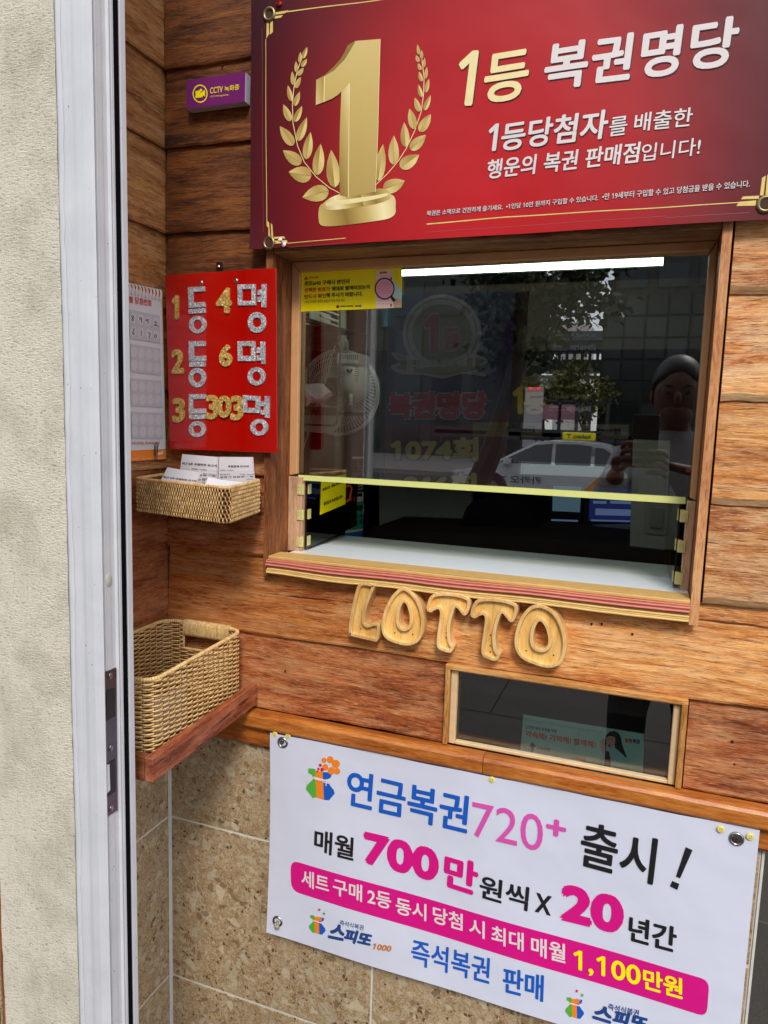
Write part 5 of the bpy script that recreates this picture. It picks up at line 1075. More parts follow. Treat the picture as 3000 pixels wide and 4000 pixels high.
lp = thing('slip_bundle', 'white and pink lottery slips lying inside the wicker basket, glimpsed through its weave', 'slips', (0.12, -.2, 1.0))
for i in range(5): x = .168 - .004 * i; MB().prism([(x, -.255 + .01 * i, 1.0), (x, -.18, 1.0), (x - .004, -.17, 1.068 - .003 * i), (x - .004, -.25, 1.062)], (-.0006, 0, 0)).build('slip', M['p_pinkl'] if i == 2 else M['white_paper'], lp)

# ================================================================== INSIDE THE KIOSK
lt = thing('ceiling_light', 'lit fluorescent batten just inside the top of the serving window', 'light', (0.6, 0.22, 1.79))
MB().box((0.24, 0.20, 1.7735), (0.8355, 0.238, 1.8010)).build('diffuser', M['lamp'], lt)
MB().box((0.235, 0.198, 1.8015), (0.84, 0.241, 1.818)).build('housing', M['off_white'], lt)
MB().box((-0.30, 0.50, 1.66), (1.05, 0.52, 1.80)).build('cross_board', plain('brown_board', srgb(64, 50, 36), .6)); tag(bpy.data.objects['cross_board'], 'brown board running across the top of the room behind the light', 'board')
def zi(x0, y0, x1, y1): return Zm(x0, y0, (x1 - x0) / 1659)
# black wire rack
rk = thing('wire_rack', 'black wire rack at the upper left inside the window holding boxes and a pink packet', 'rack', (0.2, 0.2, 1.45))
PK_ = PY(0.17); PKb = PY(0.27)
def wire(pts, r=.0019, pl=PK_, par=rk, mat='wire_black', nm='wire', za=zn): return MB().tube([pl.at(*za(*p)) for p in pts], r, 7).build(nm, M[mat], par, smooth=True)
wire([(547, 300), (548, 800), (550, 880), (525, 928), (480, 935), (60, 925)]); wire([(60, 945), (500, 955), (540, 980), (552, 1010), (535, 1500), (512, 1800), (480, 1832), (60, 1815)])
wire([(200, 300), (205, 1400), (190, 1900), (165, 1915), (60, 1895)], pl=PKb)
wire([(40, 745), (540, 785), (600, 795), (605, 820), (560, 838)], .003); wire([(40, 790), (540, 838)], .003); wire([(40, 905), (430, 900), (560, 835)], .0016)
for i in range(5): wire([(40, 815 + i * 17), (520 - i * 20, 838 + i * 13)], .0009)
for z_, yq in ((770, 0), (1660, 1)):
    a, b = PK_.at(*zn(40, z_)), PK_.at(*zn(560, z_ + (20 if not yq else 30)))
    for k in range(9): yy = .17 + .012 * k; MB().tube([(a.x - .1, yy, a.z), (b.x + .002 * k, yy, b.z)], .0012, 5).build('wire', M['wire_black'], rk)
    MB().tube([(b.x, .168, b.z), (b.x + .018, .268, b.z)], .0022, 6).build('wire', M['wire_black'], rk)
MB().prism([PK_.at(*zn(*p)) for p in ((40, 1652), (590, 1680), (580, 1722), (40, 1705))], (0, .10, 0)).build('shelf_tray', M['wire_black'], rk)
def item(name, label, cat, mb, mat, group=None): o = mb.build(name, M[mat] if isinstance(mat, str) else mat); return tag(o, label, cat, group)
item('notebook', 'thin brown notebook lying under the pink packet on the wire rack', 'notebook', MB().prism([PY(.18).at(*zn(*p)) for p in ((40, 1622), (505, 1634), (512, 1650), (270, 1664), (40, 1648))], (0, .07, 0)), plain('brown_cover', srgb(96, 70, 50), .6))
pk = thing('pink_packet', 'crumpled pale pink paper packet on the lower level of the wire rack', 'packet', PY(.18).at(*zn(200, 1600)))
q_ = lambda u, v, y: PY(y).at(*zn(u, v))
mbp = MB(); A = [q_(100, 1362, .16), q_(130, 1388, .15), q_(350, 1370, .17), q_(450, 1465, .175), q_(475, 1502, .18), q_(400, 1535, .185), q_(290, 1548, .16), q_(232, 1500, .15), q_(100, 1620, .16), q_(180, 1628, .145), q_(190, 1560, .142), q_(240, 1580, .17), q_(330, 1595, .18), q_(430, 1540, .19), q_(90, 1490, .22)]
mbp.add(A, [(0, 1, 9), (0, 9, 8), (1, 7, 10), (1, 10, 9), (7, 6, 11), (7, 11, 10), (10, 11, 9), (6, 5, 12), (6, 12, 11), (5, 13, 12), (14, 0, 8)], 0)
mbp.add(A, [(1, 2, 3), (1, 3, 6), (1, 6, 7), (3, 4, 5), (3, 5, 6)], 1); mbp.build('wrapper', [plain('packet_pink', srgb(236, 172, 178), .45), plain('packet_white', srgb(226, 214, 216), .4)], pk)
item('paper_tray', 'white curved tray hanging under the wire rack', 'tray', MB().prism([PY(.21).at(*zn(*p)) for p in ((40, 1718), (545, 1728), (545, 1790), (525, 1840), (480, 1885), (420, 1912), (330, 1912), (40, 1880))], (0, .004, 0)), 'off_white')
item('paper_stack', 'stack of white cartons behind the yellow notice on the wire rack', 'cartons', MB().box(q_(220, 560, .20), q_(345, 745, .30)).box(q_(345, 560, .19), q_(540, 652, .28)).box(q_(348, 656, .187), q_(538, 702, .28)).box(q_(345, 706, .19), q_(536, 756, .28)), 'off_white')
bx = thing('small_carton', 'small white carton with black lettering left of the white carton stack', 'box', q_(150, 740, .165)); bevel(MB().box(q_(60, 596, .165), q_(218, 700, .20)).build('carton', M['off_white'], bx), .002, 2)
mb = MB(); PB_ = PY(.1645); zp(mb, zn, PB_, [(176, 616), (214, 622), (212, 692), (174, 686)]); zp(mb, zn, PB_, [(130, 626), (168, 630), (166, 662), (128, 658)]); mb.build('lettering', M['ink'], bx); mb = MB(); tw(mb, zn, '500', PB_, 134, 163, 634, 654, .08, .0003, .0008); zp(mb, zn, PB_, [(186, 640), (200, 670), (196, 672), (182, 645)], .0008); mb.build('lettering', M['p_white'], bx)
bx2 = item('small_carton', 'second small white carton half hidden under the first at the left end of the rack', 'box', MB().box(q_(60, 706, .165), q_(222, 750, .20)), 'off_white')
# wall fan
fn = thing('electric_fan', 'pale grey electric fan seen from behind with round wire guard inside the window', 'fan', PY(.45).at(*zn(540, 1480)))
FYp = .47; fc = PY(FYp).at(*zn(545, 1478)); Rf = (PY(FYp).at(*zn(962, 1478)) - fc).length
M['fan'] = plain('fan_grey', srgb(206, 204, 198), .4, var=.02)
for rr_, yo, r in ((1.0, 0, .0042), (1.0, -.012, .0022), (.80, -.028, .0012), (.60, -.036, .0012), (.42, -.040, .0012)):
    MB().tube([fc + Vector((Rf * rr_ * math.cos(a), yo, Rf * rr_ * math.sin(a))) for a in [2 * PI * k / 56 for k in range(56)]], r, 6, closed=True).build('guard_ring', M['fan'], fn, smooth=True)
gw = None
for k in range(72):
    a0 = 2 * PI * k / 72; pts = [fc + Vector((Rf * f * math.cos(a0 + .45 * (1 - f)), -.004 - .036 * math.sqrt(max(0, 1 - f * f)) - (.004 if f < .5 else 0), Rf * f * math.sin(a0 + .45 * (1 - f)))) for f in (.34, .5, .65, .8, .92, 1.0)]
    MB().tube(pts, .0013, 4).build('guard_wire', M['fan'], fn)
for k in range(3):
    a0 = 2 * PI * k / 3 + .4; MB().add([fc + Vector((r * Rf * math.cos(a0 + t), .012 + .02 * (t - .5), r * Rf * math.sin(a0 + t))) for r in (.15, .5, .88) for t in (0, .35, .7, 1.1)], [(i * 4 + j, i * 4 + j + 1, i * 4 + j + 5, i * 4 + j + 4) for i in (0, 1) for j in (0, 1, 2)]).build('blade', plain('fan_blade', srgb(120, 124, 126), .3), fn)
hc = PY(.40).at(*zn(645, 1340)); hr_ = (PY(.40).at(*zn(810, 1340)) - hc).length
MB().ball(hc + Vector((0, .03, 0)), (hr_, .05, hr_ * 1.35), 28, 18).build('motor_housing', M['fan'], fn, smooth=True)
bevel(MB().box(PY(.385).at(*zn(500, 1045)), PY(.40).at(*zn(770, 1180)) + Vector((0, .06, 0))).build('motor_cap', M['fan'], fn), .006, 3)
sv = MB()
PS_ = Pl(hc + Vector((0, -.0215, 0)), (0, -1, 0))
for k in range(8):
    for (xa_, xb_) in ((548, 600), (698, 750)):
        w_ = 8 * abs(k - 3.5); zp(sv, zn, PS_, [(xa_ + w_ * .8, 1190 + k * 22 + (xa_ - 548) * .06), (xb_ - w_ * .3, 1190 + k * 22 + (xa_ - 548) * .06), (xb_ - w_ * .3, 1198 + k * 22 + (xa_ - 548) * .06), (xa_ + w_ * .8, 1198 + k * 22 + (xa_ - 548) * .06)], 0)
for k in range(9): zp(sv, zn, Pl((0, .3845, 0), (0, -1, 0)), [(565 + k * 21, 1062), (574 + k * 21, 1063), (573 + k * 21, 1110 + k * 2), (564 + k * 21, 1108 + k * 2)], 0)
disc(sv, zn, PS_, (650, 1234), 34, .0005, 0, .68)
sv.build('vent_slots', M['black'], fn)
MB().ball(PS_.at(*zn(650, 1228), .003), (.0035, .004, .0035), 10, 8).build('knob', M['off_white'], fn, smooth=True)
MB().tube([PY(.375).at(*zn(662, 1490)), PY(.37).at(*zn(665, 1590))], .0042, 10).ball(PY(.37).at(*zn(663, 1602)), (.0068, .0068, .003), 12, 6).build('tilt_knob', M['fan'], fn, smooth=True)
MB().tube([PY(.43).at(*zn(560, 300)), PY(.43).at(*zn(575, 1080))], .011, 14).build('stem', M['off_white'], fn, smooth=True)
MB().ball(PY(.40).at(*zn(602, 965)), (.009, .008, .0145), 14, 10).build('joint', M['off_white'], fn, smooth=True); MB().ball(PY(.392).at(*zn(616, 965)), (.005, .004, .010), 12, 8).build('teal_cap', plain('teal', srgb(84, 158, 160), .4), fn, smooth=True)
item('power_cord', 'thin grey cord falling at an angle in front of the fan guard', 'cord', MB().tube([PY(.30).at(*zn(*p)) for p in ((498, 960), (455, 1080), (420, 1250), (385, 1370), (330, 1520), (240, 1800), (160, 2050), (100, 2200))], .0014, 6), 'off_white')
item('spray_can', 'pale blue spray can hanging behind the lower edge of the yellow notice', 'can', MB().tube([PY(.5).at(*zn(1110, 480)), PY(.5).at(*zn(1108, 775))], .026, 20), plain('can_blue', srgb(96, 150, 170), .35))
# lottery ticket cards
z2d = z2b; PCk = PY(.42); tkh = thing('ticket_holder', 'clear acrylic holder of colourful scratch tickets inside the left side of the opening', 'ticket holder', PCk.at(*z2d(1100, 1650)))
for nm, q, mt in (('navy_ticket', [(985, 335), (1180, 340), (1172, 885), (1000, 885)], 'p_navy'), ('white_ticket', [(1040, 905), (1170, 892), (1165, 1035), (1035, 1050)], 'p_grey_ll'), ('green_ticket', [(895, 1070), (1163, 1038), (1158, 1470), (880, 1500)], plain('ticket_green', srgb(44, 160, 132), .35)), ('white_ticket', [(880, 1500), (1158, 1455), (1156, 1500), (878, 1542)], 'p_grey_ll'), ('blue_ticket', [(868, 1548), (1150, 1505), (1150, 1720), (868, 1720)], plain('ticket_blue', srgb(20, 110, 176), .35))):
    MB().prism([PCk.at(*z2d(*p)) for p in q], (0, .001, 0)).build(nm, M[mt] if isinstance(mt, str) else mt, tkh)
mb = MB(); mb2 = MB(); PCl = PY(.4195)
tw(mb, z2d, '=500,000,000', PCl, 935, 1160, 1105, 1205, -.06, .0006); zp(mb, z2d, PCl, [(1044, 915), (1148, 905), (1147, 960), (1044, 968)])
for c_ in ((950, 1310), (1042, 1275), (1084, 1275), (1042, 1370), (1084, 1370)): ring(mb, z2d, PCl, c_, 24, 18, ry=1.3)
zp(mb, z2d, PCl, [(1118, 1240), (1145, 1236), (1143, 1290), (1117, 1294)]); zp(mb, z2d, PCl, [(1116, 1320), (1142, 1316), (1140, 1390), (1115, 1396)]); mb.build('lettering', M['ink'], tkh)
zp(mb2, z2d, PCl, [(980, 338), (1178, 336), (1170, 372), (995, 372)]); zp(mb2, z2d, PCl, [(1052, 800), (1150, 788), (1148, 850), (1050, 862)]); 
for k in range(7): zp(mb2, z2d, PCl, [(1062, 400 + 36 * k), (1165, 405 + 36 * k), (1165, 410 + 36 * k), (1062, 405 + 36 * k)])
mb2.build('lettering', M['p_grey_ll'], tkh); mb = MB(); tw(mb, z2d, '802303', PCl, 1056, 1142, 806, 848, -.08, .0005, .001); mb.build('lettering', M['ink'], tkh)
fixnormals(MB().prism([PY(.41).at(*z2d(*p)) for p in ((1160, 200), (1228, 230), (1185, 1600), (1155, 1600))], (0, .003, 0)).build('acrylic_edge', M['clear'], tkh))
# room contents below and behind
z5b = Zm(1700, 1850, 1100 / 1659)
def slab3(name, label, cat, za, pts, y, dy, mat): return item(name, label, cat, MB().prism([PY(y).at(*za(*p)) for p in pts], (0, dy, 0)), mat)
cr = slab3('office_chair', 'black office chair back seen through the opening', 'chair', z5b, sl2([(150, 420), (155, 320), (170, 230), (215, 170), (290, 143), (380, 140), (470, 150), (530, 185), (575, 240), (600, 320), (610, 430)]), .75, .05, 'chair_black')
slab3('office_chair', 'second black chair back partly hidden behind the first chair', 'chair', z5b, sl2([(330, 420), (330, 200), (370, 135), (470, 110), (590, 118), (645, 160), (662, 230), (645, 300), (600, 380)]), .90, .05, 'chair_black')
def monitor(label, q, y, inner, smat, rows=()):
    t = thing('monitor', label, 'monitor', PY(y).at(*z5b(*q[3])), None); MB().prism([PY(y).at(*z5b(*p)) for p in q], (0, .03, 0)).build('bezel', M['black'], t)
    s_ = MB(); zp(s_, z5b, PY(y - .001), inner, 0); s_.build('screen', M[smat], t)
    if rows:
        s_ = MB(); [zp(s_, z5b, PY(y - .001), r, .0008) for r in rows]; s_.build('screen_rows', M['screen3'], t)
monitor('computer monitor with a pale cyan window behind the chairs', [(676, 60), (872, 70), (858, 305), (668, 300)], 1.2, [(694, 70), (862, 78), (852, 228), (690, 220)], 'screen', [[(684, 268), (842, 274), (840, 284), (682, 278)]])
monitor('lottery terminal monitor with a navy table on screen', [(885, 60), (1165, 72), (1158, 312), (872, 305)], 1.15, [(912, 80), (1162, 90), (1156, 290), (905, 280)], 'screen2', [[(945, 205), (1155, 212), (1154, 250), (942, 244)], [(930, 160), (1010, 162), (1010, 178), (930, 176)], [(1030, 158), (1158, 163), (1158, 180), (1030, 176)], [(918, 270), (1150, 276), (1150, 285), (918, 280)]])
monitor('narrow bluish monitor edge behind the right rim of the chair', [(640, 130), (680, 132), (665, 315), (625, 310)], 1.25, [(645, 178), (675, 180), (660, 305), (632, 300)], 'screen2')
tm = thing('ticket_printer', 'beige lottery printer with a round badge under the terminal monitor', 'printer', PY(1.0).at(*z5b(1000, 430))); bevel(fixnormals(MB().prism([PY(1.02).at(*z5b(*p)) for p in ((905, 330), (1152, 325), (1150, 432), (880, 400), (885, 360))], (0, .12, 0)).build('case', plain('beige_case', srgb(140, 138, 118), .5), tm)), .006, 2)
mb = MB(); ring(mb, z5b, PY(1.018), (1080, 352), 12, 8); mb.build('badge', M['steel'], tm)
cab = thing('white_cabinet', 'white painted column with a recessed switch plate right of the monitors', 'column', PY(.62).at(*z5b(1250, 470))); fixnormals(MB().prism([PY(.62).at(*z5b(*p)) for p in ((1165, -200), (1385, -190), (1358, 480), (1146, 430))], (0, .1, 0)).build('column', plain('column_white', srgb(150, 150, 142), .6), cab))
mb = MB(); mb.prism([PY(.617).at(*p) for p in rounded([(1232, 150), (1372, 160), (1362, 362), (1228, 352)], 14, z5b)], (0, .0028, 0)); mb.build('switch_plate', plain('plate_white', srgb(138, 138, 132), .5), cab)
mb = MB(); mb.prism([PY(.614).at(*p) for p in rounded([(1268, 198), (1345, 203), (1338, 322), (1260, 316)], 8, z5b)], (0, .0028, 0)); mb.build('switch_rocker', plain('rocker_white', srgb(128, 128, 122), .4), cab)
slab3('low_cabinet', 'dark brown desk front behind the counter across the room', 'desk', z5b, [(-400, 330), (640, 378), (1370, 458), (1415, 620), (-400, 620)], .60, .3, plain('desk_dark', srgb(40, 26, 20), .6))
slab3('room_panel', 'pale wall panel behind the chairs at the left of the room', 'panel', z5b, [(-330, -900), (215, -900), (215, 420), (-330, 420)], 1.5, .03, plain('panel_white', srgb(216, 218, 212), .7))

# prints on the inside of the pane: dark see-through poster and winner plates
zf = Zm(1500, 1100, 600 / 1561); FY_ = GY + .008; PF = PY(FY_)
pp = thing('window_poster', 'dim see-through poster of past first prize draws on the inside of the pane', 'poster', PF.at(*zf(600, 2000)))
def clampz(mb):
    mb.v = [(p[0], p[1], max(p[2], 1.3945)) for p in mb.v]; return mb
def fpoly(pts, off, mat, nm='print'): mb = MB(); zp(mb, zf, PF, pts, off); clampz(mb); return mb.build(nm, M[mat], pp)
fpoly([(45, 120), (1378, 95), (1320, 1050), (1310, 1260), (1050, 1440), (20, 1440)], 0, 'f_navy', 'poster_field'); fpoly([(20, 1440), (1050, 1440), (1310, 1260), (1270, 2120), (0, 2120)], 0, 'f_maroon', 'poster_field')
fpoly([(1378, 150), (1190, 590), (1330, 820)], .0002, 'f_purple', 'poster_shape')
mb = MB(); disc(mb, zf, PF, (590, 530), 402, .0004); mb.build('medal_rim', M['f_grey'], pp); mb = MB(); disc(mb, zf, PF, (588, 528), 365, .0006); mb.build('medal_groove', M['f_olive'], pp); mb = MB(); disc(mb, zf, PF, (590, 530), 350, .0008); mb.build('medal_ring', M['f_grey'], pp); mb = MB(); disc(mb, zf, PF, (590, 530), 302, .0010); mb.build('medal_face', M['f_olive'], pp)
mb = MB(); zp(mb, zf, PF, sl2([(75, 720), (190, 745), (300, 760), (560, 830), (800, 740), (960, 745), (1050, 790), (1045, 830), (975, 865), (1045, 960), (920, 950), (780, 940), (600, 985), (400, 950), (180, 940), (80, 890), (75, 850), (150, 820), (110, 780)]), .0012); mb.build('ribbon_outline', M['f_grey'], pp)
mb = MB(); zp(mb, zf, PF, [(100, 735), (230, 760), (230, 900), (130, 880), (170, 830)], .0014); zp(mb, zf, PF, [(300, 790), (560, 860), (810, 770), (900, 780), (900, 910), (620, 950), (300, 920)], .0014); zp(mb, zf, PF, [(930, 770), (1030, 800), (965, 860), (1030, 940), (930, 900)], .0014); mb.build('ribbon', M['f_olive'], pp)
def ftxt(s, x0, x1, yt, yb, mat, bold, off, slope=-.02, ol=None, obold=0):
    if ol:
        mb = MB(); tw(mb, zf, s, PF, x0 - 12, x1 + 12, yt - 12, yb + 12, slope, obold, off - .0006); clampz(mb).build('lettering_outline', M[ol], pp)
    mb = MB(); tw(mb, zf, s, PF, x0, x1, yt, yb, slope, bold, off); clampz(mb).build('lettering', M[mat], pp)
ftxt('1', 400, 552, 330, 735, 'f_red', .0035, .0026, 0, 'f_grey', .006); ftxt('등', 590, 780, 470, 705, 'f_red', .0028, .0026, -.02, 'f_grey', .0045)
ftxt('나눔로또 판교역점', 285, 845, 800, 890, 'f_grey', .0012, .0026, -.06)
ftxt('복권명당', 40, 1050, 1125, 1400, 'f_red', .0028, .0030, 0, 'f_grey', .0065)
ftxt('1074회', 60, 960, 1590, 1830, 'f_gold', .0026, .0036, 0, 'f_dark', .0065); ftxt('966회', 190, 940, 1950, 2180, 'f_gold', .0026, .0036, 0, 'f_dark', .0065)
pl_ = thing('winner_plates', 'dark wooden winner plates with gold first prize lettering behind the right half of the pane', 'plaque', PF.at(2130, 1900))
zg = Zm(2000, 1200, 600 / 1659); PG = PY(GY + .006)
def gp(pts, mat, off=0, nm='plate'): mb = MB(); zp(mb, zg, PG, pts, off); clampz(mb).build(nm, M[mat], pl_)
def gt(s, x0, x1, yt, yb, mat, b=.0006, off=.0006, slope=0, nm='lettering'): mb = MB(); tw(mb, zg, s, PG, x0, x1, yt, yb, slope, b, off); mb.build(nm, M[mat], pl_)
gp([(40, -160), (185, -170), (60, 1900), (20, 2000), (-70, 2000)], 'f_wood'); gp([(-420, 1240), (330, 1250), (320, 1405), (-430, 1390)], 'f_tan'); gp([(525, 1258), (1266, 1270), (1255, 1428), (522, 1405)], 'f_tan')
gt('1', 5, 115, 860, 1155, 'f_brass', .0022); gt('등', 122, 366, 920, 1160, 'f_brass', .0018, .0008); gt('1', 60, 165, 205, 480, 'f_olive', .0022); gt('등', 170, 420, 320, 480, 'f_olive', .0016, .0008)
gt('나눔로또 판교역점', 412, 850, 942, 984, 'f_grey', .0003); gt('나눔로또 판교역점', 470, 900, 282, 320, 'f_grey', .0003)
gt('Lotto', 403, 505, 1060, 1092, 'f_white', .0006); gt('(2021.06.05)', 392, 562, 1102, 1124, 'f_white', 0); gt('제966회', 580, 850, 1066, 1132, 'f_white', .0008); gt('Lotto', 445, 548, 406, 438, 'f_white', .0006); gt('(2023.07.01)', 437, 606, 450, 472, 'f_white', 0); gt('제1074회', 625, 905, 404, 468, 'f_white', .0008)
gt('나눔로또6/45', 600, 822, 1302, 1332, 'f_dark', .0001); gt('(2018.02.17)', 598, 824, 1348, 1376, 'f_dark', .0001); gt('제794회', 858, 1172, 1306, 1386, 'f_black', .0012); gt('제744회', -60, 246, 1285, 1350, 'f_black', .0012); gt('나눔로또6/45', -370, -110, 1285, 1312, 'f_dark', 0); gt('(2017.03.04)', -372, -108, 1328, 1354, 'f_dark', 0)
gp([(365, 770), (400, 800), (440, 850), (395, 892), (360, 860), (320, 890), (290, 850), (325, 810), (275, 790), (300, 735), (345, 760), (340, 700), (400, 690), (410, 740), (470, 740), (480, 790), (430, 810)], 'f_grey', .0004, 'clover')
zq = Zm(2000, 1200, 600 / 1659); rsn = thing('acrylic_strip', 'clear acrylic sign strip behind the pane brightly mirroring the street', 'strip', PY(GY + .012).at(2240, 1880)); PT = PY(GY + .016); mb = MB(); zp(mb, zq, PT, [(70, 1662), (1330, 1712), (1325, 1855), (66, 1800)], 0); mb.build('strip', M['mirror_strip'], rsn)
mb = MB(); zp(mb, zq, PT, [(66, 1660), (80, 1660), (76, 1806), (52, 1802)], .0006); mb.build('edge', flat('strip_orange', 236, 110, 20), rsn)
pnr = thing('push_pin', 'red push pin stuck sideways at the lower right edge of the window pane', 'push pin', PY(GY + .02).at(2695, 1838)); a, b = PY(GY + .004).at(2682, 1836), PY(GY + .004).at(2712, 1840); d_ab = b - a
MB().tube([a + d_ab * f for f in (0, .12, .25, .4, .7, .8, 1)], [.0040, .0042, .0024, .0020, .0024, .0044, .0040], 12).build('head', M['pin_red'], pnr, smooth=True)

# ================================================================== THE STREET OPPOSITE (seen mirrored in the panes)
def MR(u, v, y):                                         # where a thing mirrored at pixel (u, v) really stands, y metres beyond the glass
    p = W(u, v, y); return Vector((p.x, 2 * GY - y, p.z))
def text3(mb, s, o, U, V, bold=0.0, off=Vector((0, .004, 0))):
    vs, fs, _ = glyphs(s)
    for i, (a, b) in enumerate([(0, 0)] + ([(math.cos(k), math.sin(k)) for k in range(6)] if bold else [])):
        mb.add([o + off * (1 + i * .05) + U * x + V * y + U.normalized() * a * bold + V.normalized() * b * bold for x, y in vs], fs)
# taxi
M['car_white'] = plain('car_white', srgb(206, 208, 212), .2, var=.01, coat=.5); M['car_orange'] = plain('car_orange', srgb(238, 150, 20), .25, coat=.4); M['car_glass'] = plain('car_glass', (.01, .012, .014, 1), .05, spec=.8)
CG = -0.33; CX, CYn = -1.15, -15.0
tx = thing('taxi', 'white taxi with an orange stripe parked across the street, mirrored in the window pane', 'taxi', (CX, CYn - .9, CG))
side = [(-2.38, .35), (-2.36, .62), (-2.2, .72), (-1.55, .88), (-1.35, .93), (1.45, .98), (2.2, .93), (2.36, .85), (2.4, .5), (2.3, .3), (1.75, .26), (-1.9, .24)]
def loft(prof_, y0, y1, shrink, mat, name, zs=0):
    mb = MB(); n = len(prof_); cols = [(y0, shrink), (y0 - .12, 1.0), (y1 + .12, 1.0), (y1, shrink)]; cz_ = .6
    for y, s_ in cols: mb.v += [(CX + x * (1 if s_ == 1 else .985), y, CG + (cz_ + (z - cz_) * s_)) for x, z in prof_]
    for c_ in range(3):
        for i in range(n): j = (i + 1) % n; mb.f.append((c_ * n + i, c_ * n + j, (c_ + 1) * n + j, (c_ + 1) * n + i)); mb.m.append(0)
    mb.f += [tuple(range(n)), tuple(3 * n + i for i in range(n - 1, -1, -1))]; mb.m += [0, 0]
    return fixnormals(mb.build(name, mat, tx))
loft(side, CYn, CYn - 1.82, .93, M['car_white'], 'body')
roof = [(-1.42, .92), (-.55, 1.40), (-.15, 1.46), (.45, 1.47), (1.0, 1.41), (1.72, 1.0), (1.75, .95)]
mb = MB(); n = len(roof)
for y, ins_ in ((CYn - .04, 0), (CYn - .20, 1), (CYn - 1.62, 1), (CYn - 1.78, 0)):
    mb.v += [(CX + x, (y if z < 1.0 else (y - .14 if y > CYn - .9 else y + .14)), CG + z + (0.015 if ins_ else 0)) for x, z in roof]
for c_ in range(3):
    for i in range(n - 1): mb.f.append((c_ * n + i, c_ * n + i + 1, (c_ + 1) * n + i + 1, (c_ + 1) * n + i)); mb.m.append(0)
mb.f += [tuple(range(n)), tuple(3 * n + i for i in range(n - 1, -1, -1))]; mb.m += [0, 0]; mb.build('cabin', M['car_white'], tx)
for q in ([(-1.28, .95), (-.50, 1.36), (-.12, 1.40), (-.12, .96)], [(-.04, .96), (-.04, 1.40), (.42, 1.41), (.72, 1.38), (.72, .97)], [(.80, .97), (.80, 1.36), (.98, 1.34), (1.50, 1.02), (1.45, .98)]):
    MB().prism([(CX + x, CYn - .02 - .14 * (z - .92) / .5 + .012, CG + z) for x, z in q], (0, -.03, 0)).build('side_window', M['car_glass'], tx)
MB().prism([(CX + .55, CYn + .008, CG + .34), (CX + 1.05, CYn + .008, CG + .34), (CX + 1.75, CYn + .010, CG + .93), (CX + 1.1, CYn + .010, CG + .94)], (0, -.02, 0)).build('stripe', M['car_orange'], tx)
mb = MB(); text3(mb, '카카오 T', (lambda q: Vector((q.x + .02, CYn + .012, q.z)))(MR(2108, 1893, 15.1)), Vector((-.92, 0, 0)), Vector((0, 0, .17)), .004); mb.build('lettering', flat('taxi_grey', 90, 92, 96), tx)
bevel(MB().box((CX + .0, CYn - 1.0, CG + 1.49), (CX + .72, CYn - .8, CG + 1.66)).build('roof_sign', M['p_yellow'], tx), .02, 2)
mb = MB(); text3(mb, 'kakao T', Vector((CX + .62, CYn - .8, CG + 1.53)), Vector((-.52, 0, 0)), Vector((0, 0, .09)), .004); mb.build('lettering', M['ink'], tx)
MB().prism([(CX - 2.36, CYn - .01, CG + .66), (CX - 2.1, CYn + .006, CG + .66), (CX - 2.05, CYn + .004, CG + .74), (CX - 2.3, CYn - .02, CG + .72)], (0, -.1, 0)).build('headlight', M['off_white'], tx)
MB().box((CX - 1.15, CYn + .02, CG + .93), (CX - .98, CYn + .16, CG + 1.05)).build('wing_mirror', M['car_white'], tx)
for wx in (-1.45, 1.4):
    w_ = MB().tube([(CX + wx, CYn + .01, CG + .33), (CX + wx, CYn - .2, CG + .33)], .33, 28).build('wheel', M['black'], tx); MB().tube([(CX + wx, CYn + .02, CG + .33), (CX + wx, CYn - .0, CG + .33)], .20, 20).build('rim', M['steel'], w_)
    MB().prism([(CX + wx + .40 * math.cos(a), CYn - .035, CG + .33 + .40 * math.sin(a)) for a in [PI * k / 12 for k in range(13)]], (0, .04, 0)).build('wheel_arch', M['black'], tx)
# buildings
def facade(name, label, x0, x1, y, z0, z1, nx, nz, pm, fm, depth=10, gap=.05, seed=1):
    t = thing(name, label, 'building', ((x0 + x1) / 2, y - depth / 2, 0)); MB().box((x0, y - depth, z0), (x1, y - .12, z1)).build('wall', fm, t); rr = random.Random(seed)
    for i in range(nx):
        for j in range(nz):
            a, b = x0 + (x1 - x0) * i / nx, x0 + (x1 - x0) * (i + 1) / nx; c, d = z0 + (z1 - z0) * j / nz, z0 + (z1 - z0) * (j + 1) / nz
            MB().box((a + gap, y - .12 + .001, c + gap), (b - gap, y - .06 + rr.uniform(0, .01), d - gap)).build('window', pm[rr.randrange(len(pm))], t)
    return t
gl_ = [plain('facade_glass_%d' % i, c, .12, var=.02, spec=.4) for i, c in enumerate([(.02, .026, .026, 1), (.03, .038, .036, 1), (.012, .016, .016, 1)])]; fm_ = plain('facade_frame', (.012, .012, .013, 1), .6); fm2 = plain('facade_stone', (.05, .045, .042, 1), .8)
b1 = MR(2340, 1500, 32); b1b = MR(2860, 1500, 32); zt_ = MR(2400, 1150, 32).z; zt2 = MR(2400, 1000, 34).z
facade('office_building', 'dark glass fronted building across the street, mirrored in the right half of the pane', b1.x, b1b.x + 6, b1.y, -.2, zt_, 13, 8, gl_, fm_, 4, .05, 3)
u0 = MR(2395, 1150, 38); facade('tower_building', 'taller dark building rising behind the glass fronted one', u0.x, u0.x + 26, u0.y, -.2, zt_ + 16, 14, 14, gl_, fm2, 10, .25, 5)
u1 = MR(1985, 1500, 33); facade('corner_building', 'dark multi storey building across the street on the left', u1.x - 40, u1.x, u1.y, -.2, 19, 20, 9, gl_, fm2, 10, .3, 7)
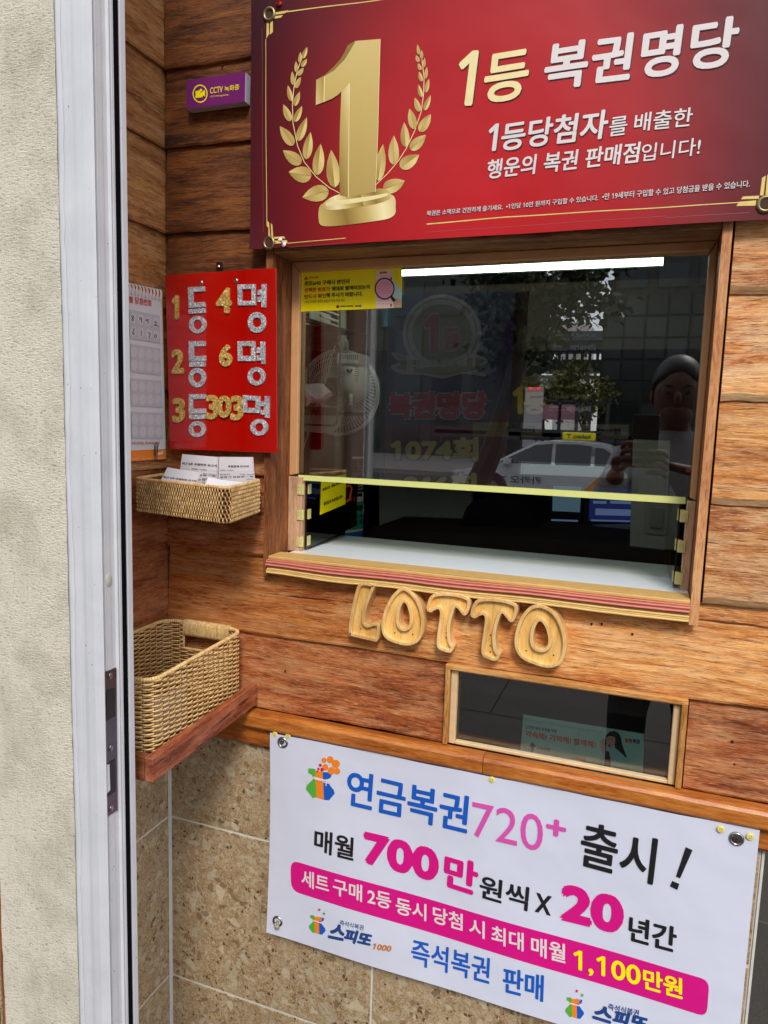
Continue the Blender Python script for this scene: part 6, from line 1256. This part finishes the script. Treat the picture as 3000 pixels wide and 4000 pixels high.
u2 = MR(2180, 1260, 150); u3 = MR(2300, 1300, 150); lb = facade('pale_tower', 'pale high rise far beyond the overpass', u2.x, u3.x, u2.y, 0, u2.z, 8, 22, [plain('pale_window', srgb(150, 150, 156), .5)], plain('pale_tower_wall', srgb(188, 180, 176), .7), 15, .35, 8)
# overpass
ov = thing('overpass', 'grey pedestrian overpass with lattice side crossing above the street', 'bridge', MR(2200, 1500, 60))
def band(v0, v1, y, mat, nm, par, dy=2.0, ua=1700, ub=2420): a, b = MR(ua, v0, y), MR(ub, v1, y); MB().box((a.x, a.y, min(a.z, b.z)), (b.x, a.y - dy, max(a.z, b.z))).build(nm, mat, par)
gp1 = plain('overpass_grey', srgb(96, 104, 122), .5); gp2 = plain('overpass_dark', srgb(60, 60, 66), .6)
band(1300, 1335, 60, gp1, 'parapet', ov); band(1335, 1372, 60, gp2, 'girder', ov, 2.2); band(1404, 1452, 60, gp2, 'girder', ov, 2.4); band(1462, 1478, 58, gp1, 'parapet', ov)
for i in range(22): a = MR(1760 + i * 30, 1372, 60); b = MR(1760 + i * 30, 1404, 60); MB().box((a.x, a.y, b.z), (a.x + .22, a.y - .3, a.z)).build('post', gp2, ov)
# shelter, pole, railing, verge
shl = thing('bus_shelter', 'bus shelter with pinkish advertising panels across the street', 'shelter', MR(2180, 1650, 24)); 
band(1560, 1572, 24, gp2, 'roof', shl, 1.4, 2060, 2380); 
for ua, ub in ((2116, 2178), (2188, 2244)): band(1580, 1640, 24, plain('ad_pink', srgb(176, 120, 132), .5), 'advert_panel', shl, .1, ua, ub)
for ua in (2108, 2182, 2250, 2300, 2370): band(1560, 1690, 24, gp2, 'post', shl, .1, ua, ua + 5)
plt = thing('sign_pole', 'pale grey square pole with red lamps at its top across the street', 'pole', MR(2080, 1740, 21)); band(1512, 1750, 21, plain('pole_grey', srgb(190, 188, 190), .5), 'post', plt, .3, 2052, 2106); band(1512, 1520, 20.9, emis('red_lamp', (1, .03, .01, 1), 2.0), 'lamp', plt, .05, 2068, 2078); band(1512, 1520, 20.9, bpy.data.materials['red_lamp'], 'lamp', plt, .05, 2098, 2108)
rlg = thing('street_railing', 'dark railing along the far pavement behind the taxi', 'railing', MR(2200, 1720, 19)); band(1690, 1693, 19, gp2, 'rail', rlg, .05, 1700, 2600); band(1704, 1707, 19, gp2, 'rail', rlg, .05, 1700, 2600)
for i in range(14): band(1690, 1735, 19, gp2, 'post', rlg, .05, 1720 + i * 62, 1724 + i * 62)
# trees
def m_leaf(name, a, b):
    n = N(name); r = n.n('ObjectInfo').outputs['Random']; v = n.obj(False); n.set(color=n.ramp(n.noise(v, 3, 3), [(.3, a), (.7, b)]), rough=.5, spec=.3); return n.m
M['leaf_d'] = m_leaf('leaf_dark', (.02, .03, .012, 1), (.05, .075, .025, 1)); M['leaf_y'] = m_leaf('leaf_yellow', (.10, .10, .02, 1), (.20, .17, .04, 1)); M['bark'] = plain('bark', (.05, .04, .03, 1), .9, var=.3)
def tree(label, base, crown_c, R_, nleaf, leaf_r, mat, seed, limbs=9, name='street_tree', cat='tree'):
    rr = random.Random(seed); t = thing(name, label, cat, base); b = Vector(base); c = Vector(crown_c); tb = MB()
    tb.tube([b, b.lerp(c, .4) + Vector((.1, .05, 0)), b.lerp(c, .8)], [.16, .12, .07], 8); tips = []
    for i in range(limbs):
        st = b.lerp(c, rr.uniform(.45, .85)); d = Vector((rr.gauss(0, 1), rr.gauss(0, 1), rr.gauss(.2, .7))).normalized(); e = c + Vector((d.x * R_[0], d.y * R_[1], d.z * R_[2])) * rr.uniform(.5, .95); m = st.lerp(e, .5) + Vector((0, 0, .2)); tb.tube([st, m, e], [.045, .028, .009], 5); tips += [st.lerp(m, .7), m, m.lerp(e, .5), e]
        for k in range(3): e2 = m.lerp(e, rr.uniform(.1, .9)) + Vector((rr.gauss(0, .35), rr.gauss(0, .35), rr.gauss(0, .3))); tb.tube([m.lerp(e, .3), e2], [.012, .004], 4); tips.append(e2)
    tb.build('trunk', M['bark'], t); lf = MB()
    for k in range(nleaf):
        tp = rr.choice(tips); p = tp + Vector((rr.gauss(0, .30), rr.gauss(0, .30), rr.gauss(0, .26))) * (R_[0] / 2.2); d = Vector((rr.gauss(0, 1), rr.gauss(0, 1), rr.gauss(-.3, .8))).normalized(); s_ = d.orthogonal().normalized(); s_ = (Matrix.Rotation(rr.uniform(0, 6.28), 3, d) @ s_); L = leaf_r * rr.uniform(.7, 1.3)
        up_ = d.cross(s_) * L * .1; lf.add([p, p + d * L * .5 + s_ * L * .32 + up_, p + d * L, p + d * L * .5 - s_ * L * .32 + up_], [(0, 1, 2), (0, 2, 3)])
    lf.build('crown', M[mat], t); return t
tc = MR(2170, 1215, 6.5); tree('nearest street tree whose dark leaves hang across the mirrored sky', (tc.x - 1.1, tc.y - .3, 0), (tc.x - .10, tc.y, tc.z + .38), (0.80, 1.0, .50), 3400, .105, 'leaf_d', 3, 12)
tc = MR(2120, 1500, 30); tree('yellowish tree low beneath the overpass', (tc.x, tc.y, -.2), tc, (2.3, 1.8, .75), 2600, .2, 'leaf_y', 8, 10)
tc = MR(2285, 1530, 31); tree('small yellow green tree right of the other beneath the overpass', (tc.x, tc.y, -.2), tc, (1.3, 1.2, .6), 1500, .17, 'leaf_y', 9, 8)
# ================================================================== THE PHOTOGRAPHER
def skin_mesh(verts, edges, rad, name, mat, parent, sub=2, smooth=True):
    me = bpy.data.meshes.new(name); off = wloc(parent); me.from_pydata([tuple(Vector(v) - off) for v in verts], edges, [])
    o = bpy.data.objects.new(name, me); C.objects.link(o); md = o.modifiers.new('skin', 'SKIN'); md.use_smooth_shade = True
    for i, d in enumerate(me.skin_vertices[0].data): r = rad[i]; d.radius = (r, r) if not isinstance(r, tuple) else r; d.use_root = (i == 0)
    s2 = o.modifiers.new('sub', 'SUBSURF'); s2.levels = sub; s2.render_levels = sub
    dg = bpy.context.evaluated_depsgraph_get(); nm = bpy.data.meshes.new_from_object(o.evaluated_get(dg)); o.modifiers.clear(); o.data = nm; nm.materials.clear(); nm.materials.append(mat)
    for p in nm.polygons: p.use_smooth = smooth
    o.parent = parent; return o
pr_ = thing('person', 'photographer in grey shirt and dark trousers holding up a phone, mirrored in the pane', 'person', (.93, -1.56, 0))
M['skin'] = plain('skin', srgb(92, 60, 46), .6, var=.05); M['hair'] = plain('hair', (.012, .010, .009, 1), .5); M['shirt'] = plain('shirt_grey', srgb(140, 142, 150), .8, var=.06); M['trousers'] = plain('trousers_dark', (.016, .016, .02, 1), .85)
hx_, hy_, hz_ = .905, -1.47, 1.60
B_ = [(.93, -1.57, .96), (.925, -1.565, 1.12), (.92, -1.55, 1.30), (.915, -1.53, 1.42), (.91, -1.505, 1.48), (.907, -1.49, 1.53), (hx_, hy_, 1.60), (hx_, hy_ - .005, 1.66),
      (.77, -1.54, 1.40), (.69, -1.46, 1.20), (.735, -1.27, 1.36), (1.07, -1.54, 1.40), (1.15, -1.46, 1.20), (.985, -1.27, 1.36),
      (.85, -1.57, .90), (.83, -1.55, .50), (.82, -1.58, .09), (.82, -1.48, .045), (1.01, -1.57, .90), (1.03, -1.55, .50), (1.04, -1.58, .09), (1.04, -1.48, .045)]
E_ = [(0, 1), (1, 2), (2, 3), (3, 4), (4, 5), (5, 6), (6, 7), (3, 8), (8, 9), (9, 10), (3, 11), (11, 12), (12, 13), (0, 14), (14, 15), (15, 16), (16, 17), (0, 18), (18, 19), (19, 20), (20, 21)]
R_b = [.10, .095, .085, .045, .046, .052, .082, .072, .056, .042, .028, .056, .042, .028, .085, .056, .042, .038, .085, .056, .042, .038]
skin_mesh(B_, E_, R_b, 'body', M['skin'], pr_)
def rings(mb, rs, k=28):
    n0 = len(mb.v)
    for (cx, cy, cz, rx, ry) in rs:
        for j in range(k): a = 2 * PI * j / k; w = 1 + .025 * math.sin(a * 5 + cz * 30) ; mb.v.append((cx + rx * w * math.cos(a), cy + ry * w * math.sin(a), cz))
    for i in range(len(rs) - 1):
        for j in range(k): mb.f.append((n0 + i * k + j, n0 + i * k + (j + 1) % k, n0 + (i + 1) * k + (j + 1) % k, n0 + (i + 1) * k + j)); mb.m.append(0)
mb = MB(); rings(mb, [(.93, -1.56, .90, .168, .13), (.93, -1.56, 1.0, .165, .125), (.925, -1.558, 1.12, .168, .125), (.922, -1.555, 1.25, .182, .13), (.918, -1.55, 1.34, .196, .125), (.915, -1.545, 1.395, .19, .108), (.913, -1.54, 1.425, .165, .09), (.911, -1.53, 1.45, .10, .078), (.909, -1.515, 1.475, .064, .062), (.908, -1.51, 1.49, .062, .060)])
for s_, sh, el, wr in ((-1, (.762, -1.545, 1.385), (.69, -1.46, 1.20), B_[10]), (1, (1.072, -1.545, 1.385), (1.15, -1.46, 1.20), B_[13])):
    sh, el, wr = Vector(sh), Vector(el), Vector(wr); pts = [sh + Vector((-s_ * .03, 0, .008)), sh, sh.lerp(el, .5), sh.lerp(el, .9), el, el.lerp(wr, .12), el.lerp(wr, .4), el.lerp(wr, .74), el.lerp(wr, .78)]
    mb.tube(pts, [.058, .068, .064, .060, .062, .060, .056, .048, .044], 18)
mb.build('shirt', M['shirt'], pr_, smooth=True)
mb = MB(); rings(mb, [(.93, -1.56, 1.0, .158, .118), (.93, -1.56, .92, .162, .125), (.93, -1.565, .86, .160, .125), (.93, -1.565, .80, .15, .11)])
for x0_, x1_ in ((.85, .82), (1.01, 1.04)): mb.tube([(x0_, -1.565, .88), (x0_, -1.562, .78), (x0_ * .6 + x1_ * .4, -1.555, .62), (x1_, -1.55, .48), (x1_, -1.565, .28), (x1_, -1.575, .09)], [.085, .092, .080, .070, .066, .068], 18)
mb.build('trousers', M['trousers'], pr_, smooth=True)
for x in (.82, 1.04): bevel(MB().box((x - .045, -1.60, 0), (x + .045, -1.40, .075)).build('shoe', M['black'], pr_), .02, 3)
hd_ = MB().ball((hx_, hy_, 1.615), (.078, .095, .112), 24, 16).ball((hx_, hy_ + .02, 1.56), (.058, .07, .065), 18, 12).ball((hx_, hy_ + .10, 1.60), (.013, .018, .022), 10, 8).ball((hx_ - .08, hy_, 1.605), (.01, .018, .028), 8, 6).ball((hx_ + .08, hy_, 1.605), (.01, .018, .028), 8, 6)
hd_.build('head', M['skin'], pr_, smooth=True)
mb = MB().ball((hx_, hy_ - .014, 1.640), (.089, .102, .112), 24, 16); mb.v = [(x, min(y, hy_ + .072 - max(0, (1.665 - z)) * 1.6), z) for x, y, z in mb.v]; mb.build('hair', M['hair'], pr_, smooth=True)
gl2 = MB()
for s_ in (-1, 1):
    cx_ = hx_ + s_ * .033; gl2.tube([(cx_ + .026 * math.cos(a), hy_ + .098 - .008 * abs(math.cos(a)), 1.618 + .018 * math.sin(a)) for a in [2 * PI * k / 20 for k in range(20)]], .0013, 5, closed=True); gl2.tube([(hx_ + s_ * .059, hy_ + .09, 1.622), (hx_ + s_ * .08, hy_ + .0, 1.620)], .0013, 5)
gl2.tube([(hx_ - .007, hy_ + .098, 1.622), (hx_ + .007, hy_ + .098, 1.622)], .0013, 5); gl2.build('glasses', M['steel_dark'], pr_)
fc2 = MB()
for s_ in (-1, 1): fc2.ball((hx_ + s_ * .032, hy_ + .088, 1.617), (.010, .006, .004), 10, 6); fc2.ball((hx_ + s_ * .033, hy_ + .086, 1.642), (.016, .006, .003), 10, 6)
fc2.build('eyes', M['hair'], pr_); MB().ball((hx_, hy_ + .086, 1.562), (.022, .006, .004), 12, 6).build('mouth', flat('lips', 130, 70, 60, .5), pr_)
bevel(MB().box((.80, -1.432, 1.24), (.885, -1.424, 1.33)).build('shirt_pocket', M['shirt'], pr_), .002, 1)
# phone, standing just behind the lens
ph = thing('phone', 'black phone held upright in both hands by the photographer', 'phone', (.816, -1.127, 1.456))
p0, p1 = (.777, -1.1305, 1.375), (.8545, -1.1225, 1.5375)
bevel(MB().box(p0, p1).build('phone_body', M['black'], ph), .003, 3); MB().box((p0[0] - .0006, -1.1285, p0[2] + .01), (p0[0], -1.1245, p1[2] - .01)).box((p1[0], -1.1285, p0[2] + .01), (p1[0] + .0006, -1.1245, p1[2] - .01)).box((p0[0] + .006, -1.1285, p1[2]), (p1[0] - .006, -1.1245, p1[2] + .0006)).build('metal_band', M['steel'], ph)
for dx, dz in ((-.0235, -.0), (-.0235, -.022), (-.0235, -.044), (-.004, -.022), (-.004, -.044)): MB().tube([(.8447 + dx, -1.1228, 1.500 + dz + .015), (.8447 + dx, -1.1212, 1.500 + dz + .015)], .0065, 16).build('lens_ring', M['steel_dark'], ph)
def hand(s_, wrist, palm, fingers, thumb):
    h = skin_mesh([wrist, Vector(wrist).lerp(Vector(palm), .55), palm], [(0, 1), (1, 2)], [(.024, .019), (.034, .017), (.033, .014)], 'hand', M['skin'], pr_, 2)
    for f, r in fingers: skin_mesh(f, [(i, i + 1) for i in range(len(f) - 1)], [r * 1.05, r, r * .95, r * .8][:len(f)], 'finger', M['skin'], h, 2)
    skin_mesh(thumb, [(0, 1), (1, 2), (2, 3)], [.012, .011, .010, .0085], 'thumb', M['skin'], h, 2)
Ya, Yb = -1.150, -1.1120
hand(-1, (.735, -1.265, 1.36), (.752, -1.172, 1.405),
     [([(.748, -1.165, 1.432 - k * .0215), (.757, -1.128, 1.447 - k * .0215), (.790, Yb, 1.452 - k * .0215 - .002 * k), (.816 - (.006 if k in (0, 3) else 0), Yb - .0, 1.450 - k * .0225)], .0085) for k in range(4)],
     [(.760, -1.19, 1.42), (.778, -1.175, 1.44), (.792, -1.152, 1.450), (.806, -1.139, 1.455)])
hand(1, (.985, -1.265, 1.36), (.880, -1.178, 1.385),
     [([(.884, -1.168, 1.412 - k * .0215), (.874, -1.128, 1.425 - k * .0215), (.842, Yb, 1.428 - k * .0215), (.818 + (.006 if k in (0, 3) else 0), Yb, 1.426 - k * .0225)], .0085) for k in range(4)],
     [(.872, -1.19, 1.40), (.856, -1.175, 1.42), (.842, -1.152, 1.432), (.830, -1.139, 1.436)])
MB().tube([(.842 + .0095 * math.cos(a) * .2 + .004, Yb + .0095 * math.cos(a), 1.3835 + .0095 * math.sin(a)) for a in [2 * PI * k / 16 for k in range(16)]], .0012, 6, closed=True).build('ring', M['brass'], pr_)

# ================================================================== ripples in the two vinyl banners
def ripple(root, g, step=0.02):
    off = wloc(root)
    for o in root.children:
        me = o.data; xs = [v.co.x for v in me.vertices]; zs_ = [v.co.z for v in me.vertices]
        if max(xs) - min(xs) > 0.03 or max(zs_) - min(zs_) > 0.03:
            bm = bmesh.new(); bm.from_mesh(me)
            if len(bm.faces) < 400:
                for ax_, lo, hi in ((0, min(xs), max(xs)), (2, min(zs_), max(zs_))):
                    t = lo + step
                    while t < hi:
                        co = [0, 0, 0]; co[ax_] = t; no = [0, 0, 0]; no[ax_] = 1
                        bmesh.ops.bisect_plane(bm, geom=bm.verts[:] + bm.edges[:] + bm.faces[:], plane_co=co, plane_no=no, dist=1e-6); t += step
            bm.to_mesh(me); bm.free()
        for v in me.vertices: v.co.y += g(v.co.x + off.x, v.co.z + off.z)
        if o.name.startswith('sheet'):
            bm = bmesh.new(); bm.from_mesh(me)
            for e in bm.edges: e.smooth = len(e.link_faces) == 2 and e.calc_face_angle(0) < .5
            for f in bm.faces: f.smooth = True
            bm.to_mesh(me); bm.free()
for b_ in (wb, rb):
    for o in b_.children:
        if o.name.startswith('sheet'):
            bm = bmesh.new(); bm.from_mesh(o.data); bmesh.ops.subdivide_edges(bm, edges=[], cuts=1); bm.to_mesh(o.data); bm.free()
ripple(wb, lambda x, z: -.0045 * max(0, (.80 - z) / .25) ** 2 - .0012 * math.sin(x * 21 + z * 9) - .0009 * math.sin(x * 47 - z * 31) * max(0, (z - .70) / .24))
ripple(rb, lambda x, z: -.0010 * math.sin(x * 17 + z * 11) - .0006 * math.sin(x * 41 - z * 23) - .004 * max(0, 1 - (x - .187) / .03) * max(0, 1 - (z - 1.775) / .05))
